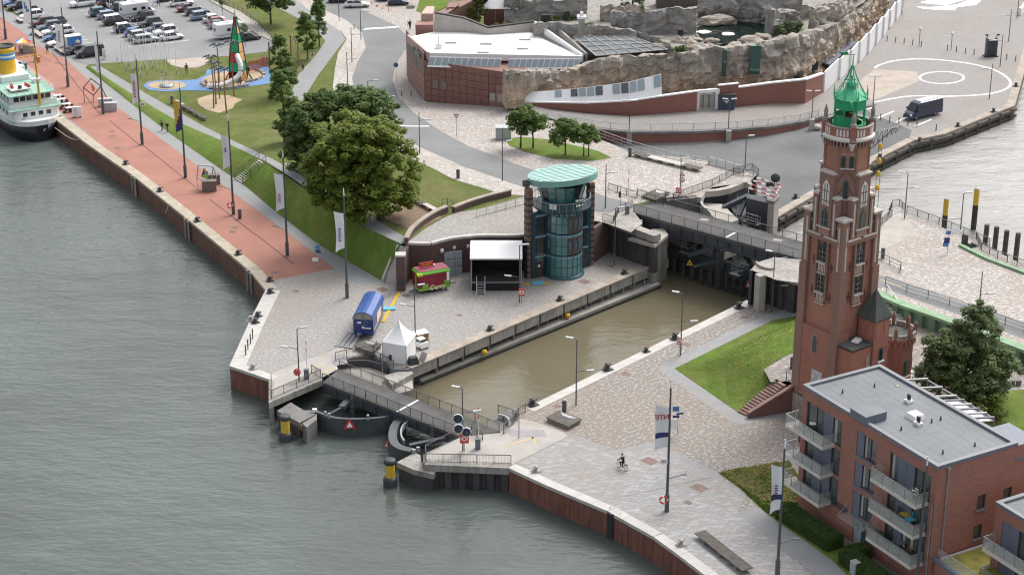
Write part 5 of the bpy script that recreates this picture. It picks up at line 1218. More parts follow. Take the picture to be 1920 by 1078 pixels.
# ==== AQUARIUM WITH ITS ARTIFICIAL ROCKS
from mathutils import noise as mnoise
mat('copper_panel',(.215,.105,.085),.6,.07,.6,fine=.06);mat('copper_panel_pale',(.30,.165,.135),.6,.06,.6);mat('copper_panel_grey',(.21,.155,.135),.6,.06,.6);mat('copper_pink',(.47,.33,.29),.6,.05,.5)
mat('roof_white',(.80,.79,.78),.8,.03,.3,fine=.04);glassmat('glass_sky',(.26,.31,.34),.15,.7);mat('white_paint',(.75,.75,.75),.6,.03,1.);mat('aviary_mesh',(.105,.125,.14),.7,.1,.6)
brick('brick_aq',(.265,.095,.07),(.215,.078,.06),(.25,.17,.14),.3,.1,.012,.12)
def rockmat(name,ca,cb,cd):
 m,n,b=nodes(name);p=pos(n);st=pos(n,(1,1,.16))
 g=N(n,'ShaderNodeNewGeometry');sx=N(n,'ShaderNodeSeparateXYZ');n.links.new(g.outputs['Position'],sx.inputs[0])
 f=N(n,'ShaderNodeMath',operation='MULTIPLY_ADD');n.links.new(noise(n,p,.28,4,.6),f.inputs[0]);f.inputs[1].default_value=7.;n.links.new(sx.outputs[2],f.inputs[2])
 col=mixc(n,ramp(n,f.outputs[0],8.,11.5),ca,cb)
 col=mixc(n,ramp(n,noise(n,st,.9,5,.7),.48,.72,0,.7),col,cd)
 col=mixc(n,ramp(n,noise(n,p,1.6,5,.7),.5,.72,0,.5),col,mul(cb,1.5))
 v=N(n,'ShaderNodeTexVoronoi',feature='DISTANCE_TO_EDGE',i_Scale=.28);n.links.new(pos(n,(1,1,.55)),v.inputs['Vector'])
 col=mixc(n,ramp(n,v.outputs[0],0,.02,.3,0),col,mul(cd,.5))
 n.links.new(col,b.inputs['Base Color']);b.inputs['Roughness'].default_value=.95;b.inputs['Specular IOR Level'].default_value=.1
 bump(n,b,noise(n,p,1.3,6,.7),1.,.35);MATS[name]=m
rockmat('rock',(.53,.41,.30),(.39,.355,.31),(.135,.13,.125));rockmat('rock_grey',(.40,.375,.34),(.33,.315,.295),(.14,.135,.13));mat('rock_pale',(.37,.32,.27),.95,.2,.8,fine=.35,bmp=.4,bs=3)
def rockwall(label,pts,z0,z1,th=1.6,amp=.7,res=.42,mm='rock',seed=0.,par=None,name='rock_wall',cat='rock'):
 """a lumpy rock face: plan polyline with bottom and top heights"""
 pts=[Vector((p[0],p[1],0))for p in pts];n0=len(pts);z0=z0 if hasattr(z0,'__len__')else[z0]*n0;z1=z1 if hasattr(z1,'__len__')else[z1]*n0
 cols=[]
 for i in range(n0-1):
  k=max(1,int((pts[i+1]-pts[i]).length/res))
  for j in range(k):t=j/k;cols.append((pts[i].lerp(pts[i+1],t),z0[i]+(z0[i+1]-z0[i])*t,z1[i]+(z1[i+1]-z1[i])*t))
 cols.append((pts[-1],z0[-1],z1[-1]));nz=20;vs=[];K_=len(cols)
 for i,(p,a,c)in enumerate(cols):
  d=(cols[min(i+1,K_-1)][0]-cols[max(i-1,0)][0]);d.z=0;d.normalize();q=Vector((d.y,-d.x,0))
  ct=c+mnoise.noise((p.x*.35+seed,p.y*.35,3.))*.5+mnoise.noise((p.x*1.1+seed,p.y*1.1,8.))*.35
  row=[]
  for j in range(nz+3):
   if j<=nz:
    z=a+(ct-a)*j/nz;f=.0
    w=Vector((p.x*.33+seed,p.y*.33,z*.42));r_=mnoise.noise(w)*amp+mnoise.noise(w*2.3)*amp*.5+mnoise.noise(w*5.)*amp*.22
    ridge=-abs(mnoise.noise((p.x*.55+seed,p.y*.55,z*.1)))*amp*1.5
    fd=mnoise.voronoi(Vector((p.x*.30+seed,p.y*.30,z*.34)))[0];ck=fd[1]-fd[0];r_+=(.55 if ck>.16 else-.25)*amp*.8+fd[0]*amp*.5;step=(math.floor((z-a)/2.3+mnoise.noise((p.x*.15,p.y*.15,seed))*1.2))%2*amp*.28
    row.append(p+q*(r_+ridge+step-.25*amp*j/nz)+V((0,0,z)))
   else:
    k=j-nz;row.append(p-q*(th*k/2-.2)+V((0,0,ct+mnoise.noise((p.x*.8,p.y*.8,k*1.7+seed))*.4-(0 if k<2 else .5))))
  for v in row:v.z=v.z if True else 0
  vs+=[(v.x,v.y,v.z)for v in row]
  vs.append((p.x-q.x*th,p.y-q.y*th,a))
 n=nz+4;fs=[(i*n+j,(i+1)*n+j,(i+1)*n+j+1,i*n+j+1)for i in range(K_-1)for j in range(n-1)]
 b=M();b.add(vs,fs,0,False);b.poly([vs[j]for j in range(n)]);b.poly([vs[(K_-1)*n+j]for j in range(n)][::-1])
 if par:return b.build(name,mm,par)
 o=b.build(name,mm,None,loc=pts[0]);return tag(o,label,cat)
def boulder(label,c,r,mm='rock_pale',seed=0.,flat=.6,group=None):
 bm=bmesh.new();bmesh.ops.create_icosphere(bm,subdivisions=3,radius=1)
 for v in bm.verts:
  k=1+.35*mnoise.noise(v.co*1.3+Vector((seed,0,0)))+.15*mnoise.noise(v.co*3.5+Vector((seed,5,0)));v.co=Vector((v.co.x*r[0]*k,v.co.y*r[1]*k,v.co.z*r[2]*k))
 me=bpy.data.meshes.new('boulder');bm.to_mesh(me);bm.free();me.materials.append(MATS[mm]);o=bpy.data.objects.new('boulder',me);COL.objects.link(o);o.location=c
 return tag(o,label,'rock',group)
aq=thing('aquarium_building','red panelled aquarium building with a wide white flat roof','building',G(797,190))
b0,b1,b2=G(797,190),G(985,204),G(764,148)
zt0=zat(b0.x,b0.y,113);zt1=zat(b1.x,b1.y,127)+.2;ZW=zt0
def panels(a,c,z0,z1,nx,nz,mm,par,out):
 d=(c-a)/nx
 for i in range(nx):
  for j in range(nz):
   p,s=a+d*i,a+d*(i+1);g=d.normalized()*.03;zz0=z0+(z1-z0)*j/nz+.03;zz1=z0+(z1-z0)*(j+1)/nz-.03
   m_=mm(i,j)if callable(mm)else mm;o_=out*(.10+.015*((i*7+j*3)%3))
   M().add([p+g+o_+V((0,0,zz0))*1,s-g+o_+V((0,0,zz0)),s-g+o_+V((0,0,zz1)),p+g+o_+V((0,0,zz1)),p+g+V((0,0,zz0)),s-g+V((0,0,zz0)),s-g+V((0,0,zz1)),p+g+V((0,0,zz1))],[(0,1,2,3),(4,5,1,0),(3,2,6,7),(4,0,3,7),(1,5,6,2)]).build('panel',m_,par)
f0,f1,f2=b0.copy(),b1.copy(),b2.copy()
for v in(f0,f1,f2):v.z=0
nf=(f1-f0).normalized();nf=Vector((nf.y,-nf.x,0));nl=(f0-f2).normalized();nl=Vector((nl.y,-nl.x,0))
panels(f0,f1,.5,ZW,14,6,lambda i,j:'copper_panel_pale' if i>8+j*.55 else 'copper_panel',aq,nf)
panels(f2,f0,.5,ZW+1.2,5,6,lambda i,j:'copper_panel_pale' if j<3-i*.2 else 'copper_panel_grey',aq,nl)
M().prism([f0-nf*.1-nl*.1,f1-nf*.1,f1+Vector((0,20,0)),Vector((f2.x+1,f1.y+24,0)),f2-nl*.1],0,ZW-.3).build('core_wall','copper_panel',aq)
rp=[U(*q,ZW+.9)for q in((803,101),(1090,107),(1003,58),(905,62),(815,60),(765,70))]
M().prism(rp,ZW+.3,ZW+.9).build('roof','roof_white',aq)
for s,(xa,xb,n_)in enumerate(((806,941,11),(955,1089,12))):
 qa,qb=U(xa,107 if s==0 else 111,ZW+.85),U(xb,111,ZW+.85);lo=nf*.75+V((0,0,-1.15))
 fr=M().poly([qa+lo*1.25-nf*.02,qb+lo*1.25-nf*.02,qb-lo*.1-nf*.02,qa-lo*.1-nf*.02]).build('skylight_band','white_paint',aq)
 for i in range(n_):p,s_=qa.lerp(qb,(i+.06)/n_),qa.lerp(qb,(i+.94)/n_);M().poly([p+lo+nf*.03,s_+lo+nf*.03,s_+nf*.03+lo*.05,p+nf*.03+lo*.05]).build('pane','glass_sky',fr)
M().wall([U(803,102,ZW+.9),U(1092,108,ZW+.9)],ZW+.1,ZW+1.15,.3).build('parapet','white_paint',aq)
M().wall([U(765,70,ZW+.9),U(803,103,ZW+.9)],ZW,ZW+1.3,.4).build('parapet','copper_pink',aq)
bw=[U(*q,ZW+.9)for q in((815,60),(870,60),(915,65),(1003,59))];M().wall(bw,ZW+.5,[ZW+4.0,ZW+3.1,ZW+1.9,ZW+2.4],.4).build('back_parapet','concrete_pale',aq)
M().wall([p+V((0,.3,0))for p in bw],[ZW+4.0,ZW+3.1,ZW+1.9,ZW+2.4],[ZW+4.25,ZW+3.35,ZW+2.15,ZW+2.65],.6).build('parapet_cap','iron',aq)
M().wall([U(1003,59,ZW+.9),U(1092,107,ZW+.9)],ZW,[ZW+2.6,ZW+1.3],.35).build('side_parapet','white_paint',aq);
for a_,c_ in(((1020,64),(1035,72)),((1034,60),(1100,106))):M().wall([U(*a_,ZW+.9),U(*c_,ZW+.9)],ZW,[ZW+2.6,ZW+1.4],.35).build('side_parapet','concrete_pale',aq)
for x,y in((911,84),(906,100),(984,76),(980,93),(845,82)):
 p=U(x,y,ZW+.9);M().box((p.x,p.y,p.z+.1),(1.9,.25,.25)).build('roof_vent','concrete',aq)
p=U(823,91,ZW+.9);M().box((p.x,p.y,p.z+.4),(1.,1.,.8)).box((p.x,p.y,p.z+1.4),(.25,.25,1.4)).build('chimney','white_paint',aq)
for k in range(7):p=f0.lerp(f2,.72-k*.09)+nl*.3;M().box((p.x,p.y,ZW+.1-.12*(k%3)),(.7,.2,.5+.25*(k%2)),math.atan2((f0-f2).y,(f0-f2).x)).build('relief_sign','concrete' if k%3 else 'panel_slate',aq)
for i in range(2):
 for q in(0,1):p=f0.lerp(f1,(.115+.085*i)if q==0 else(.685+.075*i))+nf*.18;M().box((p.x,p.y,3.6 if q==0 else 2.9),(1.,.06,1.3),math.atan2((f1-f0).y,(f1-f0).x)).build('vent_grille' if q==0 else 'door','concrete' if q else 'copper_panel_grey',aq)
M().prism([U(779,58,ZW+1),U(812,58,ZW+1),U(812,50,ZW+1),U(782,50,ZW+1)],0,ZW+2).build('stair_block','copper_panel_pale',aq);M().prism([U(790,50,ZW+1),U(812,50,ZW+1),U(815,36,ZW+1),U(800,36,ZW+1)],0,ZW+3.2).build('stair_block','copper_pink',aq)
ew=thing('entrance_wing','copper pink faceted roofs of the aquarium entrance','building',U(870,40,2))
def facet(q,z,mm):M().add([U(x,y,zz)for(x,y),zz in zip(q,z)],[tuple(range(len(q)))[::-1]]).build('facet',mm,ew)
M().prism([U(907,45,6),U(950,40,6),U(952,10,6),U(918,8,6)],0,zat(*U(930,42,6).xy,-8)).build('copper_wall','copper_panel',ew)
M().prism([U(838,42,6),U(885,40,6),U(890,25,6),U(842,33,6)],0,8.6).build('low_wall','copper_panel',ew)
facet(((832,30),(888,27),(910,-4),(900,-6)),(8.6,8.7,12.5,12.5),'copper_pink');facet(((888,27),(916,10),(916,-6),(908,-6)),(8.7,9,13,13),'copper_panel');facet(((792,42),(832,30),(850,18),(838,15),(815,26)),(7,8.4,9,8,7),'copper_panel_pale')
facet(((838,15),(850,18),(862,8),(850,0),(842,4)),(7,8.5,9,7,6),'copper_panel_grey');facet(((812,38),(838,42),(846,33),(835,28)),(8.,8.6,9,8.6),'copper_pink')
FR_='948,186 1010,182 1080,170 1130,165 1180,160 1240,165 1290,170 1340,166 1390,166 1440,163 1475,157 1508,140 1540,117 1570,95 1600,68 1628,40 1655,8 1670,-30'
ft=[134,134,131,108,106,103,96,90,86,76,70,66,55,40,25,8,-12,-50]
fp_=PX(FR_,None,4.);fz=[zat(p.x,p.y,y)for p,y in zip(fp_,ft)]
rw=rockwall('long artificial rock cliff of the aquarium above the brick wall and white fence',fp_,[2.5]*len(fp_),fz,2.4,.75)
mat('pool_green',(.006,.016,.013),.05,.1,1.)
ZR=8.4
struct(M().sheet(PX('1000,62 1090,104 1180,100 1260,92 1340,84 1440,72 1500,64 1560,40 1620,5 1660,-50 1000,-80 960,30',None,ZR)).build('rock_terrace','rock_grey'))
av=thing('aviary_roof','dark mesh aviary roof with pale square frame on the rocks','aviary',U(1160,90,ZR))
q=[U(1076,70,ZR+1),U(1187,70,ZR+1),U(1252,94,ZR+.6),U(1118,106,ZR+.6)]
M().poly([q[3],q[2],q[1],q[0]]).build('mesh_panel','aviary_mesh',av)
for i in range(7):M().beam(q[0].lerp(q[1],i/6)+V((0,0,.06)),q[3].lerp(q[2],i/6)+V((0,0,.06)),.16,.12).build('frame_bar','concrete_pale',av)
for i in range(5):M().beam(q[0].lerp(q[3],i/4)+V((0,0,.09)),q[1].lerp(q[2],i/4)+V((0,0,.09)),.16,.12).build('frame_bar','concrete_pale',av)
for lb,px_,tops,kw in(('curved grey rock wall behind the white roof','1000,66 1040,68 1080,72 1130,66 1190,74',[44,42,46,50,58],dict(mm='rock_grey',amp=.3)),('low rock rim between aviary and seal rocks','1150,58 1200,72 1250,92 1262,96',[50,62,80,90],dict(mm='rock_grey',amp=.3,th=.8)),('grey rock wall with square window behind the flower bed','945,40 1000,40 1050,38 1100,34',[-6,-4,0,-4],dict(mm='rock_grey',amp=.5)),('tall concrete rock block in the middle of the animal enclosures','1145,60 1210,66 1250,64 1305,64',[22,22,14,16],dict(mm='rock_grey',amp=.5)),('grey rock back wall above the green pool','1308,34 1385,40 1440,46 1500,40',[-8,-14,-10,-12],dict(mm='rock_grey',amp=.7)),('rock wall at the right end of the pool below the bush','1448,70 1470,60 1500,58',[20,20,24],dict(mm='rock_grey',amp=.6)),('upper rock face in front of the bear house','1436,30 1490,38 1535,34 1545,20',[0,2,20,4],dict(mm='rock',amp=.5)),('stacked rock ledges under the dark conifer','1125,40 1165,42 1215,26',[8,14,14],dict(mm='rock_pale',amp=.6)),('lumpy rock shoulder at the right end of the cliff','1530,60 1575,40 1600,10 1620,-20',[18,4,-14,-50],dict(mm='rock',amp=.8))):
 pp_=PX(px_,None,ZR);rockwall(lb,pp_,ZR-1,[zat(p.x,p.y,y)for p,y in zip(pp_,tops)],seed=len(lb)*1.7,**kw)
tag(M().sheet(PX('1308,82 1306,52 1340,44 1400,36 1446,46 1446,70 1400,78 1350,84',None,ZR+.02)).build('pool','pool_green'),kind='structure')
mat('niche',(.03,.026,.026),.9)
nh=0
for x,y,w,h,lb in((1023,34,1.6,1.6,'dark square window in the grey rock wall'),(1275,58,.9,1.,'small dark hatch in the concrete rock block'),(1063,25,.9,1.2,'dark doorway in the rock wall beside the flower bed')):
 p=U(x,y,ZR+1.5);tag(M().box((0,0,0),(w,.9,h)).build('wall_opening','niche',None,local=True),lb,'window').location=p+Vector((0,-.9,0))
rnd=random.Random(3)
for i in range(26):
 x=rnd.uniform(1225,1335);y=rnd.uniform(72,92)-max(0,(x-1300))*.1;boulder('pale boulder on the seal rocks behind the long cliff',U(x,y,ZR),(rnd.uniform(.5,1.4),rnd.uniform(.4,.9),rnd.uniform(.3,.7)),seed=i*2.1,group='pale boulders of the seal rocks')
for x,y,rx,lb in((1333,40,2.4,'big pale flat boulder left above the green pool'),(1352,38,2.5,'second flat boulder overhanging the green pool'),(1405,76,2.,'white boulder on the near rim of the green pool'),(1430,70,1.6,'smaller white boulder beside the pool rim'),(1378,84,1.2,'low pale boulder at the pool corner')):
 boulder(lb,U(x,y,ZR+.6),(rx,rx*.6,rx*.38),seed=x)
for x,y,lb in((1320,60,'white patch standing in for a reflection on the dark pool, left'),(1365,64,'white patch standing in for a reflection on the dark pool, right')):
 p=U(x,y,ZR+.05);boulder(lb,p,(1.1,.9,.12),'roof_white',x)  # flat white lumps imitate bright reflections on the pool water
ldg=thing('timber_lodge','dark brown timber lodge with a pale arched rail at the top edge of the enclosures','building',U(1300,14,ZR))
p=U(1300,12,ZR);M().box((p.x,p.y,ZR+1.2),(13.,3.,2.4)).build('wall','timber',ldg);M().box((p.x,p.y,ZR+2.5),(13.6,3.6,.2)).build('roof','rust',ldg);M().tube([(p.x-6+i*1.2,p.y-1.9,ZR+2.6+.9*math.sin(math.pi*i/10))for i in range(11)],.07,5).build('arched_rail','galv',ldg)
for x0,y0,x1,y1,lb in((1352,92,1359,141,'narrow green glass slot in the rock cliff'),(1402,84,1422,137,'wide green glass window in the rock cliff')):
 p=U((x0+x1)/2,166,4);za,zb=zat(p.x,p.y,y1),zat(p.x,p.y,y0);wv=thing('viewing_window',lb,'window',p)
 glassmat('glass_green',(.03,.095,.075),.06)if 'glass_green' not in MATS else None
 M().box((p.x,p.y-.55,(za+zb)/2),((x1-x0)/12.,.5,zb-za)).build('pane','glass_green',wv);M().box((p.x-(x1-x0)/24.,p.y-.62,(za+zb)/2),(.15,.5,zb-za)).build('frame','steel_blue',wv)
for x,y,s,lb in((937,44,3.6,'white marquee top behind the flower bed'),(968,42,3.6,'white marquee top beside the grey rock wall')):
 p=U(x,y,ZR-1);t_=thing('marquee',lb,'tent',p);M().add([p+V(v)for v in((-s,-2,3),(s,-2,3),(s,2.5,3),(-s,2.5,3),(0,0,5.4))],[(0,1,4),(1,2,4),(2,3,4),(3,0,4)]).build('canopy','roof_white',t_)
 for a in(-1,1):
  for c in(-2,2.5):M().beam(p+V((a*s,c,0)),p+V((a*s,c,3)),.08,.08).build('pole','galv',t_)
cl=thing('lantern_column','grey stone column with white lantern top behind the aviary','column',U(1090,78,ZR));p=U(1090,78,ZR);M().box((p.x,p.y,p.z+2.),(1.,1.,4.)).build('shaft','concrete_stained',cl);M().box((p.x,p.y,p.z+4.1),(1.5,1.5,.35)).box((p.x,p.y,p.z+4.6),(.7,.7,.6),0,0,.7).build('lantern','white_paint',cl)
gw_=PX('985,195 1040,204 1100,211 1180,216 1240,213 1305,207',None,3.2);gt=[192,193,194,190,181,172]
aw=thing('brick_wall','curved red brick wall with white glazed lean-to above the ramp','wall',gw_[0]);gz=[zat(p.x,p.y,y)for p,y in zip(gw_,gt)]
M().wall(gw_,1.5,gz,.5).build('brick_face','brick_aq',aw);M().wall(gw_,[z+.01 for z in gz],[z+.2 for z in gz],.62).build('coping','white_paint',aw)
cw_=resample(gw_[:5],1.25);n_=len(cw_)-1
for i in range(n_):
 a_,c_=cw_[i],cw_[i+1];t0,t1=i/n_,(i+1)/n_
 za,zb=gz[0]+(gz[4]-gz[0])*t0+.25,gz[0]+(gz[4]-gz[0])*t1+.25;back=Vector((-.1,1.6,0));ha_,hb_=.9+2.0*t0,.9+2.0*t1
 a_,c_=Vector((a_.x,a_.y,za)),Vector((c_.x,c_.y,zb));e_,f_=a_+back+V((0,0,ha_)),c_+back+V((0,0,hb_))
 M().poly([a_,c_,f_,e_]).build('roof_panel','white_paint',aw)
 if i%5 not in(0,)and i>3:M().poly([a_.lerp(e_,.38).lerp(c_.lerp(f_,.38),.08)+V((0,-.05,.05)),a_.lerp(e_,.38).lerp(c_.lerp(f_,.38),.92)+V((0,-.05,.05)),a_.lerp(e_,.95).lerp(c_.lerp(f_,.95),.92)+V((0,-.05,.05)),a_.lerp(e_,.95).lerp(c_.lerp(f_,.95),.08)+V((0,-.05,.05))]).build('pane','glass_sky' if i%3 else 'glass_win',aw)
gt_=thing('gate','white framed gate in the brick wall below the rock cliff','gate',U(1325,206,3.1));g0,g1=U(1307,207,3.1),U(1344,204,3.1);zg=zat(g0.x,g0.y,170)
for s in(0,1):p=g0.lerp(g1,s);M().box((p.x,p.y,(zg+2)/2),(.6,.5,zg-2)).build('post','white_paint',gt_)
M().beam(g0+V((0,0,zg-3.3)),g1+V((0,0,zg-3.3)),.5,.5).build('lintel','white_paint',gt_);M().beam(g0+V((0,.3,1.3)),g1+V((0,.3,1.3)),.1,2.2).build('gate_leaf','concrete_pale',gt_)
for s in(.3,.6):p=g0.lerp(g1,s)+V((0,.1,1.3));M().box(tuple(p),(.08,.1,2.1)).build('frame_post','steel_dark',gt_)
b3=PX('1345,203 1382,199',None,3.1);z3=zat(b3[0].x,b3[0].y,161);w3=thing('brick_wall','tall piece of red brick wall behind the dark blue container','wall',b3[0]);M().wall(b3,1.5,z3,.5).build('brick_face','brick_aq',w3);M().wall(b3,z3+.01,z3+.15,.6).build('coping','white_paint',w3)
mat('container_blue',(.035,.055,.085),.5,.1,1.);p=U(1361,204,3.1);ct_=thing('container','dark blue container with a white swallow emblem at the brick wall','container',p,.05);M().box((0,0,1.15),(2.6,1.,2.3)).build('body','container_blue',ct_,local=True);M().box((0,0,2.36),(2.7,1.1,.12)).build('lid','iron',ct_,local=True);M().add([(-.5,-.52,1.5),(0,-.52,1.35),(.55,-.52,1.6),(.05,-.52,1.15),(.1,-.52,.8),(-.05,-.52,1.15)],[(0,1,5),(1,2,3),(5,1,3,4)]).build('emblem','sign_white',ct_,local=True)
b4=PX('1382,199 1440,193 1507,190',None,2.9)+PX('1540,173',None,2.3);t4=[165,157,150,139];z4=[zat(p.x,p.y,y)for p,y in zip(b4,t4)];w4=thing('brick_wall','long red brick wall climbing to the start of the white zigzag fence','wall',b4[0]);M().wall(b4,1.,z4,.5).build('brick_face','brick_aq',w4);M().wall(b4,[z+.01 for z in z4],[z+.22 for z in z4],.65).build('coping','white_paint',w4)
wb=thing('service_building','low white service rooms under the rock cliff behind the brick wall','building',U(1460,150,3))
for a_,c_ in zip(PX('1395,172 1440,168 1490,156 1520,137 1553,108',None,3.),PX('1440,168 1490,156 1520,137 1553,108 1580,84',None,3.)):M().wall([a_-V((0,.2,0)),c_-V((0,.2,0))],1.5,6.,.4).build('white_wall','white_paint',wb)
for x,y in((1455,158),(1492,148),(1500,141),(1521,128),(1528,122)):p=U(x,y,4.4)-V((0,.6,0));M().box(tuple(p),(.9,.3,1.4),.6).build('window','glass_dark',wb)
cr=thing('canopy_roof','grey blue canopy roof between cliff and white fence','roof',U(1560,105,5.5));q=PX('1530,115 1585,76 1607,79 1556,122',None,3.7);M().prism(q,3.5,3.7).build('roof_sheet','panel_slate',cr);M().wall(q[2:]+q[:1],1.5,3.45,.2).build('side_wall','iron',cr)
wh=thing('service_row','white wall with red doors along the foot of the cliff','building',U(1620,55,2));wp=PX('1600,75 1618,58 1640,32 1655,12',None,2.5);M().wall(wp,1.,6.,.4).build('white_wall','white_paint',wh)
for t_,mm_ in((.12,'sign_red'),(.45,'glass_dark'),(.6,'sign_red'),(.75,'glass_dark'),(.88,'sign_white')):p=wp[0].lerp(wp[-1],t_);d_=(wp[-1]-wp[0]).normalized();M().box((p.x+d_.y*.35,p.y-d_.x*.35,3.8),(1.,.2,2.4),math.atan2(d_.y,d_.x)).build('door',mm_,wh)
fw_=PX('1544,174 1574,149 1594,133 1611,117 1628,101 1643,84 1656,69 1668,54 1680,39 1692,26',None,1.5)+PX('1691,0 1692,-40',None,1.5);wt=[138,113,97,81,65,49,36,22,8,-8,-30]
wf=thing('white_fence','tall white zigzag fence stepping along the plaza beside the aquarium','fence',fw_[0])
for i,(a_,c_)in enumerate(zip(fw_[:-1],fw_[1:])):
 z_=zat(a_.x,a_.y,wt[i]-3);c0_=c_;dv_=(c_-a_).normalized();c_=c_+Vector((-dv_.y,dv_.x,0))*.35;M().wall([a_,c_],1.4,z_,.22).build('panel','white_paint',wf)
 d_=(c_-a_);d_.z=0;d_.normalize();M().wall([c0_,c_],1.4,z_-.02,.2).build('return_panel','white_paint',wf)
rt='985,195 1040,206 1100,213 1180,218 1300,209 1382,201 1440,195 1507,192 1540,176 1600,150';rbn='1003,214 1050,228 1110,240 1180,247 1300,246 1382,242 1440,237 1500,228 1535,219 1640,196'
zr_=[3.1,3.2,3.3,3.3,3.2,3.0,2.85,2.6,2.3,1.55]
ra=[U(*map(float,s.split(',')),z)for s,z in zip(rt.split(),zr_)];rb_=[U(*map(float,s.split(',')),z)for s,z in zip(rbn.split(),zr_)]
struct(M().strip(rb_,ra).build('ramp','ramp_setts'));
rwl=thing('ramp_wall','red brick retaining wall with concrete lip below the curved ramp','retaining wall',rb_[1]);M().wall(rb_[1:],1.2,[p.z-.32 for p in rb_[1:]],.4).build('brick_face','brick_aq',rwl);M().wall(rb_[1:],[p.z-.31 for p in rb_[1:]],[p.z+.06 for p in rb_[1:]],.75).build('concrete_lip','concrete_dark',rwl)
for x,y in((1180,247),(1366,243),(1522,222)):p=U(x,y,3.2);M().box((p.x,p.y-.5,2.2),(.8,.5,2.)).build('pier','concrete',rwl)
railing('pale railing along the edge of the curved ramp',[p+V((0,.2,0))for p in rb_[:9]],sp=3.,mm='galv',bars=True,h=1.1,bw=.012)
struct(M().sheet(PX('1003,220 1060,236 1110,247 1112,262 1060,240 1003,222',None,3.2)).build('pavement','setts_plaza'))
# ==== VEHICLES
def paint(name,c,rough=.3,coat=.5):return mat(name,c,rough,.03,1.,coat=coat)
for n_,c_ in dict(paint_white=(.72,.72,.72),paint_black=(.012,.012,.014),paint_navy=(.012,.02,.06),paint_blue=(.02,.08,.24),paint_lightblue=(.18,.24,.34),paint_silver=(.38,.39,.40),paint_grey=(.10,.11,.12),paint_maroon=(.09,.02,.025),paint_red=(.28,.04,.05),paint_steel=(.07,.10,.15),paint_brown=(.045,.032,.03),paint_teal=(.02,.08,.14)).items():paint(n_,c_)
mat('tyre',(.018,.018,.019),.8,.1,2.);mat('rim',(.40,.41,.42),.35,.1,2.,metal=.7);glassmat('car_glass',(.012,.016,.02),.05,.8);mat('headlight',(.75,.77,.78),.2,.05,1.);mat('taillight',(.35,.02,.02),.3,.05,1.);mat('trim_black',(.02,.02,.021),.6,.1,2.)
WHEEL,RIM={},{}
def wheel_mesh(r,w=.2):
 k=round(r,2)
 if k not in WHEEL:
  b=M();b.lathe((0,0,0),[(r*.62,-w/2),(r*.93,-w/2),(r,-w/2+.03),(r,w/2-.03),(r*.93,w/2),(r*.62,w/2)],16);me=b.mesh('tyre');me.materials.append(MATS['tyre']);WHEEL[k]=me
  b=M();b.lathe((0,0,0),[(0,-w/2+.01),(r*.62,-w/2+.02),(r*.62,w/2-.02),(0,w/2-.01)],12);me=b.mesh('rim');me.materials.append(MATS['rim']);RIM[k]=me
 return WHEEL[k],RIM[k]
def add_wheels(root,xs,w,r):
 t,ri=wheel_mesh(r)
 for x in xs:
  for s in(-1,1):
   o=part('wheel',t,root,(x,s*(w/2-.09),r),(R(90),0,0));part('rim',ri,o)
def loft(b,rings,m=0,sm=True,caps=True):
 n=len(rings[0]);vs=[v for r in rings for v in r]
 b.add(vs,[(i*n+j,i*n+(j+1)%n,(i+1)*n+(j+1)%n,(i+1)*n+j)for i in range(len(rings)-1)for j in range(n)],m,sm)
 if caps:b.add(rings[0],[tuple(range(n))[::-1]],m);b.add(rings[-1],[tuple(range(n))],m)
 return b
SPEC=dict(hatch=(4.1,1.76,1.47,.70,.30,-.45,-.02),wagon=(4.65,1.82,1.48,.85,.25,-.47,-.05),suv=(4.5,1.86,1.66,.80,.34,-.46,-.03),sedan=(4.6,1.82,1.42,.75,.12,-.36,-.14),mpv=(4.8,1.9,1.85,1.35,.62,-.49,-.02),van=(5.1,1.95,1.95,1.5,.80,-.495,-.01))
CARPROTO={}
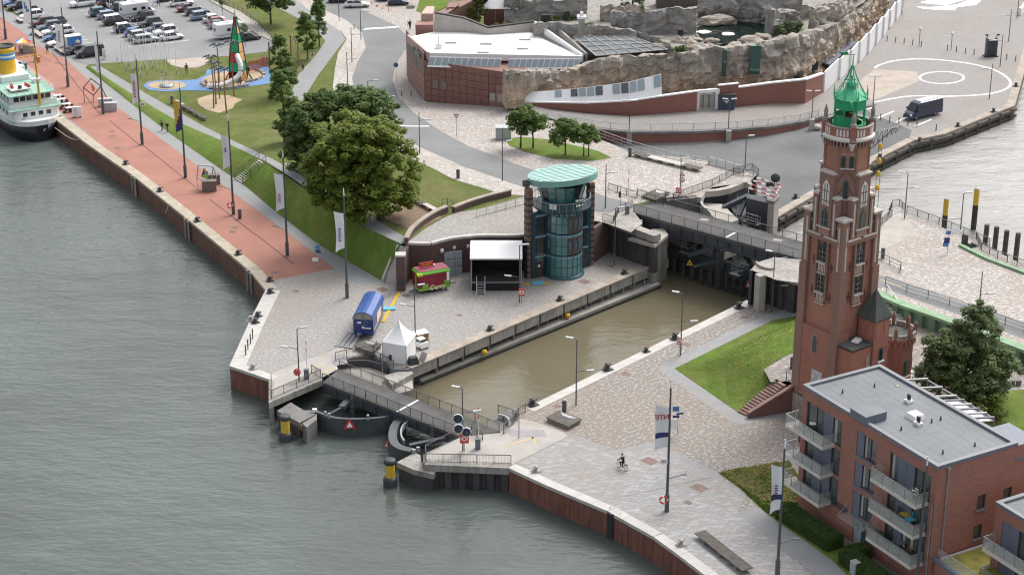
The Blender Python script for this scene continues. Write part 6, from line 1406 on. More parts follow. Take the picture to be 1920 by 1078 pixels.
def make_car(kind):
 L_,w,h,x1,x2,rb,rt=SPEC[kind];r=.33 if kind in('suv','van','mpv')else .31
 root=thing('parked_car','car','car');hl=L_/2;belt=h*.60
 def ring(x,z0,z1,ww):
  a=ww/2;return[(x,-a*.92,z0),(x,-a,z0+.12),(x,-a,(z0+z1)/2),(x,-a*.93,z1-.03),(x,-a*.8,z1),(x,a*.8,z1),(x,a*.93,z1-.03),(x,a,(z0+z1)/2),(x,a,z0+.12),(x,a*.92,z0)]
 hood=belt-(.06 if kind not in('van','mpv')else .04)
 bm_=M();loft(bm_,[ring(-hl,.42,belt-.18,w*.88),ring(-hl+.08,.27,belt-.04,w*.96),ring(-hl+.35,.22,belt,w),ring(0,.2,belt+.0,w),ring(x1-.1,.2,belt,w),ring(hl-.65,.22,hood-.07,w*.98),ring(hl-.16,.24,hood-.17,w*.92),ring(hl,.38,hood-.32,w*.76)])
 body=bm_.build('body','paint_white',root,local=True)
 def gring(x0,z,ww,xx):return[(xx[0],-ww/2,z),(xx[1],-ww/2,z),(xx[1],ww/2,z),(xx[0],ww/2,z)]
 xb0,xb1=rb*L_+.1,x1;xt0,xt1=(rb-rt)*L_+.22,x2
 if kind in('suv','wagon','hatch'):xt0=rb*L_+(.5 if kind=='hatch' else .38)
 if kind=='sedan':xt0=-.95
 g=M();loft(g,[gring(0,belt-.01,w*.93,(xb0,xb1)),gring(0,h-.06,w*.76,(xt0,xt1))],sm=False);gl_=g.build('windows','car_glass',root,local=True)
 t=M();loft(t,[gring(0,h-.075,w*.775,(xt0-.06,xt1+.08)),gring(0,h-.02,w*.74,(xt0,xt1)),gring(0,h,w*.62,(xt0+.12,xt1-.1))],sm=False)
 for s in(-1,1):
  for(a,c)in(((xb0+.02,belt),(xt0,h-.06)),((xb1-.02,belt),(xt1,h-.06)),((xb0*.35+xb1*.65-.45,belt),(xt0*.4+xt1*.6-.35,h-.06))):
   t.beam((a[0],s*w*.462,a[1]),(c[0],s*w*.382,c[1]),.09,.05)
 if kind in('van','mpv'):
  for s in(-1,1):t.beam((xb0+.5,s*w*.45,belt+.18),(xt0+.5,s*w*.40,h-.1),1.3 if kind=='van' else .1,.04)
 t.build('roof','paint_white',root,local=True)
 M().box((0,0,.23),(L_*.93,w*.95,.1)).build('underbody','trim_black',root,local=True)
 add_wheels(root,(-L_*.295,L_*.305),w,r)
 for s in(-1,1):
  M().box((hl-.14,s*w*.34,hood-.26),(.14,.36,.15)).build('headlight','headlight',root,local=True);M().box((-hl+.04,s*w*.39,belt-.16),(.09,.22,.22)).build('taillight','taillight',root,local=True)
  M().box((x1-.25,s*(w/2+.07),belt+.06),(.16,.16,.12)).build('mirror','trim_black',root,local=True)
 M().box((hl-.01,0,.5),(.04,.52,.12)).build('number_plate','headlight',root,local=True);M().box((-hl-.01,0,.62),(.04,.52,.12)).build('number_plate','headlight',root,local=True)
 M().box((hl-.05,0,.42),(.1,w*.5,.14)).build('grille','trim_black',root,local=True)
 return root
USED=set()
def car(kind,px,py,color,label,flip=False,z=None,group=None,rz=None,roofc=None,cat='car',nm='parked_car'):
 if kind not in CARPROTO:CARPROTO[kind]=make_car(kind)
 p0=CARPROTO[kind];p=G(px,py)if z is None else U(px,py,z)
 p.z+=.09;ang=(AZ+(math.pi if flip else 0))if rz is None else rz
 if kind not in USED:USED.add(kind);o=p0;o.location=p;o.rotation_euler=(0,0,ang);o['label']=label
 else:o=copy_tree(p0,None,p,ang,label)
 if group:o['group']=group
 o['category']=cat
 for ch in o.children:
  b=ch.name.split('.')[0]
  if b in('body','roof'):ch.material_slots[0].link='OBJECT';ch.material_slots[0].material=MATS[color if b=='body' or not roofc else roofc]
 return o
g1='cars parked nose to the promenade';g2='cars parked in the middle rows';g3='cars parked along the footpath row'
for a in(('hatch',26,11,'paint_blue','pale blue hatchback, farthest left in the row along the promenade',1,g1),('suv',37,18,'paint_black','black car next to the pale blue hatchback by the promenade',1,g1),('sedan',57,25,'paint_grey','dark grey car partly behind the white flag with blue swoosh',1,g1),('suv',60,36,'paint_white','white car behind the white flag with blue swoosh',1,g1),('suv',80,49,'paint_maroon','dark maroon car just right of the flag with blue swoosh',1,g1),('hatch',104,46,'paint_grey','grey car tucked behind the dark maroon one',1,g1),('suv',93,57,'paint_steel','steel blue car between maroon and white ones by the promenade',1,g1),('wagon',102,65,'paint_white','white car, upper one of two white cars by the promenade',1,g1),('hatch',118,64,'paint_white','second white car by the promenade, half hidden by a mast',1,g1),('hatch',103,76,'paint_blue','blue hatchback beside the white lettered flag',1,g1),('wagon',113,86,'paint_white','white car in front of the picture trailer',1,g1),('sedan',141,101,'paint_black','low black car behind the black van at the row end',1,g1),('van',169,106,'paint_black','black van with silver waist line at the near end of the promenade row',1,g1),('mpv',155,13,'paint_white','white people carrier alone at the top of the car park',1,g2),('hatch',193,5,'paint_navy','dark purple blue car at the top edge of the car park',0,g2),('hatch',202,12,'paint_brown','dark brown car left of the white box van',0,g2),('mpv',224,14,'paint_white','white high roofed car behind the camper van',0,g2),('suv',232,20,'paint_black','black car half hidden behind the white camper van',0,g2),('suv',190,30,'paint_teal','petrol blue car at the left end of the middle row',0,g2),('wagon',206,35,'paint_lightblue','light blue estate car beside the petrol blue one',0,g2),('mpv',217,46,'paint_black','black high car between light blue estate and blue car with white roof',0,g2),('suv',268,39,'paint_black','black car nose left just below the white camper van',1,g2),('suv',281,50,'paint_black','second black car nose left, with red tail lights',1,g2),('suv',237,60,'paint_navy','dark blue car with white roof in the middle row',0,g2),('hatch',254,68,'paint_blue','bright blue hatchback behind the flagpoles',0,g2),('suv',264,74,'paint_silver','silver car behind the flagpoles next to the bright blue one',0,g2),('wagon',274,80,'paint_silver','pale silver estate at the near end behind the flagpoles',0,g2),('hatch',292,60,'paint_steel','dark blue grey car beside the white one behind the flagpoles',1,g2),('suv',310,66,'paint_white','white car nose left in the second middle row',1,g2),('hatch',323,75,'paint_white','white small car nose right at the near end of the middle row',0,g2),('wagon',316,2,'paint_black','dark car at the top of the row by the footpath',0,g3),('wagon',341,11,'paint_white','white estate car at the top of the row by the footpath',0,g3),('sedan',354,21,'paint_maroon','dark red brown car in the row by the footpath',0,g3),('wagon',370,28,'paint_black','black estate with red tail lights by the footpath',0,g3),('suv',379,37,'paint_lightblue','blue grey car in the row by the footpath',0,g3),('hatch',402,42,'paint_white','white hatchback between blue grey and red cars by the footpath',0,g3),('hatch',410,47,'paint_red','dark red car beside the camper by the footpath',0,g3),('hatch',413,53,'paint_grey','dark grey car behind the white motorhome',0,g3),('sedan',466,76,'paint_black','black car in front of the motorhome near the rocket tower',0,g3)):
 car(a[0],a[1],a[2],a[3],a[4],bool(a[5]),group=a[6],roofc='paint_white' if 'white roof' in a[4]else None)
car('wagon',670,14,'paint_white','white estate car parked at the top of the curved road',True,rz=.12);car('hatch',747,10,'paint_navy','dark blue hatchback on the stone setts beside the road',True,rz=.1);car('wagon',638,5,'paint_black','black car at the top edge beside the white estate',True,rz=.12);car('wagon',728,2,'paint_grey','dark car at the top edge above the dark blue hatchback',True,rz=.1)
def camper(label,p,rz):
 r=thing('motorhome',label,'motorhome',p,rz);Lb=5.
 b=M();loft(b,[[(-Lb/2,-1.1,.45),(Lb/2,-1.1,.45),(Lb/2,1.1,.45),(-Lb/2,1.1,.45)],[(-Lb/2,-1.1,2.7),(Lb/2-.1,-1.1,2.7),(Lb/2-.1,1.1,2.7),(-Lb/2,1.1,2.7)],[(-Lb/2+.1,-1.,2.85),(Lb/2-.3,-1.,2.85),(Lb/2-.3,1.,2.85),(-Lb/2+.1,1.,2.85)]],sm=False);b.build('body','paint_white',r,local=True)
 c=M();loft(c,[[(2.45,-.98,.4),(4.0,-.9,.4),(4.0,.9,.4),(2.45,.98,.4)],[(2.45,-.98,1.15),(3.9,-.85,1.05),(3.9,.85,1.05),(2.45,.98,1.15)]],sm=False);c.build('cab','paint_white',r,local=True)
 w=M();loft(w,[[(2.4,-.95,1.15),(3.35,-.85,1.1),(3.35,.85,1.1),(2.4,.95,1.15)],[(2.4,-.88,1.95),(2.6,-.78,1.95),(2.6,.78,1.95),(2.4,.88,1.95)]],sm=False);w.build('windscreen','car_glass',r,local=True)
 M().box((2.3,0,2.2),(.9,1.9,.9),0,0,.85).build('cab_roof','paint_white',r,local=True)
 for x,zz in((-.2,1.75),(1.5,1.75)):
  for s in(-1,1):M().box((x,s*1.11,zz),(.75,.04,.5)).build('window','car_glass',r,local=True)
 M().box((-Lb/2-.02,0,1.8),(.04,.9,.5)).build('window','car_glass',r,local=True);M().box((0,-1.115,.9),(4.9,.02,.25)).build('stripe','paint_silver',r,local=True);M().box((0,0,2.9),(.7,.6,.12)).build('roof_hatch','paint_silver',r,local=True)
 add_wheels(r,(-1.5,3.1),2.1,.34)
 for s in(-1,1):M().box((4.0,s*.7,.85),(.06,.3,.2)).build('headlight','headlight',r,local=True)
 return r
camper('white motorhome box beside the black cars in the middle of the car park',G(252,33)+V((0,0,.09)),AZ);camper('white motorhome with a side window near the rocket tower',G(428,72)+V((0,0,.09)),AZ)
tr=thing('box_trailer','white box trailer with a blue sky picture on its side','trailer',G(137,92)+V((0,0,.09)),AZ)
M().box((0,0,1.45),(3.0,1.7,1.9)).build('box','paint_white',tr,local=True);mat('picture_blue',(.06,.22,.55),.5,.25,.6);mat('picture_red',(.4,.06,.07),.5,.1,1.)
M().box((.1,-.87,1.55),(2.5,.03,1.5)).build('picture','picture_blue',tr,local=True);M().lathe((0,0,0),[(0,0),(.45,0),(.42,.03),(0,.04)],12).build('picture_detail','paint_white',tr,local=True).matrix_basis=Matrix.Translation((.65,-.885,1.25))@Matrix.Rotation(R(90),4,'X');M().box((.65,-.93,.98),(1.,.02,.25)).build('picture_detail','picture_red',tr,local=True)
add_wheels(tr,(-.45,.3),1.75,.31);M().beam((-1.5,0,.45),(-2.6,0,.45),.12,.12).build('drawbar','trim_black',tr,local=True);M().box((0,0,.42),(3.,1.6,.12)).build('chassis','trim_black',tr,local=True)
vn=thing('delivery_van','dark blue high roofed van standing on the plaza by the white circle','van',U(1729,219,1.5)+V((0,0,.02)),math.pi+.62)
b=M();n_=6
def vr(x,z1,w):a=w/2;return[(x,-a*.95,.35),(x,-a,.5),(x,-a,z1*.55),(x,-a*.88,z1-.08),(x,-a*.7,z1),(x,a*.7,z1),(x,a*.88,z1-.08),(x,a,z1*.55),(x,a,.5),(x,a*.95,.35)]
loft(b,[vr(-3.5,2.6,1.95),vr(-3.45,2.72,2.),vr(1.4,2.75,2.),vr(1.9,2.55,1.98),vr(2.65,1.45,1.95),vr(3.3,1.15,1.85),vr(3.5,.8,1.6)],sm=False);b.build('body','paint_navy',vn,local=True)
M().add([(1.96,-.82,2.42),(1.96,.82,2.42),(2.68,.86,1.48),(2.68,-.86,1.48)],[(0,3,2,1)]).build('windscreen','car_glass',vn,local=True).location=(.03,0,.03)
for s in(-1,1):
 M().box((1.7,s*.985,1.75),(.9,.03,.6)).build('side_window','car_glass',vn,local=True);M().box((-1.,s*.985,1.8),(4.2,.02,.6)).build('side_window','car_glass',vn,local=True);M().box((3.3,s*.68,.95),(.25,.35,.25)).build('headlight','headlight',vn,local=True);M().box((2.3,s*1.15,1.6),(.15,.25,.35)).build('mirror','trim_black',vn,local=True)
M().box((-1,0,2.78),(4.5,1.3,.04)).build('roof_panel','paint_silver',vn,local=True);M().box((3.48,0,.72),(.08,1.1,.2)).build('grille','trim_black',vn,local=True);M().box((3.5,0,.5),(.06,.52,.12)).build('number_plate','headlight',vn,local=True);add_wheels(vn,(-1.9,2.3),2.,.36)
bl=M()
def bay(px,py,L_=4.6):
 p=G(px,py);
 for a,c in((p-E2*L_/2,p+E2*L_/2),):
  q=Vector((-E2.y,E2.x,0))*.07;bl.sheet([(v.x,v.y,hp(v.x,v.y)+.066)for v in(a-q,c-q,c+q,a+q)])
def bayrow(p0,p1,n):
 for i in range(n):t=i/(n-1);bay(p0[0]+(p1[0]-p0[0])*t,p0[1]+(p1[1]-p0[1])*t)
bayrow((45,11),(180,104),19);bayrow((150,3),(250,72),14);bayrow((178,0),(330,80),16);bayrow((308,-6),(455,80),15)
struct(bl.build('bay_marking','white_line'));line('bay_marking',[G(240,89),G(355,76)],.15,z=.068)
# ==== SHIP
SA=(U(163,270)-U(468,508)).normalized();SA=Vector((SA.x,SA.y,0)).normalized();SB=-SA
mat('hull_black',(.012,.013,.02),.45,.2,.8);mat('ship_white',(.74,.74,.73),.5,.04,.7,streak=.08);mat('deck_green',(.25,.46,.36),.75,.12,.8,fine=.15);mat('funnel_yellow',(.72,.42,.03),.5,.06,1.);mat('band_blue',(.05,.25,.55),.5,.05,1.);mat('mast_yellow',(.60,.36,.05),.55,.1,1.)
wp_=U(80,264,-2.8);
ship=thing('passenger_ship','old white passenger steamer with black hull and yellow funnel at the quay','ship',(wp_.x,wp_.y,-2.8),math.atan2(SB.y,SB.x))
def S(m_,name,mm,par=None):
 m_.v=[(x,y,z*.76 if z>0 else z)for x,y,z in m_.v];return m_.build(name,mm,par or ship,local=True)
def hullring(x,hw,z0,z1,fl):return[(x,-hw*.55,z0),(x,-hw*.9,z0+(z1-z0)*.35),(x,-hw,z0+(z1-z0)*.65),(x,-hw-fl,z1),(x,hw+fl,z1),(x,hw,z0+(z1-z0)*.65),(x,hw*.9,z0+(z1-z0)*.35),(x,hw*.55,z0)]
HS=[(-44,4.2,2.7),(-30,4.5,2.7),(-12,4.5,2.8),(-6,4.4,3.0),(-3,4.05,3.15),(-1.2,3.3,3.3),(-.2,2.2,3.4),(.35,.9,3.45)]
b=M();loft(b,[hullring(x,hw*.9,-1.5,z,.25)for x,hw,z in HS]);S(b,'hull','hull_black')
b=M();loft(b,[[(x,-hw*.9-.27,z),(x,-hw*.9-.3,z+1.05),(x,hw*.9+.3,z+1.05),(x,hw*.9+.27,z)]for x,hw,z in HS],sm=False);S(b,'bulwark','ship_white')
S(M().box((-22,0,3.9),(40,8.3,.1)),'main_deck','deck_green')
def deckhouse(x0,x1,w,z0,z1,name,r=1.2):
 pts=[(x0,-w/2),(x1-r,-w/2),(x1-r*.3,-w/2+r*.35),(x1,-w/2+r*1.1),(x1,w/2-r*1.1),(x1-r*.3,w/2-r*.35),(x1-r,w/2),(x0,w/2)]
 return S(M().prism(pts,z0,z1),name,'ship_white')
d1=deckhouse(-42,-1.6,7.8,3.9,6.3,'deckhouse');S(M().box((-21.8,0,6.36),(40.6,8.6,.12)),'boat_deck','deck_green')
d2=deckhouse(-20,-3.4,6.8,6.4,8.9,'bridge_house',.6);S(M().box((-11.6,0,8.96),(17.2,7.6,.12)),'bridge_deck','deck_green')
S(M().wall([(-3.0,-3.8),(-3.0,3.8)],6.4,7.4,.1).wall([(-3.,-3.8),(-16,-3.8)],6.4,7.4,.1),'bulwark','ship_white')
for i in range(6):S(M().box((-3.38,-2.55+i*1.02,8.15),(.08,.82,.95)),'window','glass_dark',d2)
for i in range(4):S(M().box((-1.58,-1.9+i*1.27,5.35),(.08,.7,.85)),'window','glass_dark',d1)
for i in range(8):S(M().box((-4.5-i*1.7,-3.92,5.3),(.6,.06,.7)),'window','glass_dark',d1)
for i in range(6):S(M().box((-5-i*1.6,-3.42,8.05),(.6,.06,.8)),'window','glass_dark',d2)
S(M().box((-13.5,0,9.6),(4.6,4.6,1.2)),'funnel_base','ship_white')
fn=S(M().lathe((-14.2,-.4,9.8),[(1.55,0),(1.5,3.4)],22),'funnel','funnel_yellow')
for z,h_,mm_ in((13.2,.45,'band_blue'),(13.65,.45,'ship_white'),(14.1,.45,'band_blue'),(14.55,1.2,'funnel_yellow'),(15.75,.25,'trim_black')):S(M().lathe((-14.2,-.4,z),[(0,0),(1.53,0),(1.53,h_),(1.3,h_),(1.3,h_-.1),(0,h_-.1)],22),'funnel_band',mm_,fn)
ms=S(M().tube([(-2.4,.9,6.4),(-2.9,.9,18.6)],[.22,.12],8),'mast','mast_yellow');S(M().beam((-2.8,-1.6,17.2),(-2.8,3.4,17.2),.14,.14),'yard','mast_yellow',ms);S(M().box((-2.7,.6,12.2),(.9,1.4,.35)),'radar','ship_white',ms);S(M().tube([(-2.9,.9,18.6),(-2.9,.9,19.6)],.05,5),'pole','ship_white',ms)
S(M().box((-6.2,-1.2,9.6),(2.8,3.2,.12)).box((-6.2,-1.2,9.3),(.3,.3,.6)),'compass_platform','ship_white');
for x,y in((-7,-2),(-6.2,-2.2),(-6.6,.2),(-5.6,.3)):S(M().box((x,y,9.75),(.9,.25,.9)),'life_jacket_box','sign_red')
S(M().box((-9,2.6,9.3),(1.1,1.1,.7)),'deck_locker','ship_white');S(M().lathe((-5.4,-1.2,9.1),[(.35,0),(.3,1.),(.4,1.1),(0,1.3)],10),'searchlight','iron')
def shiprail(pts,z,h_=1.):
 b=M()
 for a,c in zip(pts[:-1],pts[1:]):
  a,c=Vector((*a,z)),Vector((*c,z));k=max(1,int((c-a).length/1.2))
  for zz in(h_,h_*.66,h_*.33):b.beam(a+V((0,0,zz)),c+V((0,0,zz)),.04,.04)
  for i in range(k+1):p=a.lerp(c,i/k);b.beam(p,p+V((0,0,h_)),.05,.05)
 S(b,'deck_railing','ship_white')
shiprail([(-20,-3.7),(-3.2,-3.7),(-3.2,3.7),(-20,3.7)],9.);shiprail([(-1.4,-3.6),(-1.0,0),(-1.4,3.9),(-6,4.2)],6.4)
lbt=S(M().lathe((0,0,0),[(0,-2.4),(.5,-1.9),(.85,0),(.5,1.9),(0,2.4)],10),'lifeboat','ship_white');lbt.matrix_basis=Matrix.Translation((-13,2.6,6.2))@Matrix.Rotation(R(90),4,'Y')
S(M().prism([(-34,-3),(-17,-3),(-15.5,-1),(-15.5,3),(-34,3)],9.0,10.4),'awning_cover','ship_white');S(M().box((-17.5,3.2,9.8),(1.4,1.2,1.2)),'deck_box','paint_teal')
S(M().tube([(-.6,-2.2,5.0),(-.4,-2.6,5.2),(-.3,-2.9,5.)],.08,6),'fairlead','iron')
lettering('HANSA',.55,'sign_white',ship,(.12,.75,1.85),(-.66,.75,0),(.2,.2,1),bold=.02)
lettering('HANSA',.55,'sign_white',ship,(-1.0,3.3,2.0),(-.7,.6,0),(.2,.2,1),bold=.02)
mat('rope',(.45,.40,.33),.9,.1,2.)
for k,(a,c)in enumerate((((106,214,.3),(122,220,.1)),((103,240,.5),(163,262,.1)))):
 p,q=U(*a),U(*c);m_=p.lerp(q,.5)-V((0,0,.8));tag(M().tube(catmull([p,m_,q],6),.06,5).build('mooring_rope','rope',None,loc=p),('short mooring rope from the ship to the quay edge','long slack mooring rope from the black hull to the quay')[k],'rope')
 # ==== FOOD VAN, CARAVAN, STAGE, TENT
mat('curry_red',(.22,.009,.028),.45,.06,1.);mat('curry_green',(.16,.48,.06),.5,.06,1.);mat('curry_yellow',(.60,.62,.05),.5,.05,1.);mat('curry_roof',(.24,.05,.075),.6,.08,1.);mat('cream',(.75,.62,.42),.6,.05,1.)
c0,c1=U(788,553),U(843,543);cc=c0.lerp(c1,.5);cd=(c1-c0).normalized();crz=math.atan2(cd.y,cd.x);CL=(c1-c0).length+.2
cv=thing('food_trailer','red and green curry sausage trailer with a sign on its roof','food trailer',cc+Vector((-cd.y,cd.x,0))*1.1,crz)
def Cv(m_,n_,mm):return m_.build(n_,mm,cv,local=True)
Cv(M().box((0,0,1.5),(CL,2.2,2.2)),'body','curry_red');Cv(M().box((0,0,.62),(CL+.06,2.26,.28)),'skirt','curry_green')
b=M();loft(b,[[(-CL/2-.06,-1.15,2.54),(CL/2+.06,-1.15,2.54),(CL/2+.06,1.15,2.54),(-CL/2-.06,1.15,2.54)],[(-CL/2-.08,-1.17,2.66),(CL/2+.08,-1.17,2.66),(CL/2+.08,1.17,2.66),(-CL/2-.08,1.17,2.66)],[(-CL/2+.1,-1.02,2.93),(CL/2-.1,-1.02,2.93),(CL/2-.1,1.02,2.93),(-CL/2+.1,1.02,2.93)]],sm=False);Cv(b,'roof_rim','curry_green')
Cv(M().box((0,0,2.95),(CL-.25,1.98,.06)),'roof','curry_roof');Cv(M().box((-CL/2+.1,-1.0,2.66),(.6,.5,.3)),'corner_light','curry_yellow')
sgn=Cv(M().box((-.6,.2,3.4),(1.9,.12,.6)),'roof_sign','sign_red');lettering('CURRY',.42,'plastic_yellow',cv,Vector((-.6,.13,3.4)),(1,0,0),(0,0,1),bold=.012);Cv(M().box((.5,.2,3.15),(.3,.2,.2)),'roof_vent','sign_white')
lettering('Curry',.85,'cream',cv,Vector((.35,-1.15,.72)),(1,0,0),(0,0,1),bold=.03);lettering('The',.55,'pot_terra',cv,Vector((-.2,-1.12,1.7)),(1,.0,.12),(0,0,1))
for x,h_ in((-1.5,.25),(-1.1,.45),(1.5,.6),(1.75,.35)):Cv(M().box((x,-1.12,.85+h_/2),(.4,.04,h_)),'skyline_print','curry_green')
Cv(M().box((CL/2-.3,-1.12,1.9),(.35,.04,1.2)),'side_print','sign_white');Cv(M().box((-CL/2-.01,0,1.6),(.04,.3,1.6)),'end_print','curry_green');add_wheels(cv,(-.35,.35),2.0,.28);Cv(M().beam((CL/2,0,.4),(CL/2+1.3,0,.35),.12,.1),'drawbar','trim_black')
mat('caravan_blue',(.012,.035,.16),.4,.06,1.,coat=.3);mat('caravan_roof',(.03,.085,.28),.35,.05,1.,coat=.3)
e0,e1=U(664,632),U(700,636);ed_=(e1-e0).normalized();W2=(e1-e0).length;ax=(U(719,600)-U(702,636));axn=Vector((ax.x,ax.y,0)).normalized();ang=math.atan2(axn.y,axn.x)
kv=thing('show_caravan','dark blue round roofed wagon with white lettering and emblem','caravan',e0.lerp(e1,.5),ang);LK=6.3
def Kv(m_,n_,mm):return m_.build(n_,mm,kv,local=True)
hw=W2/2;prof=[(-hw,.45),(-hw,2.55)]+[(-hw*math.cos(math.pi*i/8),2.55+.75*math.sin(math.pi*i/8))for i in range(1,8)]+[(hw,2.55),(hw,.45)]
b=M();loft(b,[[(x,y,z)for y,z in prof]for x in(.0,LK)],sm=False);Kv(b,'body','caravan_blue')
b=M();rp_=[(-(hw+.08)*math.cos(math.pi*i/10),2.5+.9*math.sin(math.pi*i/10))for i in range(11)];b.strip([(-.15,y,z)for y,z in rp_],[(LK+.1,y,z)for y,z in rp_]);b.strip([(LK+.1,y,z-.08)for y,z in rp_],[(-.15,y,z-.08)for y,z in rp_]);b.strip([(-.15,y,z-.1)for y,z in rp_],[(-.15,y,z)for y,z in rp_]);Kv(b,'roof','caravan_roof')
Kv(M().poly([(-.02,y,z-.06)for y,z in rp_][::-1]),'gable','pot_terra' if False else 'concrete_stained')
Kv(M().box((-.02,-hw*.3,1.32),(.03,1.1,.14)).box((-.02,-hw*.3+.4,1.42),(.03,.3,.22)),'logo_bar','sign_white')
for i in range(8):a_=i*math.pi/4;Kv(M().beam((-.03,-hw*.25+.14*math.cos(a_),1.95+.14*math.sin(a_)),(-.03,-hw*.25+.34*math.cos(a_),1.95+.34*math.sin(a_)),.05,.03),'emblem','paint_lightblue')
Kv(M().box((-.02,hw*.4,2.0),(.03,.45,.25)),'print','sign_white');Kv(M().box((-.02,-.2,2.35),(.03,1.2,.12)),'print','paint_blue');Kv(M().box((LK*.55,-hw-.02,1.7),(2.6,.04,1.1)),'side_window','cream');Kv(M().box((LK*.3,-hw-.02,1.),(3.2,.03,.2)),'stripe','paint_silver')
Kv(M().beam((0,0,.5),(-1.4,0,.45),.14,.12).beam((0,-.5,.5),(-1.,0,.45),.1,.1).beam((0,.5,.5),(-1.,0,.45),.1,.1),'drawbar','trim_black');Kv(M().box((-.12,.5,.55),(.2,.5,.25)),'bumper','galv');add_wheels(kv,(1.4,4.9),2.1,.36)
s0,s1=U(884,545),U(977,545);st_=thing('stage','black covered stage with white roof in front of the brick wall','stage',s0.lerp(s1,.5),math.atan2((s1-s0).y,(s1-s0).x));SW=(s1-s0).length;DP=4.6
mat('black_cloth',(.012,.012,.014),.9,.2,2.);mat('stage_floor',(.055,.045,.04),.7,.2,2.)
def St(m_,n_,mm,par=None):return m_.build(n_,mm,par or st_,local=True)
St(M().box((0,DP/2,.55),(SW,DP,1.1)),'skirt','black_cloth');St(M().box((0,DP/2,1.13),(SW+.04,DP+.04,.07)),'floor','stage_floor');St(M().beam((-SW/2,-.04,1.13),(SW/2,-.04,1.13),.06,.1),'front_edge','galv')
St(M().box((0,DP,2.9),(SW,.1,3.5)),'back_cloth','black_cloth')
for s in(-1,1):St(M().box((s*SW/2,DP/2+.4,2.9),(.08,DP-.8,3.5)),'side_cloth','black_cloth')
for s in(-1,1):
 for y in(0,DP):St(M().beam((s*SW/2,y,0),(s*SW/2,y,4.7 if y==0 else 4.9),.12,.12),'post','galv')
rf_=St(M().add([(-SW/2-.15,-.45,4.55),(SW/2+.15,-.45,4.55),(SW/2+.15,DP*.55,5.35),(-SW/2-.15,DP*.55,5.35),(SW/2+.15,DP+.2,4.9),(-SW/2-.15,DP+.2,4.9),(-SW/2-.15,-.45,4.35),(SW/2+.15,-.45,4.35)],[(0,1,2,3),(3,2,4,5),(6,7,1,0)]),'roof','roof_white')
for i in range(4):St(M().beam((-SW/2,.3,4.3-i*.02),(SW/2,.3,4.3-i*.02),.08,.08)if i==0 else M().beam((-SW/2+i*SW/4,.2,4.3),(-SW/2+i*SW/4,DP,4.6),.08,.08),'truss','iron')
sst=thing('stage_steps','white metal steps with handrails leaning on the stage front','steps',s0.lerp(s1,.19)+V((0,-.2,0)),0)
for i in range(4):M().box((0,-.95+i*.27,.22+i*.25),(1.0,.28,.05)).build('tread','galv',sst,local=True)
for s in(-1,1):M().beam((s*.52,-1.1,0),(s*.52,0,1.1),.06,.1).beam((s*.52,-.1,1.),(s*.52,-.1,2.1),.05,.05).build('stringer','sign_white',sst,local=True)
t0,t1,t2=U(718,676),U(762,684),U(780,661);tn=thing('pagoda_tent','white pagoda tent with a pointed roof beside the lock','tent',(t0+t2)/2,0)
q=[t0,t1,t2,t0+t2-t1];cen=(t0+t2)/2
for i in range(4):M().poly([q[i],q[(i+1)%4],q[(i+1)%4]+V((0,0,2.45)),q[i]+V((0,0,2.45))]).build('side_wall','roof_white',tn);M().beam(q[i],q[i]+V((0,0,2.5)),.08,.08).build('pole','galv',tn)
b=M();rings=[]
for k in range(9):t=k/8;f=(1-t)**1.9*1.04+.015*(1-t);rings.append([cen+(q[i]-cen)*f+V((0,0,2.4+2.7*t))for i in range(4)])
for i in range(8):
 for j in range(4):b.poly([rings[i][j],rings[i][(j+1)%4],rings[i+1][(j+1)%4],rings[i+1][j]])
b.build('roof','roof_white',tn);
for i in range(4):M().beam(q[i]*1+V((0,0,2.3)),q[(i+1)%4]+V((0,0,2.3)),.05,.28).build('valance','sign_white',tn)
mat('wood_pale',(.45,.33,.20),.85,.2,2.)
pal=thing('pallet_stack','stack of pale wooden pallets with white top behind the tent','pallets',U(790,640),.5)
for i in range(6):
 M().box((0,0,.14+i*.2),(1.5,1.2,.05)).build('board','wood_pale',pal,local=True);M().box((-.65,0,.05+i*.2),(.12,1.15,.1)).box((.65,0,.05+i*.2),(.12,1.15,.1)).box((0,0,.05+i*.2),(.12,1.15,.1)).build('block','wood_pale',pal,local=True)
M().box((0,0,1.22),(1.6,1.3,.05)).build('cover','roof_white',pal,local=True)
tc=thing('toy_car','small white ride with dark windows beside the pallet stack','car',U(790,651),-.9);M().box((0,0,.5),(1.6,1.2,.6),0,0,.9).build('body','sign_white',tc,local=True);M().box((-.05,0,.98),(1.,1.0,.4),0,0,.8).build('cabin','sign_white',tc,local=True);M().box((.45,0,.98),(.1,.85,.25)).build('windscreen','glass_dark',tc,local=True);M().box((.0,-.5,.98),(.6,.05,.22)).build('side_window','glass_dark',tc,local=True);add_wheels(tc,(-.5,.5),1.2,.2)
def hatch(label,px_,z,hh=.55):
 p=PX(px_,None,z);r=thing('timber_hatch',label,'hatch',p[0]);b=M()
 for i in range(6):a,c=p[0].lerp(p[1],i/6+.004),p[0].lerp(p[1],(i+1)/6-.004);e,f=p[3].lerp(p[2],i/6+.004),p[3].lerp(p[2],(i+1)/6-.004);M().prism([a,c,f,e],z+hh-.1,z+hh).build('plank','timber',r)
 cn_=sum(p,Vector())/4;M().prism([cn_+(v-cn_)*.9 for v in p],z,z+hh-.11).build('base','concrete_dark',r);M().prism([p[1].lerp(cn_,.25),p[1].lerp(cn_,.7),p[2].lerp(cn_,.7),p[2].lerp(cn_,.25)],z+hh,z+hh+.05).build('cover_plate','galv',r);return r
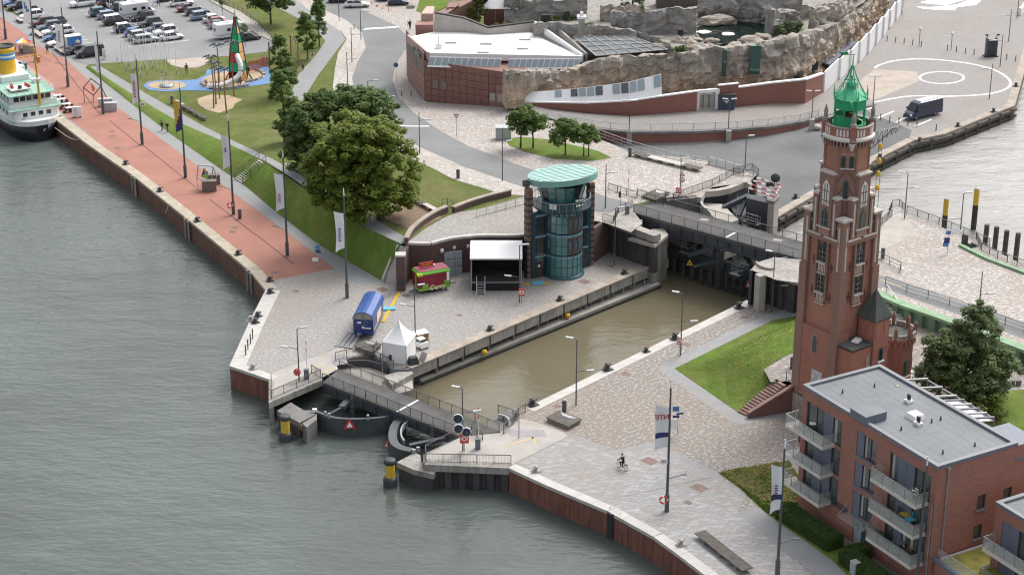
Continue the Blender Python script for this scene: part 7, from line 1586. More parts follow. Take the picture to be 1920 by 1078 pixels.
hatch('dark timber hatch deck between blue wagon and white tent','663,656 683,645 717,652 697,668',0);hatch('dark timber hatch deck on the cobbles near the right bridge end','1023,790 1048,777 1092,793 1066,807',0,.5);hatch('dark timber hatch on the upper plaza by the bridge','1202,372 1230,359 1256,366 1230,381',ZU,.4)
ds=thing('stone_steps','dark grey stone steps sunk in the setts beside the blue wagon','steps',U(640,645))
for i in range(4):a,c=U(630+i*9,650+i*1.5),U(652+i*7,622+i*3);M().beam(a+V((0,0,.05+.03*i)),c+V((0,0,.05+.03*i)),.45,.1).build('slab','slate_dark',ds)
def cable(label,pts,blue):
 p=PX(pts);r=thing('cable_ramp',label,'cable ramp',p[0])
 L_=resample(p,.95)
 for a,c in zip(L_[:-1],L_[1:]):M().beam(a.lerp(c,.01)+V((0,0,.04)),a.lerp(c,.99)+V((0,0,.04)),.38,.08).build('ramp_segment','yellow_paint',r)
 q=U(*blue);M().box((q.x,q.y,.12),(1.5,.8,.14),.15).build('wheelchair_ramp','plastic_blue',r)
cable('yellow cable ramp with blue crossing between pylon and blue wagon','748,549 718,604',(729,580));cable('yellow cable ramp with bright blue crossing beside the stage','979,533 1032,531',(1008,532))
bag=thing('covered_winch','dark grey winch block with pale panel at the lock wall end','winch',U(775,682));M().box((0,0,.45),(1.2,1.,.9),.4,0,.7).build('drum_housing','steel_dark',bag,local=True);M().beam((.9,.4,.1),(1.3,.8,1.1),.9,.08).build('panel','concrete_pale',bag,local=True)
# ==== TREES AND PLANTS
leafmat('leaf_chestnut',(.13,.19,.034),(.23,.285,.05),(.28,.265,.06),.2)
leafmat('leaf_dark',(.08,.135,.04),(.155,.22,.062),None)
leafmat('leaf_mid',(.09,.155,.038),(.17,.25,.065),None)
leafmat('leaf_bush',(.095,.145,.058),(.175,.235,.09),(.24,.26,.09),.15)
leafmat('leaf_yellow',(.10,.115,.02),(.2,.17,.035),None)
leafmat('leaf_hedge',(.05,.105,.025),(.10,.175,.048),(.16,.145,.065),.12)
leafmat('leaf_pale',(.09,.13,.02),(.16,.19,.04),None)
mat('bark',(.10,.08,.06),.9,.25,2.,fine=.3)
NPR=random.Random(11)
def leaf_cloud(b,c,r,n,s,up=.35,rnd=NPR):
 """n leaf faces in a clump of radius r round c, mostly turned outwards and up"""
 for _ in range(n):
  d=Vector((rnd.gauss(0,1),rnd.gauss(0,1),rnd.gauss(0,1)))
  if d.length<1e-3:continue
  d.normalize();p=c+Vector((d.x*r[0],d.y*r[1],d.z*r[2]))*(.55+.5*rnd.random())
  nn=(d+Vector((0,0,up))+Vector((rnd.gauss(0,.33),rnd.gauss(0,.33),rnd.gauss(0,.33)))).normalized()
  x=nn.cross(Vector((rnd.gauss(0,1),rnd.gauss(0,1),rnd.gauss(0,1)))).normalized();y=nn.cross(x);k=s*rnd.uniform(.65,1.25)
  b.add([p-x*k,p-y*k*.62,p+x*k,p+y*k*.62],[(0,1,2,3)])
def tree(label,base,lobes,mm,clumps,leaves,ls,cr,trunk_r=.3,trunk_h=None,up=1.2,cat='tree',name='tree',group=None,seed=1,limbs=6,lean=(0,0),trunks=None):
 """lobes: (dx, dy, z, rx, ry, rz) ellipsoids above the base; leaf clumps spread over and inside them"""
 rnd=random.Random(seed);r=thing(name,label,cat,base,0,group);b=M();cents=[]
 tot=sum(l[3]*l[5]for l in lobes)
 for l in lobes:
  k=max(3,int(clumps*l[3]*l[5]/tot))
  for i in range(k):
   d=Vector((rnd.gauss(0,1),rnd.gauss(0,1),rnd.gauss(0,1)+.25)).normalized();f=rnd.uniform(.78,1.04)if rnd.random()<.8 else rnd.uniform(.3,.7)
   c=Vector((l[0]+d.x*l[3]*f,l[1]+d.y*l[4]*f,l[2]+d.z*l[5]*f));q=rnd.uniform(.75,1.35);cents.append(c)
   leaf_cloud(b,c,(cr*q,cr*q,cr*q*.62),leaves,ls,up,rnd)
 b.build('crown',mm,r,local=True)
 zt=trunk_h or lobes[0][2]
 for(tx,ty)in(trunks or[(0,0)]):
  t=M();t.tube([(tx,ty,-.3),(tx+lean[0]*.3,ty+lean[1]*.3,zt*.4),(lean[0]+tx*.8,lean[1]+ty*.8,zt)],[trunk_r*1.25,trunk_r*.85,trunk_r*.45],8)
  for i in range(limbs):
   c=rnd.choice(cents);s=Vector((tx+lean[0]*.5,ty+lean[1]*.5,zt*rnd.uniform(.4,.85)));t.tube([s,s.lerp(c,.5)+Vector((0,0,.2)),c],[trunk_r*.45,trunk_r*.25,.03],5)
  t.build('trunk','bark',r,local=True)
 return r
def at(px,py):return G(px,py)
b1_=at(714,411);
tree('huge yellow green chestnut tree with a domed crown beside the dyke path',b1_,[(-3.4,2.0,8.6,6.4,6.2,4.9),(-6.2,1.5,6.0,4.0,4.5,3.8),(.4,1.2,6.6,4.8,5.,4.4),(-2.,-1.,4.2,5.4,4.,3.0),(-6.9,0,3.8,2.6,2.6,2.4),(-1,1.5,10.4,4.2,4.4,2.9),(-3.2,-2.2,2.6,3.4,2.6,1.9),(1.8,-.5,3.4,3.,3.,2.2)],'leaf_chestnut',640,90,.25,.8,.5,4.5,seed=3,up=1.5)
b2_=at(640,330)
tree('dark green chestnut tree behind the yellow green one',b2_,[(-1.2,4,6.8,6.0,5.5,4.2),(4.0,5,7.0,4.2,4.5,3.6),(-4.8,3,4.6,3.6,4.,3.8),(1.2,4,9.4,4.0,4.,2.4),(-6.,1.5,3.,2.4,2.4,2.4)],'leaf_dark',400,85,.25,.78,.45,4.5,seed=5,up=1.3)
tree('slim yellow tinged tree left of the dark chestnut',at(534,268),[(0,0,6.4,1.9,1.9,5.2),(.6,0,3.2,1.9,2.,2.6),(-.4,0,9.8,1.2,1.2,2.4)],'leaf_mid',75,70,.22,.6,.2,7,seed=7)
tree('slim dark poplar in front of the playground fence',at(529,182),[(0,0,5.2,2.0,2.,4.4),(.9,0,4.,1.7,1.8,2.6),(-.3,0,8.4,1.2,1.2,2.2)],'leaf_dark',75,70,.22,.6,.2,6,seed=8)
tree('narrow upright tree beside the swing at the footpath',at(577,112),[(0,0,4.7,1.65,1.7,3.1),(-.3,0,6.9,1.1,1.1,1.8)],'leaf_mid',60,70,.2,.55,.13,4,seed=9)
tree('narrow upright tree at the bend of the footpath',at(599,88),[(0,0,4.9,1.35,1.4,3.3),(.1,0,7.4,.9,.9,1.6)],'leaf_mid',55,70,.2,.5,.13,4,seed=10)
tree('round dark tree at the top of the lawn above the footpath',at(508,46),[(0,0,5.6,3.7,3.4,3.0),(-2.2,0,4.6,2.2,2.,1.9),(2.4,0,4.8,2.,2.,1.8)],'leaf_dark',110,75,.24,.75,.2,4,seed=12)
tree('left tree on the oval lawn, two stems and round crown',at(988,279),[(0,0,4.3,2.7,2.4,2.1),(-1.3,.4,3.6,1.6,1.6,1.6),(1.4,0,3.8,1.6,1.6,1.5)],'leaf_mid',85,75,.2,.6,.14,3.4,trunks=[(-.9,.3),(.9,-.1)],seed=13)
tree('middle tree on the oval lawn, lower than its left neighbour',at(1060,291),[(0,0,3.7,2.0,1.8,1.7),(-1.2,0,2.9,1.3,1.3,1.2),(1.,0,3.3,1.3,1.2,1.4)],'leaf_mid',62,70,.19,.55,.13,3,seed=14)
tree('right tree on the oval lawn with a thin stem',at(1097,294),[(0,0,3.5,1.7,1.6,1.7),(.7,0,2.8,1.3,1.3,1.1)],'leaf_mid',50,70,.19,.52,.1,3,trunks=[(-.2,0),(.5,0)],seed=15)
bb=U(1805,752,2.8)
tree('large dense dark green bush tree behind the apartment house',bb,[(0,0,4.6,4.3,4.,3.6),(1.,.5,8.2,2.3,2.3,2.5),(-2.2,0,5.8,2.4,2.4,2.6),(3.2,0,3.4,2.6,2.6,2.6),(-3.2,-.5,2.8,2.2,2.2,2.2),(.6,-2.5,2.4,3.,2.,2.),(1.2,.6,10.2,1.0,1.,1.4)],'leaf_bush',420,85,.2,.62,.35,5,seed=17)
tree('low yellowish shrub at the foot of the big bush tree',U(1838,788,2.8),[(0,0,1.2,1.7,1.4,1.2),(1.6,.6,1.5,1.3,1.3,1.3)],'leaf_pale',36,60,.17,.5,.08,1.,cat='shrub',name='shrub',seed=18)
tree('yellow green bush on the edge of the white aquarium roof',U(897,50,7.2),[(0,0,2.2,1.9,1.6,1.8),(.1,0,3.8,1.0,1.,1.2),(-1.2,0,1.2,1.3,1.2,1.)],'leaf_pale',46,60,.18,.5,.08,1.5,cat='shrub',name='shrub',seed=19)
tree('round olive shrub growing on the rocks of the enclosure',U(1480,68,ZR),[(0,0,1.,2.2,1.8,1.2),(1.,.3,1.5,1.2,1.2,1.)],'leaf_bush',44,60,.18,.5,.1,1.,cat='shrub',name='shrub',seed=20)
tree('clipped dark conifer on the rock terrace at the top edge',U(1186,20,ZR+1),[(0,0,2.6,2.3,2.,3.),(0,0,5.2,1.5,1.4,2.)],'leaf_dark',70,70,.18,.5,.2,3,seed=21)
tree('tuft of grass and weeds on top of the rock cliff',U(1278,99,9.6),[(0,0,.5,1.3,.7,.6)],'leaf_bush',16,60,.16,.4,.05,.4,cat='shrub',name='shrub',seed=22)
for i,(x,y)in enumerate(((896,56),(920,56),(942,57),(966,56),(990,53),(1015,46),(1045,44),(1072,40),(1105,55))):
 tree(('white flowering shrub at the left end of the roof flower bed','cream flowering shrub, second in the roof flower bed','cream flowering shrub in front of the white marquee top','low green shrub, centre of the roof flower bed','green shrub where the flower bed meets the grey wall','small shrub under the dark square window','green shrub right of the dark square window','green shrub beside the lantern column','dry shrub right of the lantern column')[i],U(x,y,8.2),[(0,0,.5,1.3,.8,.7)],('leaf_yellow','leaf_yellow','leaf_yellow','leaf_pale','leaf_mid','leaf_pale','leaf_mid','leaf_mid','leaf_bush')[i],14,45,.15,.4,.05,.4,cat='shrub',name='shrub',group='shrubs of the roof flower bed',seed=30+i)
def hedge(label,a,c,w,h,seed):
 rnd=random.Random(seed);r=thing('hedge',label,'hedge',a);L_=(c-a).length;d=(c-a).normalized();q=Vector((-d.y,d.x,0));b=M()
 M().prism([a-q*w*.42,c-q*w*.42,c+q*w*.42,a+q*w*.42],0,h*.88).build('core','leaf_hedge',r)
 for _ in range(int(L_*w*1300)):
  t=rnd.random()*L_;u,v=rnd.uniform(-.5,.5),rnd.random()
  f=rnd.random()
  if f<.5:p=a+d*t+q*w*u+V((0,0,h+rnd.gauss(0,.04)));nn=Vector((0,0,1))
  elif f<.9:s=rnd.choice((-1,1));p=a+d*t+q*(s*w*.5+rnd.gauss(0,.04))+V((0,0,h*v));nn=q*s
  else:s=rnd.choice((0,1));p=(a if s==0 else c)+q*w*u+V((0,0,h*v));nn=d*(1 if s else-1)
  nn=(nn+Vector((rnd.gauss(0,.5),rnd.gauss(0,.5),rnd.gauss(0,.5)))).normalized();x=nn.cross(Vector((rnd.gauss(0,1),rnd.gauss(0,1),rnd.gauss(0,1)))).normalized();y=nn.cross(x);k=.09*rnd.uniform(.7,1.3)
  b.add([p-x*k,p-y*k*.7,p+x*k,p+y*k*.7],[(0,1,2,3)])
 b.build('foliage','leaf_hedge',r)
h0,h1=U(1468,966),U(1566,1030);hedge('clipped green hedge in front of the apartment house, left of the door',h0,h1,1.9,1.25,41)
h2_,h3_=U(1585,1051),U(1680,1120);hedge('clipped green hedge in front of the apartment house, right of the door',h2_,h3_,1.7,1.25,42);hedge('short arm of the hedge turning back to the house wall',U(1590,1048),U(1628,1042),1.3,1.2,43)
def tufts(label,name,poly,h,n,s,mm,seed,kindl='stuff'):
 rnd=random.Random(seed);pts=[V(p)for p in poly];xs=[p.x for p in pts];ys=[p.y for p in pts];b=M();k=0
 def inside(x,y):
  c=False
  for i in range(len(pts)):
   a,d=pts[i],pts[i-1]
   if(a.y>y)!=(d.y>y)and x<(d.x-a.x)*(y-a.y)/(d.y-a.y)+a.x:c=not c
  return c
 while k<n:
  x,y=rnd.uniform(min(xs),max(xs)),rnd.uniform(min(ys),max(ys))
  if not inside(x,y):continue
  k+=1;z=h(x,y)+.02;a=rnd.uniform(0,6.28);w=s*rnd.uniform(.5,1.2);t=rnd.uniform(.5,1.4)*s
  b.add([(x-w*math.cos(a),y-w*math.sin(a),z),(x+w*math.cos(a),y+w*math.sin(a),z),(x+rnd.gauss(0,s*.5),y+rnd.gauss(0,s*.5),z+t)],[(0,1,2)])
 o=b.build(name,mm,None);return tag(o,label,'grass',None,'stuff')
leafmat('blade',(.075,.13,.02),(.17,.21,.05),(.25,.21,.09),.2);leafmat('blade_dry',(.24,.27,.09),(.42,.37,.17),(.12,.19,.04),.35)
tufts('short green grass on the lawn by the lighthouse','grass',lw,hr,7000,.065,'blade',51)
tufts('dry ornamental grasses in the bed by the apartment house','grass',PX('1350,886 1478,866 1498,900 1493,945 1432,940 1392,914',None,0),lambda x,y:0,5200,.28,'blade_dry',52)
tufts('green grass strip beside the slate path at the apartment house','grass',PX('1380,908 1430,945 1495,955 1490,985 1440,962 1400,925',None,0),lambda x,y:0,2600,.16,'blade',53)
# ==== STREET FURNITURE
mat('mast_grey',(.085,.095,.105),.45,.08,1.);mat('lamp_head',(.45,.46,.47),.4,.05,1.);mat('white_tip',(.75,.75,.75),.4,.04,1.);mat('flag_white',(.76,.76,.78),.8,.03,1.);mat('flag_red',(.42,.04,.05),.8,.05,1.);mat('flag_navy',(.04,.05,.17),.8,.06,1.);mat('flag_yellow',(.62,.40,.08),.8,.05,1.);mat('flag_blue',(.08,.20,.42),.8,.06,1.);mat('ring_red',(.55,.07,.05),.6,.06,2.);mat('bollard_iron',(.035,.035,.038),.6,.2,2.);mat('bollard_pale',(.32,.31,.29),.7,.15,2.)
def banner(r,top_z,bot_z,wdt,ang,col,belly=.35,fold=.15,print_=None,mirror=False):
 """a cloth banner hung on the mast; ang is its direction in plan"""
 d=Vector((math.cos(ang),math.sin(ang),0));q=Vector((-d.y,d.x,0));nz,nx=9,6
 def pt(i,j,o=0.):
  v=i/(nz-1);u=j/(nx-1);ww=wdt*.88*(1-belly*math.sin(math.pi*v)*.45);z=top_z+(bot_z-top_z)*v-u*.35*(v-.5)*2
  return d*(.12+u*ww)+q*(fold*math.sin(u*4.2+v*3.1)+o)+V((0,0,z))
 b=M()
 vs=[pt(i,j)for i in range(nz)for j in range(nx)];b.add(vs,[(i*nx+j,i*nx+j+1,(i+1)*nx+j+1,(i+1)*nx+j)for i in range(nz-1)for j in range(nx-1)],0,True)
 o=b.build('banner',col[0],r,local=True);dv=d
 if len(col)>1:
  for s in(-1,1):
   b2=M();vs=[pt(i,j,s*.012)for i in range(nz)for j in range(nx)]
   b2.add(vs,[(i*nx+j,i*nx+j+1,(i+1)*nx+j+1,(i+1)*nx+j)for i in range(nz-1)for j in range(nx-1)if(col[2]=='diag' and i*.75+(nx-j)*.0>5.4-(nx-1-j)*1.0+1)or(col[2]=='swoosh' and 2<=i<=4 and 1<=j<=3 and i+j in(5,6))or(col[2]=='band' and i in(5,))],0,True)
   if b2.f:b2.build('banner_print',col[1],o,local=True)
 if print_:
  txt,size,mm_,zc,vert=print_;c=d*(.12+wdt*.45)+V((0,0,zc))
  if txt[0]=='|':
   for k in range(len(txt)):
    for s in(-1,1):M().beam(c+q*(s*(fold+.05))+V((0,0,(k-len(txt)/2)*size))-d*.16*(.6+.4*(k%3==0)),c+q*(s*(fold+.05))+V((0,0,(k-len(txt)/2)*size+.08))+d*.16,.02,size*.5).build('print_mark',mm_,o,local=True)
   return o
  for s in(-1,1):
   off=q*(-s)*(fold+.14)
   x=d*(s if not mirror else-s)if not vert else Vector((0,0,1));y=Vector((0,0,1))if not vert else-d*s
   lettering(txt,size,mm_,o,c+off,x,y,bold=.012)
 return o
MASTP=None
def mast(px,py,label,flag=None,lamp=-1,ring=False,sign=None,hh=14.4,z=0.):
 global MASTP
 p=U(px,py,z);r=thing('flag_mast',label,'mast',p,0,'tall grey masts along the waterfront')
 if MASTP is None:
  a=M().tube([(0,0,0),(0,0,hh-.9)],[.165,.09],10).mesh('pole');a.materials.append(MATS['mast_grey']);c=M().box((0,0,.95),(.42,.42,1.9)).mesh('base_box');c.materials.append(MATS['mast_grey'])
  t=M().tube([(0,0,hh-.9),(0,0,hh)],[.085,.06],8).mesh('tip');t.materials.append(MATS['white_tip']);l=M().beam((0,0,3.6),(1.5,0,4.0),.06,.06).box((1.65,0,4.02),(.5,.22,.09)).mesh('lamp_arm');l.materials.append(MATS['mast_grey']);MASTP=(a,c,t,l)
 part('pole',MASTP[0],r);part('base_box',MASTP[1],r);part('tip',MASTP[2],r)
 if lamp is not None:part('lamp_arm',MASTP[3],r,(0,0,0),(0,0,math.pi-.15 if lamp<0 else .1))
 if flag:banner(r,*flag[0],**flag[1])
 if ring:lifering(label_='',parent=r,loc=(-.35,-.25,1.4))
 if sign:M().box((.45*sign[1],-.1,sign[2]),(.75,.05,.55)).build('sign_plate','flag_white',r,local=True);(lettering(sign[0],.34,'flag_red',r,(.45*sign[1],-.14,sign[2]),(1,0,0),(0,0,1),bold=.012)if sign[0]else M().box((.36,-.13,sign[2]),(.2,.01,.26)).box((.62,-.13,sign[2]),(.16,.01,.26)).build('print_mark','flag_red',r,local=True))
 return r
def ring_mesh(R0=.38,r0=.1,mm=('ring_red','sign_white')):
 b=M();n,k=20,8;vs=[((R0+r0*math.cos(2*math.pi*j/k))*math.cos(2*math.pi*i/n),r0*math.sin(2*math.pi*j/k),(R0+r0*math.cos(2*math.pi*j/k))*math.sin(2*math.pi*i/n))for i in range(n)for j in range(k)]
 for i in range(n):
  for j in range(k):b.add([vs[i*k+j],vs[((i+1)%n)*k+j],vs[((i+1)%n)*k+(j+1)%k],vs[i*k+(j+1)%k]],[(0,1,2,3)],1 if i%5==0 else 0)
 return b
def lifering(label_,parent=None,loc=(0,0,0)):
 return ring_mesh().build('life_ring',['ring_red','sign_white'],parent,local=True)if parent is None else setattr_loc(ring_mesh().build('life_ring',['ring_red','sign_white'],parent,local=True),loc)
def setattr_loc(o,loc):o.location=loc;return o
LW=R(200)
mast(651,558,'tall mast with white banner lettered in blue, nearest the setts and steps',((11.2,6.6,1.35,LW,['flag_white']),dict(print_=('|||||||',.26,'flag_navy',8.6,True))))
mast(539,479,'tall mast with white banner above the red promenade end',((11.2,6.6,1.35,LW,['flag_white']),dict(print_=('||||||',.2,'flag_red',8.2,True))))
mast(438,402,'tall mast with white banner and a life ring by the triangle sculpture',((11.3,7.0,1.2,LW,['flag_white']),dict(print_=('||',.32,'flag_navy',9.6,True))),ring=True)
mast(348,333,'tall mast with yellow and navy banner beside the promenade',((11.5,7.2,1.2,LW,['flag_yellow','flag_navy','diag']),{}),lamp=None)
mast(267,271,'tall mast with white banner in red letters and a small red printed plate',((11.0,6.7,1.1,LW,['flag_white']),dict(print_=('||||||||',.34,'flag_red',9.,True))),sign=('',1,6.4))
mast(194,214,'tall mast with narrow white and red pennant beside the diamond sculpture',((11.1,7.2,.55,LW,['flag_white']),dict(fold=.1)),lamp=None)
mast(128,163,'tall mast with white lettered banner by the picture trailer',((10.6,7.0,1.5,LW,['flag_white']),dict(print_=('|||||||',.26,'flag_navy',8.8,True))))
mast(67,115,'tall mast with white banner and blue swoosh behind the ship funnel',((11.4,7.2,1.6,LW,['flag_white','flag_blue','swoosh']),{}),lamp=None)
mast(11,74,'tall mast at the far left edge behind the ship',((9.2,5.,1.3,LW,['flag_white']),{}))
mast(1250,958,'tall mast on the slab quay with white NTE banner, life ring and C1 plate',((11.4,7.2,1.5,R(188),['flag_white','flag_navy','band']),dict(fold=.08,belly=.1,mirror=True,print_=('NTE',.72,'flag_red',10.5,False))),lamp=1,ring=True,sign=('C1',-1,5.6))
mast(1457,1082,'tall mast with white banner in front of the hedge',((11.6,7.2,1.2,R(195),['flag_white','flag_navy','band']),dict(print_=('||||||',.24,'iron',9.3,True))),lamp=1)
mast(1716,1118,'tall mast in front of the lowest right balcony',None,lamp=1,hh=14.4)
LAMPS={}
def lamp(label,px,py,pt,heads,z=0.,ring=False,group='street lamps',terr=False):
 """heads: list of (height fraction, direction degrees, reach)"""
 p=G(px,py)if terr else U(px,py,z);h=zat(p.x,p.y,pt)-p.z;r=thing('street_lamp',label,'street lamp',p,0,group)
 M().tube([(0,0,0),(0,0,h)],[.085,.055],8).build('pole','mast_grey',r,local=True)
 for f,a,L_ in heads:
  d=Vector((math.cos(R(a)),math.sin(R(a)),0));z_=h*f
  M().tube([(0,0,z_-.1),d*L_*.5+V((0,0,z_+.02)),d*L_+V((0,0,z_+.08))],.035,6).build('arm','mast_grey',r,local=True)
  b=M();b.beam(d*L_+V((0,0,z_+.08)),d*(L_+.85)+V((0,0,z_+.14)),.3,.12);b.build('lamp_head','lamp_head',r,local=True)
 return r
lamp('street lamp with red life buoy at the left bridge barrier',561,714,616,[(1.,10,.3),(.62,170,1.1)],group=None)
lamp('street lamp behind the white tent on the quay',779,648,536,[(1.,10,.4),(.66,165,1.)],group=None)
lamp('street lamp in front of the stage with a red board',974,567,460,[(1.,5,.3),(.45,175,1.)],group=None)
lamp('street lamp on the quay right of the control tower',1152,497,390,[(1.,5,.3)],group=None)
lamp('street lamp with round signal discs at the right bridge end',868,845,728,[(1.,165,.3),(.62,5,1.1)],group=None)
lamp('street lamp on the cobbles near the litter bin',1080,760,636,[(1.,165,.4),(.52,0,1.1)],group=None)
lamp('street lamp with a red box beside the lock bollard',1276,666,550,[(1.,165,.4),(.55,-5,1.)],group=None)
lamp('street lamp in front of the sheet piles left of the lighthouse',1447,586,473,[(1.,165,.3),(.45,-5,1.)],group=None)
lamp('street lamp on the dark quay apron near the railing corner',1396,333,256,[(1.,5,.3)],1.5,group=None)
lamp('street lamp behind the long bench with warning sign',1275,366,298,[(1.,5,.3)],ZU,group=None)
lamp('street lamp beside the road right of the control tower',1135,391,309,[(.8,5,.7)],ZU,group=None)
lamp('street lamp beside the road above the oval lawn, left of the cabinet',942,340,241,[(.75,5,.5)],terr=True,group=None)
lamp('street lamp at the white stop line of the curved road',787,289,210,[(.8,5,.8)],terr=True,group=None)
lamp('street lamp on the pavement left of the road bend',652,165,98,[(.8,0,.9)],terr=True,group=None)
lamp('street lamp on the pavement below the upper give way line',660,118,52,[(.8,0,.9)],terr=True,group=None)
lamp('street lamp at the upper give way line of the road',677,75,10,[(.8,0,.9)],terr=True,group=None)
lamp('street lamp by the footpath at the top of the road',636,40,-24,[(.9,0,.9)],terr=True,group=None)
lamp('street lamp with round mirror behind the chestnut crown',690,172,152,[(1.,0,.9)],terr=True,group=None)
lamp('street lamp on the plaza near the white circle',1855,185,120,[(.85,175,1.)],1.5,group=None)
lamp('street lamp beside the dark steel frame on the plaza',1875,125,65,[(.8,175,.8)],1.5,group=None)
lamp('street lamp on the plaza edge at the right border',1891,78,18,[(.8,175,.9)],1.5,group=None)
lamp('street lamp at the top right corner of the plaza',1907,35,-30,[(.8,175,.8)],1.5,group=None)
lamp('street lamp at the end of the curved ramp',1637,197,144,[(1.,0,.3),(1.,180,.3)],1.5,group=None)
lamp('street lamp on the upper plaza railing by the basin',1696,410,325,[(1.,165,.4),(.68,-15,.9)],ZU,group=None)
lamp('street lamp on the waterfront behind the yellow pile',1801,430,363,[(1.,10,.3),(.3,190,.8)],ZU,group=None)
lamp('street lamp on the right road above the bush tree',1836,575,509,[(.35,5,.9)],ZU,group=None)
for x,y,t_,lb in((1180,244,190,'twin headed lamp on the ramp edge in front of the white lean-to'),(1366,240,187,'twin headed lamp on the ramp edge beside the dark blue container'),(1522,222,172,'twin headed lamp on the ramp near the white fence')):lamp(lb,x,y,t_,[(1.,0,.25),(1.,180,.25)],3.2,group=None)
for x,y,t_,lb in((1723,87,55,'white ball lamp at the end of the plaza bollards'),(1783,95,64,'white ball lamp in the middle row of plaza bollards')):
 p=U(x,y,1.5);h=zat(p.x,p.y,t_)-1.5;r=thing('ball_lamp',lb,'street lamp',p);M().tube([(0,0,0),(0,0,h)],.06,6).build('pole','mast_grey',r,local=True);M().lathe((0,0,h),[(0,-.3),(.28,-.2),(.32,.05),(.2,.3),(0,.35)],12).build('globe','lamp_white',r,local=True)
def bollard_proto(mm):
 r=thing('mooring_bollard','b','bollard');M().lathe((0,0,0),[(.42,0),(.42,.06),(.2,.1),(.17,.38),(.3,.5),(.26,.58),(0,.6)],12).box((0,0,.42),(.95,.2,.16),.3).box((0,0,.03),(.95,.75,.06)).build('post',mm,r,local=True);return r
BPR={}
def bollard(px,py,label,mm='bollard_iron',z=0.05,rz=.6,s=1.,group=None):
 if mm not in BPR:o=BPR[mm]=bollard_proto(mm)
 else:o=copy_tree(BPR[mm])
 o.location=U(px,py,z);o.rotation_euler=(0,0,rz);o['label']=label;o.scale=(s,s,s)
 if group:o['group']=group
 elif 'group' in o:del o['group']
for x,y,lb in((236,308,'iron bollard on the sandy promenade coping, nearest the ship'),(300,359,'iron bollard on the promenade coping left of the pavement joint'),(370,415,'iron bollard on the promenade coping beside the fender posts'),(447,477,'iron bollard on the promenade coping opposite the manhole pair'),(506,527,'iron bollard at the promenade corner by the setts')):bollard(x,y,lb,group='iron bollards along the promenade coping')
for x,y,lb,mm in((507,549,'grey bollard at the upper end of the slanted coping','bollard_iron'),(484,593,'grey bollard halfway down the slanted coping','bollard_iron'),(470,601,'small grey bollard on the outer edge of the slanted coping','bollard_pale'),(479,605,'grey bollard just below the halfway pair on the slanted coping','bollard_iron'),(475,691,'pale rusty bollard on the short coping by the abutment','bollard_pale'),(1005,883,'pale grey bollard on the foreground quay coping by the abutment','bollard_pale'),(1277,1021,'pale grey bollard on the foreground quay coping by the plank bench','bollard_pale')):bollard(x,y,lb,mm)
for x,y,lb in((1050,563,'iron bollard on the lock wall below the red board lamp'),(919,619,'iron bollard on the lock wall nearer the tent'),(1171,513,'iron bollard on the lock wall near the control tower')):bollard(x,y,lb,group='bollards on the left lock wall')
for x,y,lb in((999,759,'black bollard at the right lock wall next to the bridge'),(1139,693,'black bollard on the right lock wall beside the low lamp'),(1266,635,'black bollard on the right lock wall beside the red box lamp'),(1386,577,'black bollard at the far end of the right lock wall')):bollard(x,y,lb,s=1.25)
bollard(1212,659,'small flat bollard on the notch of the right lock wall',s=.9)
for x,y,lb in((1492,371,'iron bollard on the basin quay left of the lighthouse'),(1650,296,'iron bollard on the basin quay right behind the lighthouse'),(1724,265,'iron bollard on the basin quay by the quay step'),(1796,237,'iron bollard on the basin quay below the van'),(1863,210,'iron bollard on the basin quay near the right corner'),(1905,162,'iron bollard on the right edge of the circle plaza')):bollard(x,y,lb,z=1.55,group='iron bollards on the basin quay')
def posts(pts,label,group,z=0.,h=1.0,mm='rail',terr=False):
 me=M().box((0,0,h/2),(.13,.13,h)).mesh('post');me.materials.append(MATS[mm])
 for i,(x,y)in enumerate(pts):
  o=bpy.data.objects.new('bollard_post',me);COL.objects.link(o);o.location=G(x,y)if terr else U(x,y,z);tag(o,label[i]if isinstance(label,list)else label+', '+('leftmost','second','third','fourth','fifth')[i]+' of %d'%len(pts),'post',group)
posts([(1663,78),(1679,80),(1695,82),(1711,85),(1727,88)],'thin dark post in the fence row near the white fence','thin dark posts near the white fence',1.5)
posts([(1776,95),(1793,98),(1810,101),(1826,103)],'thin dark post in the row left of the steel frame','thin dark posts left of the steel frame',1.5)
posts([(1887,112),(1904,115)],['thin dark post right of the steel frame','thin dark post at the right border of the plaza'],'thin dark posts right of the steel frame',1.5)
posts([(1634,222),(1651,225),(1668,229),(1685,232),(1702,236)],'thin dark post in the row in front of the van','thin dark posts in front of the van',1.5);posts([(1719,238),(1755,245)],['thin dark post beside the van front','thin dark post alone at the quay step'],None,1.5)
posts([(753,181),(771,181)],['short dark post at the red wall, left of two','short dark post at the red wall, right of two'],None,terr=True,h=.9);posts([(664,56),(765,49)],['short dark post on the pavement at the upper give way line','dark post beside the person with a rucksack'],None,terr=True,h=1.0)
posts([(474,635),(470,645),(465,655),(461,666)],'leaning metal post along the pale quay tip','leaning posts along the pale quay tip',0.,1.3)
for x,y,z,lb,te in((859,335,0,'dark litter bin on the pavement beside the road',True),(1058,772,0,'grey litter bin beside the hatch on the cobbles',False),(323,195,0,'green grey litter bin at the long path bench',True),(1655,484,ZU,'dark litter bin on the upper plaza behind the lighthouse',False),(1181,294,ZU,'grey litter bin at the left end of the long bench',False),(1485,690,2.8,'dark litter bin at the foot of the lighthouse',False),(450,410,0,'small dark bin post on the promenade beside a mast',False)):
 p=G(x,y)if te else U(x,y,z);r=thing('litter_bin',lb,'litter bin',p);M().lathe((0,0,0),[(.2,0),(.24,.05),(.26,1.15),(.22,1.2),(.2,1.15),(0,1.1)],12).build('body','mast_grey',r,local=True);M().lathe((0,0,1.16),[(.28,0),(.28,.1),(.16,.1)],12).build('rim','steel_dark',r,local=True)
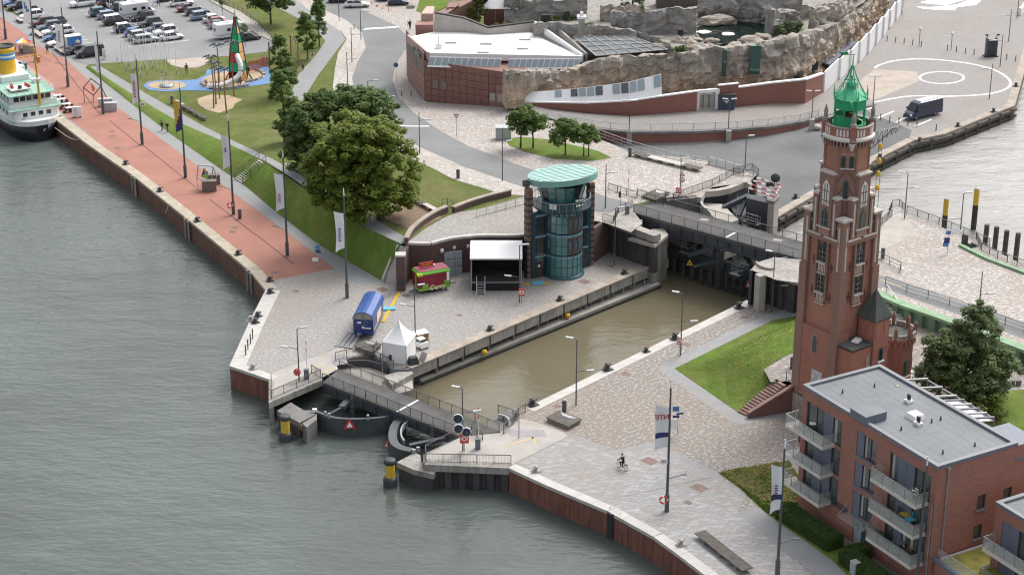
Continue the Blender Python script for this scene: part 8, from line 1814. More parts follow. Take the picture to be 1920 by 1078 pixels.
def bench(label,a,c,w=.75,h=.5,mm='timber',planks=4,feet=3,foot='concrete_dark',pale=()):
 r=thing('bench',label,'bench',a);d=(c-a);L_=d.length;d.normalize();q=Vector((-d.y,d.x,0)).normalized();n=max(1,round(L_/3.2))
 for s in range(n):
  for i in range(planks):
   o=q*(w*((i+.5)/planks-.5));p0,p1=a.lerp(c,s/n)+o+V((0,0,h)),a.lerp(c,(s+1)/n)+o+V((0,0,h));M().beam(p0+d*.01,p1-d*.01,w/planks-.025,.08).build('plank','coping' if s in pale else mm,r)
 for i in range(feet):p=a.lerp(c,(i+.5)/feet if feet>1 else .5);M().beam(p-q*w*.4+V((0,0,h/2-.04)),p+q*w*.4+V((0,0,h/2-.04)),.5,h-.09).build('foot',foot,r)
 return r
bench('long dark plank bench on the foreground slab quay',U(1312,1005),U(1402,1076),1.3,.5,planks=6,feet=3)
bench('long dark bench with pale seats along the glazed railing',U(1186,292,ZU),U(1314,323,ZU),1.2,.5,planks=3,feet=6,pale=(1,2))
bench('long bench with pale ends along the dyke path',G(328,194),G(387,228),.8,.5,planks=3,feet=5,pale=(0,5))
bench('pale bench beside the path left of the chestnut',G(538,313),G(562,325),.8,.5,planks=2,feet=2,pale=(0,))
bench('dark bench with a pale end under the chestnut edge',G(774,377),G(818,400),.8,.5,planks=3,feet=3,pale=(1,))
for a,c,lb in(((32,39),(43,45),'low stone bench beside the flag with blue swoosh'),((67,63),(79,73),'low stone bench at the second mast of the promenade'),((104,92),(121,104),'low stone bench behind the white lettered banner')):bench(lb,U(*a),U(*c),.9,.5,'concrete',1,2)
bench('dark standing rail bench at the right end of the garden',U(1892,722,2.8),U(1915,722,2.8),.4,.5,'timber',2,2)
def dolphin(label,px,py,r0,zt,zy,black_top=True,z=-2.8):
 p=U(px,py,z);r=thing('dolphin_pile',label,'dolphin',p)
 M().lathe((p.x,p.y,0),[(r0*1.5,-6),(r0*1.5,zy-.7),(r0*1.3,zy-.45),(r0,zy-.4)]if black_top else[(r0,-6),(r0,zy)],20).build('base','steel_dark' if black_top else 'timber_wet',r)
 M().lathe((p.x,p.y,0),[(r0*.98,zy-.42),(r0*.98,zt)],20).build('yellow_band','pile_yellow',r)
 if black_top:M().lathe((p.x,p.y,0),[(r0*1.2,zt),(r0*1.28,zt+.15),(r0*1.2,zt+.45),(r0*.7,zt+.5),(0,zt+.5)],20).build('cap','steel_dark',r)
 else:M().lathe((p.x,p.y,0),[(r0,zt),(r0*.9,zt+.12),(0,zt+.15)],16).build('cap','concrete',r)
 return r
mat('pile_yellow',(.66,.43,.04),.5,.1,1.5,fine=.1,streak=.2);mat('pile_cream',(.66,.50,.22),.5,.1,1.5)
dolphin('yellow and black dolphin pile left of the outer gate',536,824,.5,-.3,-1.45);d_=dolphin('pale yellow and black dolphin pile in front of the right pier',732,909,.5,-.25,-1.4)
dolphin('yellow topped pile in the basin, shorter of two',1770,428,.36,zat(*U(1770,428,-.5).xy,374),zat(*U(1770,428,-.5).xy,403),False,-.5);dolphin('yellow topped pile in the basin, taller of two',1825,430,.38,zat(*U(1825,430,-.5).xy,355),zat(*U(1825,430,-.5).xy,384),False,-.5)
for x,y,t_,lb in((1845,474,421,'timber pile, leftmost of four at the jetty'),(1863,480,425,'timber pile, second from left at the jetty'),(1882,486,432,'timber pile, third from left at the jetty'),(1903,493,437,'timber pile, rightmost of four at the jetty')):
 p=U(x,y,1.);zt_=zat(p.x,p.y,t_);tag(M().tube([p-V((0,0,3)),V((p.x+.05,p.y,zt_))],[.36,.33],10).build('timber_pile','timber',None,loc=p),lb,'pile','timber piles at the jetty')
def board(label,px,py,z=0.,s=.9,txt='',zc=1.5,facing=(0,-1,0)):
 p=U(px,py,z);r=thing('rescue_board',label,'rescue board',p);M().box((0,-.14,zc),(s,.12,s*1.15)).build('board','ring_red',r,local=True);M().beam((0,0,0),(0,0,zc),.06,.06).build('post','mast_grey',r,local=True)
 setattr_loc(ring_mesh(.2,.06,0).build('ring_emblem',['sign_white','sign_white'],r,local=True),(0,-.24,zc));M().box((-s*.36,-.22,zc),(.06,.03,s*.5)).box((s*.36,-.22,zc),(.06,.03,s*.5)).build('emblem_bar','sign_white',r,local=True);return r
board('red rescue board with white ring at the right bridge lamp',871,846,0,.95,zc=1.6);board('red rescue board with white emblem on the lamp before the stage',978,568,0,.75,zc=1.5);board('red rescue box on the lamp at the right lock wall',1273,667,0,.6,zc=1.9);board('red rescue box on the lamp at the bench plaza',1271,378,ZU,.7,zc=1.6)
lr=thing('life_buoy','red life buoy holder on the lamp by the left barrier','life buoy',U(558,714));M().lathe((0,0,0),[(0,-.06),(.42,-.06),(.42,.06),(0,.06)],16).build('holder','ring_red',lr,local=True).matrix_basis=Matrix.Translation((0,-.12,1.15))@Matrix.Rotation(R(90),4,'X')
setattr_loc(ring_mesh(.24,.06).build('ring',['ring_red','sign_white'],lr,local=True),(0,-.22,1.15))
sp_=thing('signal_discs','three round dark signal lamps with white rims at the right bridge end','signal',U(868,846))
for x,y in((860,783),(861,802),(874,808)):
 p=U(868,846);z_=zat(p.x,p.y,y);xx=(x-868)/16.4
 a=M().lathe((0,0,0),[(0,-.05),(.52,-.05),(.52,.05),(0,.06)],8,sm=False).build('disc','container_blue',sp_,local=True);a.matrix_basis=Matrix.Translation((xx,-.2,z_))@Matrix.Rotation(R(90),4,'X');c=M().lathe((0,0,0),[(.5,-.06),(.56,-.06),(.56,.07),(.5,.07)],8,sm=False).build('rim','sign_white',a,local=True);M().tube([(0,0,.05),(0,-.1,.35)],.14,8).build('visor','iron',a,local=True)
M().beam((-.45,-.05,2.9),(.3,-.05,2.9),.06,.06).beam((-.45,-.05,4.),(0,-.05,4.),.06,.06).build('bracket','mast_grey',sp_,local=True)
def barrier(label,px,py,pt,z=0.):
 p=U(px,py,z);h=zat(p.x,p.y,pt)-z;r=thing('barrier',label,'barrier',p);M().box((0,0,.55),(.55,.45,1.1)).build('drive_box','panel_slate',r,local=True);M().box((0,0,1.13),(.6,.5,.08)).build('lid','mast_grey',r,local=True);n=9
 for i in range(n):M().beam((.1,-.1,.9+(h-.9)*i/n),(.1,-.1,.9+(h-.9)*(i+1)/n),.1,.08).build('boom_stripe','ring_red' if i%2==0 and i>4 else 'sign_white',r,local=True)
 M().box((.1,.25,.7),(.3,.25,.9)).build('counterweight','mast_grey',r,local=True);return r
barrier('raised barrier with grey box at the left bridge end',575,710,639);barrier('raised barrier with grey box at the right bridge end',896,841,762);barrier('raised barrier with grey box at the road bridge',1176,402,318,ZU)
def pole_sign(label,px,py,pt,parts_,z=0.,terr=False,r0=.04):
 p=G(px,py)if terr else U(px,py,z);h=zat(p.x,p.y,pt)-p.z;r=thing('sign_post',label,'sign',p);M().tube([(0,0,0),(0,0,h)],r0,6).build('pole','galv',r,local=True)
 for kind,f,args in parts_:
  z_=h*f
  if kind=='disc':
   for k,(rr,mm_)in enumerate(args):M().lathe((0,0,0),[(0,-.015),(rr,-.015),(rr,.02),(0,.02)],18).build('sign_plate',mm_,r,local=True).matrix_basis=Matrix.Translation((0,-.06-.03*k,z_))@Matrix.Rotation(R(90),4,'X')
  if kind=='tri':
   for k,(s,mm_)in enumerate(args):
    b=M();sg_=-1 if f>.8 and 'yield' in label else 1;t=[(s*math.sin(2*math.pi*i/3),-.06-.03*k,z_+sg_*s*math.cos(2*math.pi*i/3))for i in range(3)];b.add(t,[(0,1,2)]);b.build('sign_plate',mm_,r,local=True)
  if kind=='box':M().box((args[0],-.08,z_),(args[1],.05,args[2]),args[4]if len(args)>4 else 0).build('sign_plate',args[3],r,local=True)
 return r
pole_sign('no stopping sign, red ring on blue, on the pavement',743,155,121,[('disc',.97,((.42,'sign_red'),(.33,'flag_blue')))],terr=True)
pole_sign('yield sign on a thin post on the setts',856,257,215,[('tri',.95,((.5,'sign_red'),(.3,'sign_white'))),('box',.78,(0,.4,.2,'sign_white'))],terr=True)
b_s=[('box',.95,(0,.55,.5,'flag_blue')),('box',.80,(0,.75,.2,'flag_navy',.3)),('box',.72,(.1,.75,.2,'flag_navy',-.4)),('box',.4,(-.35,.8,.5,'sign_white'))]
pole_sign('blue direction signs with a slanted info board on the promenade end',597,503,461,b_s);pole_sign('blue direction signs behind the NTE banner',1270,815,762,[('box',.93,(-.25,.7,.55,'flag_blue')),('box',.76,(.2,.8,.2,'flag_navy',.4)),('box',.66,(-.2,.7,.25,'flag_navy')),('box',.4,(-.4,.8,1.1,'sign_white'))]);pole_sign('blue direction signs on the upper right plaza',1776,476,433,[('box',.93,(-.1,.6,.5,'flag_blue')),('box',.6,(-.2,.7,.7,'flag_navy')),('box',.42,(-.3,.7,.6,'flag_blue'))],ZU)
pole_sign('warning triangle and red ring sign on the bench plaza lamp',1278,366,318,[('tri',.8,((.45,'sign_red'),(.28,'sign_white'))),('disc',.6,((.36,'sign_red'),(.27,'sign_white')))],ZU)
pole_sign('thin traffic light post before the road bridge',1163,388,349,[('box',.6,(-.1,.3,.8,'iron'))],ZU);pole_sign('traffic light on a bent arm beside the white tent',717,697,661,[('box',.75,(.95,.35,.75,'iron')),('box',.8,(.5,1.,.07,'mast_grey'))]);pole_sign('plain grey post on the plates by the right bridge end',973,821,762,[],r0=.06);pole_sign('short post behind a railing above the parapet',795,283,300,[],terr=True)
pole_sign('small black post with lamp cap on the grass edge',795,311,302,[('box',.95,(0,.3,.15,'iron'))],terr=True)
for x,y,t_,lb in((772,509,439,'tall thin steel post beside the food trailer, left of two'),(794,500,441,'tall thin steel post beside the food trailer, right of two')):
 p=U(x,y);h=zat(p.x,p.y,t_);tag(M().tube([(0,0,0),(0,0,h)],[.14,.12],10).build('steel_post','galv',None,local=True),lb,'post','thin steel posts at the brick wall').location=p
sm=thing('signal_mast','lattice signal mast with yellow lamps behind the lighthouse','signal mast',U(1640,380,ZU));p=U(1640,420,ZU)
for s in(-1,1):M().tube([p+V((s*.22,0,0)),V((p.x+s*.22,p.y,zat(p.x,p.y,262)))],.035,5).build('rail','iron',sm)
for y in(275,302,326,352):z_=zat(p.x,p.y,y);M().lathe((p.x,p.y,z_),[(0,-.35),(.28,-.3),(.28,.2),(.12,.4),(0,.42)],10).build('signal_lamp','yellow_paint',sm)
za=zat(p.x,p.y,247);zb=zat(p.x,p.y,262);w_=Vector((1,.1,0));M().add([tuple(v)for v in(V((p.x,p.y,za))+w_*-1.7,V((p.x,p.y-.6,za))+w_*-1.7,V((p.x,p.y-.6,za+.75))+w_*2.1,V((p.x,p.y,za+.75))+w_*2.1)],[(0,1,2,3)]).build('platform','concrete_dark',sm)
for k in range(7):a=V((p.x,p.y,za))+w_*(-1.7+k*.62)+V((0,0,k*.12));c=V((p.x,p.y,zb-1.+k*.3))+w_*(-1.5+k*.55);M().beam(a,c,.06,.06).beam(c,a+w_*.5,.05,.05).build('truss_bar','iron',sm)
M().beam(V((p.x,p.y,zb-1.5))+w_*-1.6,V((p.x,p.y,za+.7))+w_*2.,.08,.08).build('chord','iron',sm)
# ---- promenade: sculptures, kiosk, tables
mat('corten',(.22,.09,.05),.8,.2,2.);mat('alu',(.42,.42,.43),.5,.08,1.);mat('art_orange',(.62,.22,.10),.6,.15,1.5);mat('cabinet_grey',(.40,.41,.42),.6,.06,1.);mat('cabinet_brown',(.17,.14,.125),.7,.1,2.)
def frame_sculpture(label,base,s,rot,fm,tris,z0=.9,tilt=.0):
 r=thing('frame_sculpture',label,'sculpture',base,rot);c=Vector((0,0,z0+s*.7))
 q=[c+Matrix.Rotation(tilt,3,'Y')@Vector(v)*s*.5 for v in((-1,0,-1),(1,0,-1),(1,0,1),(-1,0,1))]
 for i in range(4):M().beam(q[i],q[(i+1)%4],.16,.16).build('frame_bar',fm,r,local=True)
 M().beam(q[0],V((q[0].x+.1,-.9,0)),.12,.12).build('leg',fm,r,local=True);M().beam(q[1],V((q[1].x,-.9,0)),.12,.12).build('leg',fm,r,local=True);M().beam(q[2],V((q[2].x+.6,1.6,0)),.12,.12).build('leg',fm,r,local=True)
 for pts,mm_ in tris:M().add([c+V((x*s*.5,-.02,z*s*.5))for x,z in pts]+[c+V((x*s*.5,.06,z*s*.5))for x,z in pts],[tuple(range(len(pts))),tuple(range(2*len(pts)-1,len(pts)-1,-1))]+[(i,len(pts)+i,len(pts)+(i+1)%len(pts),(i+1)%len(pts))for i in range(len(pts))]).build('sail_panel',mm_,r,local=True)
 return r
mat('art_violet',(.08,.03,.25),.6,.1,1.);mat('art_yellow',(.62,.42,.03),.6,.05,1.);mat('art_blue',(.05,.24,.5),.6,.05,1.);mat('art_green',(.35,.55,.12),.6,.05,1.)
frame_sculpture('tilted square frame sculpture with coloured triangle sails',U(386,352),2.1,.1,'alu',[(((-.55,-.6),(0,-.1),(-.1,.75)),'art_violet'),(((0,-.1),(.35,.2),(-.05,.75)),'art_yellow'),(((0,-.1),(.45,-.2),(.35,.2)),'art_blue'),(((-.55,-.6),(.4,-.95),(.45,-.2),(0,-.1)),'art_green')],.8,.15)
frame_sculpture('diamond frame sculpture with an orange figure inside',U(175,190),2.0,.1,'corten',[(((-.1,.7),(.1,.5),(.45,-.3),(.3,-.7),(-.05,-.8),(-.1,-.2)),'art_orange')],1.0,R(42))
for x,y,w,d_,h,mm_,lb,rz in((393,358,2.0,.9,1.5,'cabinet_brown','brown service cabinet in front of the triangle sculpture',.1),(400,345,2.0,.9,1.4,'cabinet_brown','brown service cabinet behind the triangle sculpture',.1),(207,208,2.2,.8,1.3,'cabinet_grey','pale grey cabinet on the promenade, nearer one',.1),(198,199,2.2,.8,1.2,'cabinet_grey','pale grey cabinet on the promenade, farther one',.2),(944,261,2.3,1.6,1.9,'cabinet_grey','blue grey technical cabinet at the end of the oval lawn',.0),(1602,1076,.7,.6,1.3,'cabinet_grey','small grey cabinet in the hedge by the apartment door',APR)):
 te=x==944;p=G(x,y)if te else U(x,y);r=thing('service_cabinet',lb,'cabinet',p,rz);M().box((0,0,h/2),(w,d_,h)).build('body',mm_,r,local=True);M().box((0,0,h+.04),(w+.1,d_+.1,.08)).build('lid',mm_,r,local=True)
 for s in(-1,1):M().box((s*w*.25,-d_/2-.015,h*.5),(w*.44,.03,h*.8)).build('door',mm_,r,local=True)
mat('table_white',(.7,.68,.66),.6,.05,1.);
for i,(x,y)in enumerate(((108,187),(115,194),(125,203),(132,210))):
 lb=('white cafe table with stools, farthest from the menu board','second white cafe table beside the ship','third white cafe table beside the ship','white cafe table next to the white menu board')[i];p=U(x,y);r=thing('cafe_table',lb,'table',p,.4,'cafe tables beside the ship');M().box((0,0,.74),(1.4,.8,.06)).build('table_top','table_white',r,local=True);M().box((0,0,.36),(.5,.4,.72)).build('pedestal','iron',r,local=True)
 for a,c in((-1,-1),(1,-1),(-1,1),(1,1)):tag(M().box((0,0,.24),(.42,.42,.48)).build('stool','iron',None,local=True),'dark stool at the '+('farthest','second','third','nearest')[i]+' white cafe table, '+('front' if c<0 else 'back')+(' left' if a<0 else ' right'),'stool','dark stools at the cafe tables').location=p+V((a*.75,c*.65,0))
mb_=thing('menu_board','white menu board box on the promenade beside the ship bow','menu board',U(145,220),.15);M().box((0,0,.95),(1.5,.35,1.6)).build('board','sign_white',mb_,local=True);M().box((-.5,0,.08),(.2,.6,.16)).box((.5,0,.08),(.2,.6,.16)).build('foot','iron',mb_,local=True)
for i in range(6):M().box((-.25+.1*(i%2),-.185,.55+i*.2),(.7-.1*(i%3),.02,.05)).build('print_line','concrete',mb_,local=True)
ks=thing('kiosk','striped counter kiosk with a small flag on the promenade','kiosk',U(52,99),.15);M().box((0,0,.6),(3.0,1.,1.2)).build('counter','concrete_pale',ks,local=True)
for i in range(10):M().box((-1.35+i*.3,-.515,.6),(.1,.03,1.15)).build('stripe','concrete_stained',ks,local=True)
M().box((0,0,1.23),(3.1,1.1,.07)).build('counter_top','wood_pale',ks,local=True);M().beam((1.,.3,1.2),(1.,.3,3.6),.05,.05).build('flag_pole','galv',ks,local=True);M().add([(1.,.3,3.5),(1.,.3,2.8),(.3,.3,3.)],[(0,1,2)]).build('flag','flag_blue',ks,local=True)
ub=thing('parasol','folded out parasol in blue, white and yellow over the kiosk','parasol',U(46,99));M().beam((0,0,0),(0,0,2.5),.06,.06).build('pole','galv',ub,local=True)
for i in range(8):a0,a1=i*math.pi/4,(i+1)*math.pi/4;M().add([(0,0,2.7),(1.5*math.cos(a0),1.5*math.sin(a0),2.1),(1.5*math.cos(a1),1.5*math.sin(a1),2.1)],[(0,1,2)]).build('canopy_panel',('art_blue','sign_white','art_yellow','flag_red')[i%4],ub,local=True)
tag(M().lathe((0,0,0),[(.28,0),(.32,.9),(.34,.95),(.3,1.0),(0,1.0)],12).build('bin','art_orange',None,local=True),'orange bin at the foot of the mast by the kiosk','bin').location=U(73,117)
wbn=thing('roll_banner','white upright banner with letters beside the black van','banner',U(196,112));M().box((0,0,1.0),(.6,.05,1.9)).build('banner','banner_white',wbn,local=True);M().beam((0,.03,0),(0,.03,2.),.05,.05).build('pole','galv',wbn,local=True)
for i in range(5):M().box((.05,-.035,.5+i*.22),(.3,.01,.1)).build('print_line','concrete',wbn,local=True)
def ORD(i,n):return('leftmost','second','third','fourth','fifth','sixth','seventh','eighth','ninth','tenth','eleventh','twelfth','thirteenth','fourteenth','fifteenth','sixteenth','rightmost')[i]
fps=sorted([(220,115,53),(229,119,57),(237,131,65),(242,125,70),(249,136,70),(254,131,71),(264,143,67),(266,131,63),(272,128,47),(277,139,57),(287,129,51),(295,135,48),(304,137,58),(312,142,58),(313,118,58),(331,139,66),(318,124,62)])
for i,(x,y,t_)in enumerate(fps):
 p=G(x,y);h=zat(p.x,p.y,t_)-p.z;r=thing('flagpole','bare white flagpole on the playground lawn, '+(ORD(i,0)+(' from the left' if 0<i<16 else ' of the grove')),'flagpole',p,0,'bare white flagpoles on the lawn');M().tube([(0,0,0),(0,0,h)],[.055,.035],6).build('pole','white_tip',r,local=True);M().box((0,0,.3),(.16,.16,.6)).build('foot','galv',r,local=True)
 # ---- playground
for n_,c_ in dict(rk_green=(.02,.36,.16),rk_orange=(.70,.42,.18),rk_red=(.45,.05,.05),rk_grey=(.5,.5,.5),rk_brown=(.26,.14,.07),rope_red=(.42,.12,.10)).items():mat(n_,c_,.6,.08,1.)
rk=thing('play_rocket','green and orange rocket climbing tower with a white tube slide','play tower',G(447,150));HR_=zat(*G(447,150).xy,18);lv=[0,1.6,3.2,4.9,6.5,8.0,9.3,HR_-1.2];wd=[1.55,1.48,1.38,1.2,.98,.7,.45,.2];cols=[['rk_brown','rk_orange','rk_brown','rk_red'],['rk_green','rk_green','rk_green','rk_red'],['rk_red','rk_orange','rk_red','rk_green'],['rk_green','rk_orange','rk_green','rk_red'],['rk_green','rk_green','rk_green','rk_orange'],['rk_green','rk_orange','rk_green','rk_green'],['rk_red','rk_green','rk_red','rk_green']]
for i in range(7):
 for k in range(4):
  a0,a1=R(25)+k*math.pi/2,R(25)+(k+1)*math.pi/2;g_=.05
  P=[(wd[i]*math.cos(a0),wd[i]*math.sin(a0),lv[i]+g_),(wd[i]*math.cos(a1),wd[i]*math.sin(a1),lv[i]+g_),(wd[i+1]*math.cos(a1),wd[i+1]*math.sin(a1),lv[i+1]-g_),(wd[i+1]*math.cos(a0),wd[i+1]*math.sin(a0),lv[i+1]-g_)]
  if not(i==0 and k==2):M().poly(P).build('panel',cols[i][(k+2)%4],rk,local=True)
for k in range(4):a0=R(25)+k*math.pi/2;M().tube([(wd[i]*1.03*math.cos(a0),wd[i]*1.03*math.sin(a0),lv[i])for i in range(8)],.09,6).build('frame_post','iron',rk,local=True)
M().tube([(0,0,HR_-1.3),(0,0,HR_)],[.22,.02],8).build('nose_tip','rk_grey',rk,local=True)
M().tube(catmull([(.2,-1.2,4.6),(.5,-2.2,4.2),(.9,-2.9,3.2),(.6,-3.6,1.8),(-1.,-4.6,.9),(-2.6,-5.3,.55),(-4.2,-5.2,.45)],5),.42,12,cap=False).build('tube_slide','white_tip',rk,local=True)
for k,(dx,dy)in enumerate(((-1.7,-.3),(1.8,.2),(1.2,-.6))):M().add([(dx*.6,dy*.6,2.2),(dx*1.4,dy*1.4,0),(dx*1.15,dy*1.15+.3,0)],[(0,1,2)]).build('fin',('rk_orange','rk_green','rk_red')[k],rk,local=True)
nt_=thing('climbing_net','red rope climbing net between rocket tower and post','climbing net',G(488,125));a,c=G(462,140),G(506,128);b=M()
for i in range(9):p,q=a.lerp(c,i/8),a.lerp(c,i/8);b.beam(p+V((0,0,.3)),p+V((0,0,2.6-.6*math.sin(math.pi*i/8))),.05,.05)
for k in range(7):b.beam(a+V((0,0,.4+k*.33)),c+V((0,0,.4+k*.3)),.05,.05)
b.build('net','rope_red',nt_);M().beam(c,c+V((0,0,4.6)),.2,.2).build('post','teal_frame',nt_);mpn=M().beam(a+V((0,.1,1.2)),c+V((0,.1,1.2)),.02,1.6).build('net_mesh',clearmat('net_red',(.45,.12,.10),.5),nt_)
for i,(x,y,t_,lb)in enumerate(((401,203,107,'tall artificial palm trunk with disc leaves, leftmost on the sand'),(405,196,118,'artificial palm, second on the sand patch'),(412,185,128,'leaning artificial palm behind the sand patch'),(425,213,130,'artificial palm nearest the path bench'),(439,181,80,'tallest artificial palm in front of the rocket tower'),(411,160,85,'artificial palm beside the rocket slide'))):
 p=G(x,y);h=zat(p.x,p.y,t_)-p.z;r=thing('play_palm',lb,'play palm',p,i*1.1,'artificial palms of the playground');M().tube([(0,0,0),(.15,0,h*.5),(0,0,h)],[.14,.11,.09],7).build('trunk','rk_brown',r,local=True)
 for k in range(6):a_=k*math.pi/3;M().tube([(0,0,h-.1),(.7*math.cos(a_),.7*math.sin(a_),h+.15),(1.4*math.cos(a_),1.4*math.sin(a_),h-.15)],[.08,.16,.05],5).build('leaf','steel_dark' if k%2 else 'teal_frame',r,local=True)
cr_=thing('carousel','small grey metal roundabout on the sand circle','roundabout',G(313,163));M().lathe((0,0,0),[(1.2,.15),(1.2,.3),(0,.32)],16).build('platform','galv',cr_,local=True)
for k in range(6):a_=k*math.pi/3;M().beam((1.1*math.cos(a_),1.1*math.sin(a_),.3),(1.1*math.cos(a_),1.1*math.sin(a_),1.4),.06,.06).beam((1.1*math.cos(a_),1.1*math.sin(a_),1.4),(1.1*math.cos(a_+1.05),1.1*math.sin(a_+1.05),1.4),.06,.06).build('handle','galv',cr_,local=True)
sw_=thing('swing','wooden swing frame beside the upright tree','swing',G(560,128));
for x,y in((546,108),(560,124)):p=G(x,y);M().beam(p,p+V((0,0,4.2)),.22,.22).build('post','rk_brown',sw_)
M().beam(G(546,108)+V((0,0,4.1)),G(560,124)+V((0,0,4.1)),.18,.18).build('beam','rk_brown',sw_);p=G(553,117);M().beam(p+V((-.3,0,.6)),p+V((.3,0,.6)),.3,.06).beam(p+V((-.28,0,.6)),p+V((-.28,0,4.1)),.03,.03).beam(p+V((.28,0,.6)),p+V((.28,0,4.1)),.03,.03).build('seat','iron',sw_)
for i,(pts,lb)in enumerate((('385,164 378,158 384,152','stone edging left of the slide'),('400,170 425,168 447,165 466,162','stone edging in front of the sand play area'),('460,156 480,152 492,146','stone edging right of the rocket'),('496,143 490,136 478,132','stone edging behind the rocket sand'))):
 pp_=PX(pts,hp);r=thing('stone_edging',lb,'edging',pp_[0]);cc_=resample(pp_,.95);me=M().box((0,0,.2),(.85,.5,.42),0,0,.85).mesh('stone');me.materials.append(MATS['rock_pale'])
 for a,c in zip(cc_[:-1],cc_[1:]):part('stone',me,r,(a+c)/2-pp_[0],(0,0,math.atan2((c-a).y,(c-a).x)))
railing('thin fence curving between the car park pavement and the lawn',PX('391,0 420,8 448,20 470,36 490,55 508,74 516,86',hp),sp=2.2,bars=False,mid=True)
st0=M().tube([(-.35,0,0),(-.35,0,.8),(.35,0,.8),(.35,0,0)],.03,5).mesh('bike_stand');st0.materials.append(MATS['galv'])
for i,(x,y)in enumerate(((400,12),(409,16),(418,20),(427,25),(436,30),(480,62),(488,68))):o=bpy.data.objects.new('bike_stand',st0);COL.objects.link(o);o.location=G(x,y)+V((0,0,.07));o.rotation_euler=(0,0,.8);tag(o,'bent tube bicycle stand on the car park pavement, '+('farthest','second','third','fourth','fifth','sixth','nearest')[i]+' of the row','bike stand','bicycle stands at the car park')
for i,(x,y,lb)in enumerate(((418,34,'young thin tree in the pavement strip, upper one'),(460,87,'young thin tree in the pavement strip behind the black car'))):tree(lb,at(x,y),[(0,0,2.9,.8,.8,1.1)],'leaf_bush',12,35,.15,.4,.05,2.2,seed=60+i,limbs=3)
sf=thing('flood_light_gate','dark steel gate frame with two flood lights on the plaza','steel frame',U(1857,106,1.5),.1);h=3.0
M().box((0,0,1.55),(1.5,1.0,2.6)).build('panel','steel_dark',sf,local=True)
for s in(-1,1):M().box((s*.8,0,1.6),(.25,1.1,3.2)).build('post','steel_blue',sf,local=True);M().tube([(s*.8,0,3.2),(s*.9,0,3.8)],.05,5).build('arm','iron',sf,local=True);M().box((s*1.0,-.1,3.8),(.5,.25,.25)).build('flood_light','iron',sf,local=True)
M().box((0,0,.1),(2.4,1.3,.2)).build('base','steel_dark',sf,local=True)
tag(M().prism([U(1910,28,1.5),U(1914,30,1.5),U(1935,8,1.5),U(1930,5,1.5)],1.5,2.8).build('boat','white_paint',None),'white boat hull standing at the right border of the plaza','boat')
bo=thing('round_stone','round pale stone seat on the dark apron below the ramp','stone',U(1531,243,1.5));M().lathe((0,0,0),[(.3,0),(.75,.2),(.8,.5),(.5,.75),(0,.82)],14).build('stone','concrete',bo,local=True)
jt=thing('jetty','dark jetty ramp with mesh sides beside the timber piles','jetty',U(1830,475,4.));M().beam(U(1812,455,5.),U(1850,478,3.),1.6,.15).build('deck','timber',jt);M().beam(U(1803,450,5.2),U(1815,452,5.2),.08,1.5).build('side_plate','gate_steel',jt);M().beam(U(1818,462,5.),U(1842,474,3.6),.06,1.1).build('side_plate','steel_dark',jt)
pole_sign('little white marker post at the bank foot',701,512,506,[],terr=False);pole_sign('little white marker post on the lighthouse lawn',1357,757,748,[],terr=False)
for x,y,lb in((697,8,'traffic cone on the setts between the parked cars'),(707,13,'low stone block on the setts left of the dark blue car'),(718,17,'low stone block, second from the cone'),(729,21,'low stone block, third from the cone')):
 if 'cone' in lb:tag(M().lathe((0,0,0),[(.2,0),(.2,.04),(.13,.05),(.04,.6),(0,.6)],10).build('traffic_cone','art_orange',None,local=True),lb,'cone').location=G(x,y)+V((0,0,.07))
 else:tag(M().box((0,0,.15),(.5,.35,.3),.2,0,.8).build('stone_block','concrete',None,local=True),lb,'stone').location=G(x,y)+V((0,0,.07))
boulder('round grey boulder at the corner of the small lawn',G(770,16)+V((0,0,.3)),(.8,.6,.55),'rock_grey',4.)
# ==== PEOPLE
mat('skin',(.48,.30,.22),.6,.08,3.);mat('hair_dark',(.03,.02,.015),.7,.2,3.);mat('hair_grey',(.35,.34,.33),.7,.2,3.);mat('cloth_black',(.014,.014,.016),.9,.2,3.);mat('cloth_denim',(.05,.08,.15),.9,.15,3.);mat('cloth_navy',(.015,.02,.04),.9,.2,3.);mat('cloth_white',(.62,.62,.62),.9,.06,3.);mat('cloth_olive',(.09,.10,.07),.9,.2,3.);mat('cloth_grey',(.2,.2,.21),.9,.1,3.);mat('cloth_blue',(.08,.16,.32),.9,.1,3.);mat('cloth_pink',(.5,.25,.28),.9,.1,3.)
POSES={'stand':dict(hip=.93,knees=((.11,.02,.50),(-.11,-.03,.50)),feet=((.12,.0,.07),(-.12,-.04,.07)),toes=((.13,-.17,.04),(-.13,-.2,.04)),elb=((.30,.03,1.13),(-.30,.03,1.13)),hand=((.30,-.10,.90),(-.29,-.12,.91)),lean=0.),'walk':dict(hip=.92,knees=((.10,-.16,.52),(-.10,.06,.50)),feet=((.10,-.28,.09),(-.10,.32,.13)),toes=((.11,-.46,.06),(-.11,.18,.05)),elb=((.29,.12,1.14),(-.29,-.08,1.14)),hand=((.29,.10,.90),(-.28,-.28,.96)),lean=-.03),'sit':dict(hip=.25,knees=((.14,-.42,.48),(-.14,-.42,.46)),feet=((.13,-.62,.08),(-.13,-.64,.08)),toes=((.14,-.80,.05),(-.14,-.82,.05)),elb=((.28,-.16,.52),(-.28,-.16,.52)),hand=((.14,-.38,.52),(-.14,-.38,.52)),lean=-.12),'ride':dict(hip=1.0,knees=((.12,-.38,.80),(-.12,-.30,.58)),feet=((.13,-.20,.42),(-.13,-.16,.22)),toes=((.13,-.36,.40),(-.13,-.32,.20)),elb=((.33,-.28,1.22),(-.33,-.28,1.22)),hand=((.27,-.56,1.08),(-.27,-.56,1.08)),lean=-.16)}
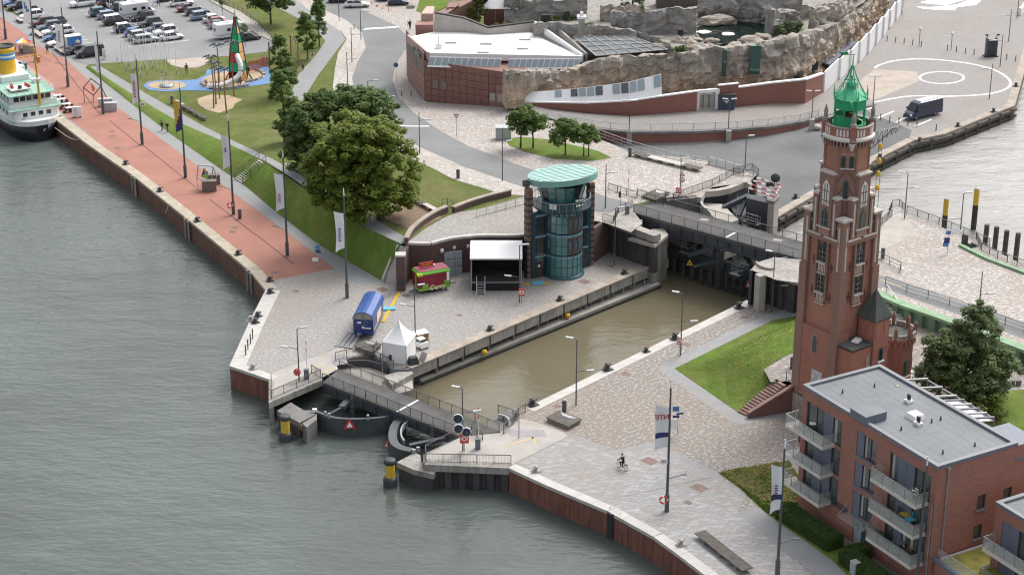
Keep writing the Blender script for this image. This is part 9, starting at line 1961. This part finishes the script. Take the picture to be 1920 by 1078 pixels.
def person(label,loc,rz,pose='stand',topm='cloth_black',leg='cloth_denim',hair='hair_dark',s=1.,bag=None):
 P=POSES[pose];h=P['hip'];ln=P['lean'];r=thing('person',label,'person',loc,rz);r.scale=(s,s,s)
 v,e,rad,reg=[],[],[],[]
 def ad(p,rr,par,g):v.append(p);rad.append(rr);reg.append(g);(e.append((par,len(v)-1))if par is not None else None);return len(v)-1
 pel=ad((0,0,h),.15,None,'l');wai=ad((0,ln*.4,h+.17),.135,pel,'t');che=ad((0,ln*.9,h+.36),.165,wai,'t');nec=ad((0,ln*1.15,h+.55),.06,che,'s');hd=ad((0,ln*1.2-.015,h+.64),.085,nec,'s');ht=ad((0,ln*1.2-.02,h+.74),.09,hd,'s')
 for k,sx in enumerate((1,-1)):
  hp_=ad((sx*.09,0,h-.06),.11,pel,'l');kn=ad(P['knees'][k],.072,hp_,'l');an=ad(P['feet'][k],.048,kn,'l');to=ad(P['toes'][k],.04,an,'b')
  sh=ad((sx*.19,ln*.95,h+.45),.075,che,'t');el=ad(P['elb'][k],.052,sh,'t');wr=ad(P['hand'][k],.036,el,'t');d=(Vector(P['hand'][k])-Vector(P['elb'][k])).normalized();pa=ad(tuple(Vector(P['hand'][k])+d*.07),.036,wr,'s')
  for q in range(4):f0=Vector(P['hand'][k])+d*.10+Vector(((q-1.5)*.018,0,0));ad(tuple(f0+d*(.055+.012*(1.5-abs(q-1.5)))),.011,pa,'s')
  ad(tuple(Vector(P['hand'][k])+d*.06+Vector((-sx*.045,-.02,0))),.012,wr,'s')
 me=bpy.data.meshes.new('body');me.from_pydata(v,e,[]);o=bpy.data.objects.new('body',me);COL.objects.link(o)
 md=o.modifiers.new('skin','SKIN');md.use_smooth_shade=True;sk=me.skin_vertices[0].data
 for i,rr in enumerate(rad):sk[i].radius=(rr,rr);sk[i].use_root=(i==0)
 o.modifiers.new('sub','SUBSURF').levels=1
 bpy.context.view_layer.update();m2=bpy.data.meshes.new_from_object(o.evaluated_get(bpy.context.evaluated_depsgraph_get()));bpy.data.objects.remove(o)
 for q in('skin',topm,leg,'cloth_black'):m2.materials.append(MATS[q])
 ix={'s':0,'t':1,'l':2,'b':3};segs=[(Vector(v[a]),Vector(v[c]),reg[c])for a,c in e]
 for p in m2.polygons:
  c=p.center;best=min(segs,key=lambda s_:(c-(s_[0]+(s_[1]-s_[0])*max(0,min(1,(c-s_[0]).dot(s_[1]-s_[0])/max(1e-6,(s_[1]-s_[0]).length_squared))))).length);p.material_index=ix[best[2]];p.use_smooth=True
 part('body',m2,r);hx=Vector((0,ln*1.2-.02,h+.72))
 hm=M().lathe((hx.x,hx.y+.02,hx.z),[(.098,-.02),(.112,.05),(.085,.115),(0,.14)],10);hm.build('hair',hair,r,local=True)
 fc=M()
 for sx in(-1,1):fc.box((hx.x+sx*.035,hx.y-.085,hx.z-.025),(.022,.015,.012));
 fc.build('eyes','hair_dark',r,local=True);M().box((hx.x,hx.y-.1,hx.z-.055),(.022,.03,.035)).build('nose','skin',r,local=True);M().box((hx.x,hx.y-.088,hx.z-.095),(.045,.012,.01)).build('mouth','ring_red',r,local=True)
 for sx in(-1,1):M().box((hx.x+sx*.093,hx.y,hx.z-.03),(.02,.035,.05)).build('ear','skin',r,local=True)
 if bag:tag(M().box((0,ln+.2,h+.3),(.28,.16,.4)).build('rucksack',bag,None,local=True),'rucksack on the back of the '+label.split(' in ')[0]+' by the road','rucksack').matrix_world=Matrix.Translation(loc)@Matrix.Rotation(rz,4,'Z')
 return r
person('person in a long black coat walking on the grey path',U(304,246),2.6,'walk','cloth_black','cloth_black');person('person in dark jacket and blue jeans walking beside the black coat',U(314,248),2.6,'walk','cloth_navy','cloth_denim','hair_grey')
person('person in black jacket and blue jeans on the lawn by the flagpoles',G(350,138)+V((0,0,.03)),.4,'walk','cloth_black','cloth_denim');person('person in olive jacket standing on the grey path by the kiosk',U(89,99),.5,'stand','cloth_olive','cloth_black')
person('person in white clothes walking across the car park',G(289,13)+V((0,0,.05)),1.,'walk','cloth_white','cloth_white','hair_grey');person('person in blue shirt and black trousers crossing the car park',G(297,13)+V((0,0,.05)),1.,'walk','cloth_blue','cloth_black')
person('person in black with rucksack standing by the road',G(769,56)+V((0,0,.07)),.6,'stand','cloth_black','cloth_black',bag='cloth_grey');person('person in grey top standing on the footpath by the swing',G(568,133)+V((0,0,.06)),.2,'stand','cloth_grey','cloth_navy')
person('child in dark clothes at the edge of the footpath',G(556,137)+V((0,0,.03)),.2,'stand','cloth_navy','cloth_black',s=.7);person('person in pink standing by the red climbing net',G(493,122)+V((0,0,.1)),.2,'stand','cloth_pink','cloth_pink',s=.95)
person('person in white top sitting on the sand edge',G(446,162)+V((0,0,.42)),.2,'sit','cloth_white','cloth_grey');person('person in black sitting on the sand edge',G(452,162)+V((0,0,.42)),-.2,'sit','cloth_black','cloth_black');person('person in grey sitting left of the slide end',G(396,166)+V((0,0,.12)),.2,'sit','cloth_grey','cloth_black');person('person in black sitting beside the slide end',G(407,165)+V((0,0,.12)),-.3,'sit','cloth_black','cloth_black')
person('child in black standing on the sand by the slide end',G(387,163)+V((0,0,.12)),.3,'stand','cloth_black','cloth_black',s=.62);person('person in black standing under the rocket tower',G(466,143)+V((0,0,.12)),.3,'stand','cloth_black','cloth_black')
person('person in white leaning at the left end of the kiosk',U(29,99),.2,'stand','cloth_white','cloth_grey','hair_grey');person('person in white standing in front of the kiosk counter',U(41,101),-.4,'stand','cloth_white','cloth_navy','hair_grey')
person('small child in white sitting under the upright tree',G(586,104)+V((0,0,.03)),.2,'sit','cloth_white','cloth_navy',s=.7)
CY=U(1167,880);crz_=R(-72)-R(90)*0;HD=(U(1158,872)-U(1175,881));crz_=math.atan2(HD.y,HD.x)+math.pi/2
bk=thing('bicycle','black city bicycle ridden across the slab quay','bicycle',CY,crz_)
for y in(-.56,.52):
 w_=ring_mesh(.31,.025).build('wheel',['tyre','tyre'],bk,local=True);w_.matrix_basis=Matrix.Translation((0,y,.34))@Matrix.Rotation(R(90),4,'Z')
 sp=M()
 for k in range(8):a_=k*math.pi/4;sp.beam((0,0,0),(.31*math.cos(a_),0,.31*math.sin(a_)),.012,.012)
 sp.build('spokes','galv',w_,local=True)
M().tube([(0,-.42,.95),(0,-.56,.34)],.022,6).build('fork','iron',bk,local=True);M().tube([(0,-.42,.88),(0,-.02,.36),(0,.2,.9)],.025,6).tube([(0,-.02,.36),(0,.52,.34),(0,.18,.82)],.016,6).build('frame','iron',bk,local=True)
M().tube([(-.3,-.42,1.05),(-.1,-.5,1.06),(.1,-.5,1.06),(.3,-.42,1.05)],.016,6).build('handlebar','galv',bk,local=True);M().box((0,.2,.93),(.18,.28,.07),0,0,.8).build('saddle','cloth_black',bk,local=True);M().box((0,.5,.74),(.3,.4,.04)).build('carrier','iron',bk,local=True);M().lathe((0,0,0),[(0,-.02),(.09,-.02),(.09,.02),(0,.02)],10).build('chainring','galv',bk,local=True).matrix_basis=Matrix.Translation((.06,-.02,.34))@Matrix.Rotation(R(90),4,'Y');M().box((0,-.72,.78),(.1,.1,.1)).build('headlamp','iron',bk,local=True)
person('person in black riding a bicycle across the slab quay',CY+Matrix.Rotation(crz_,3,'Z')@Vector((0,.12,0)),crz_,'ride','cloth_black','cloth_black')
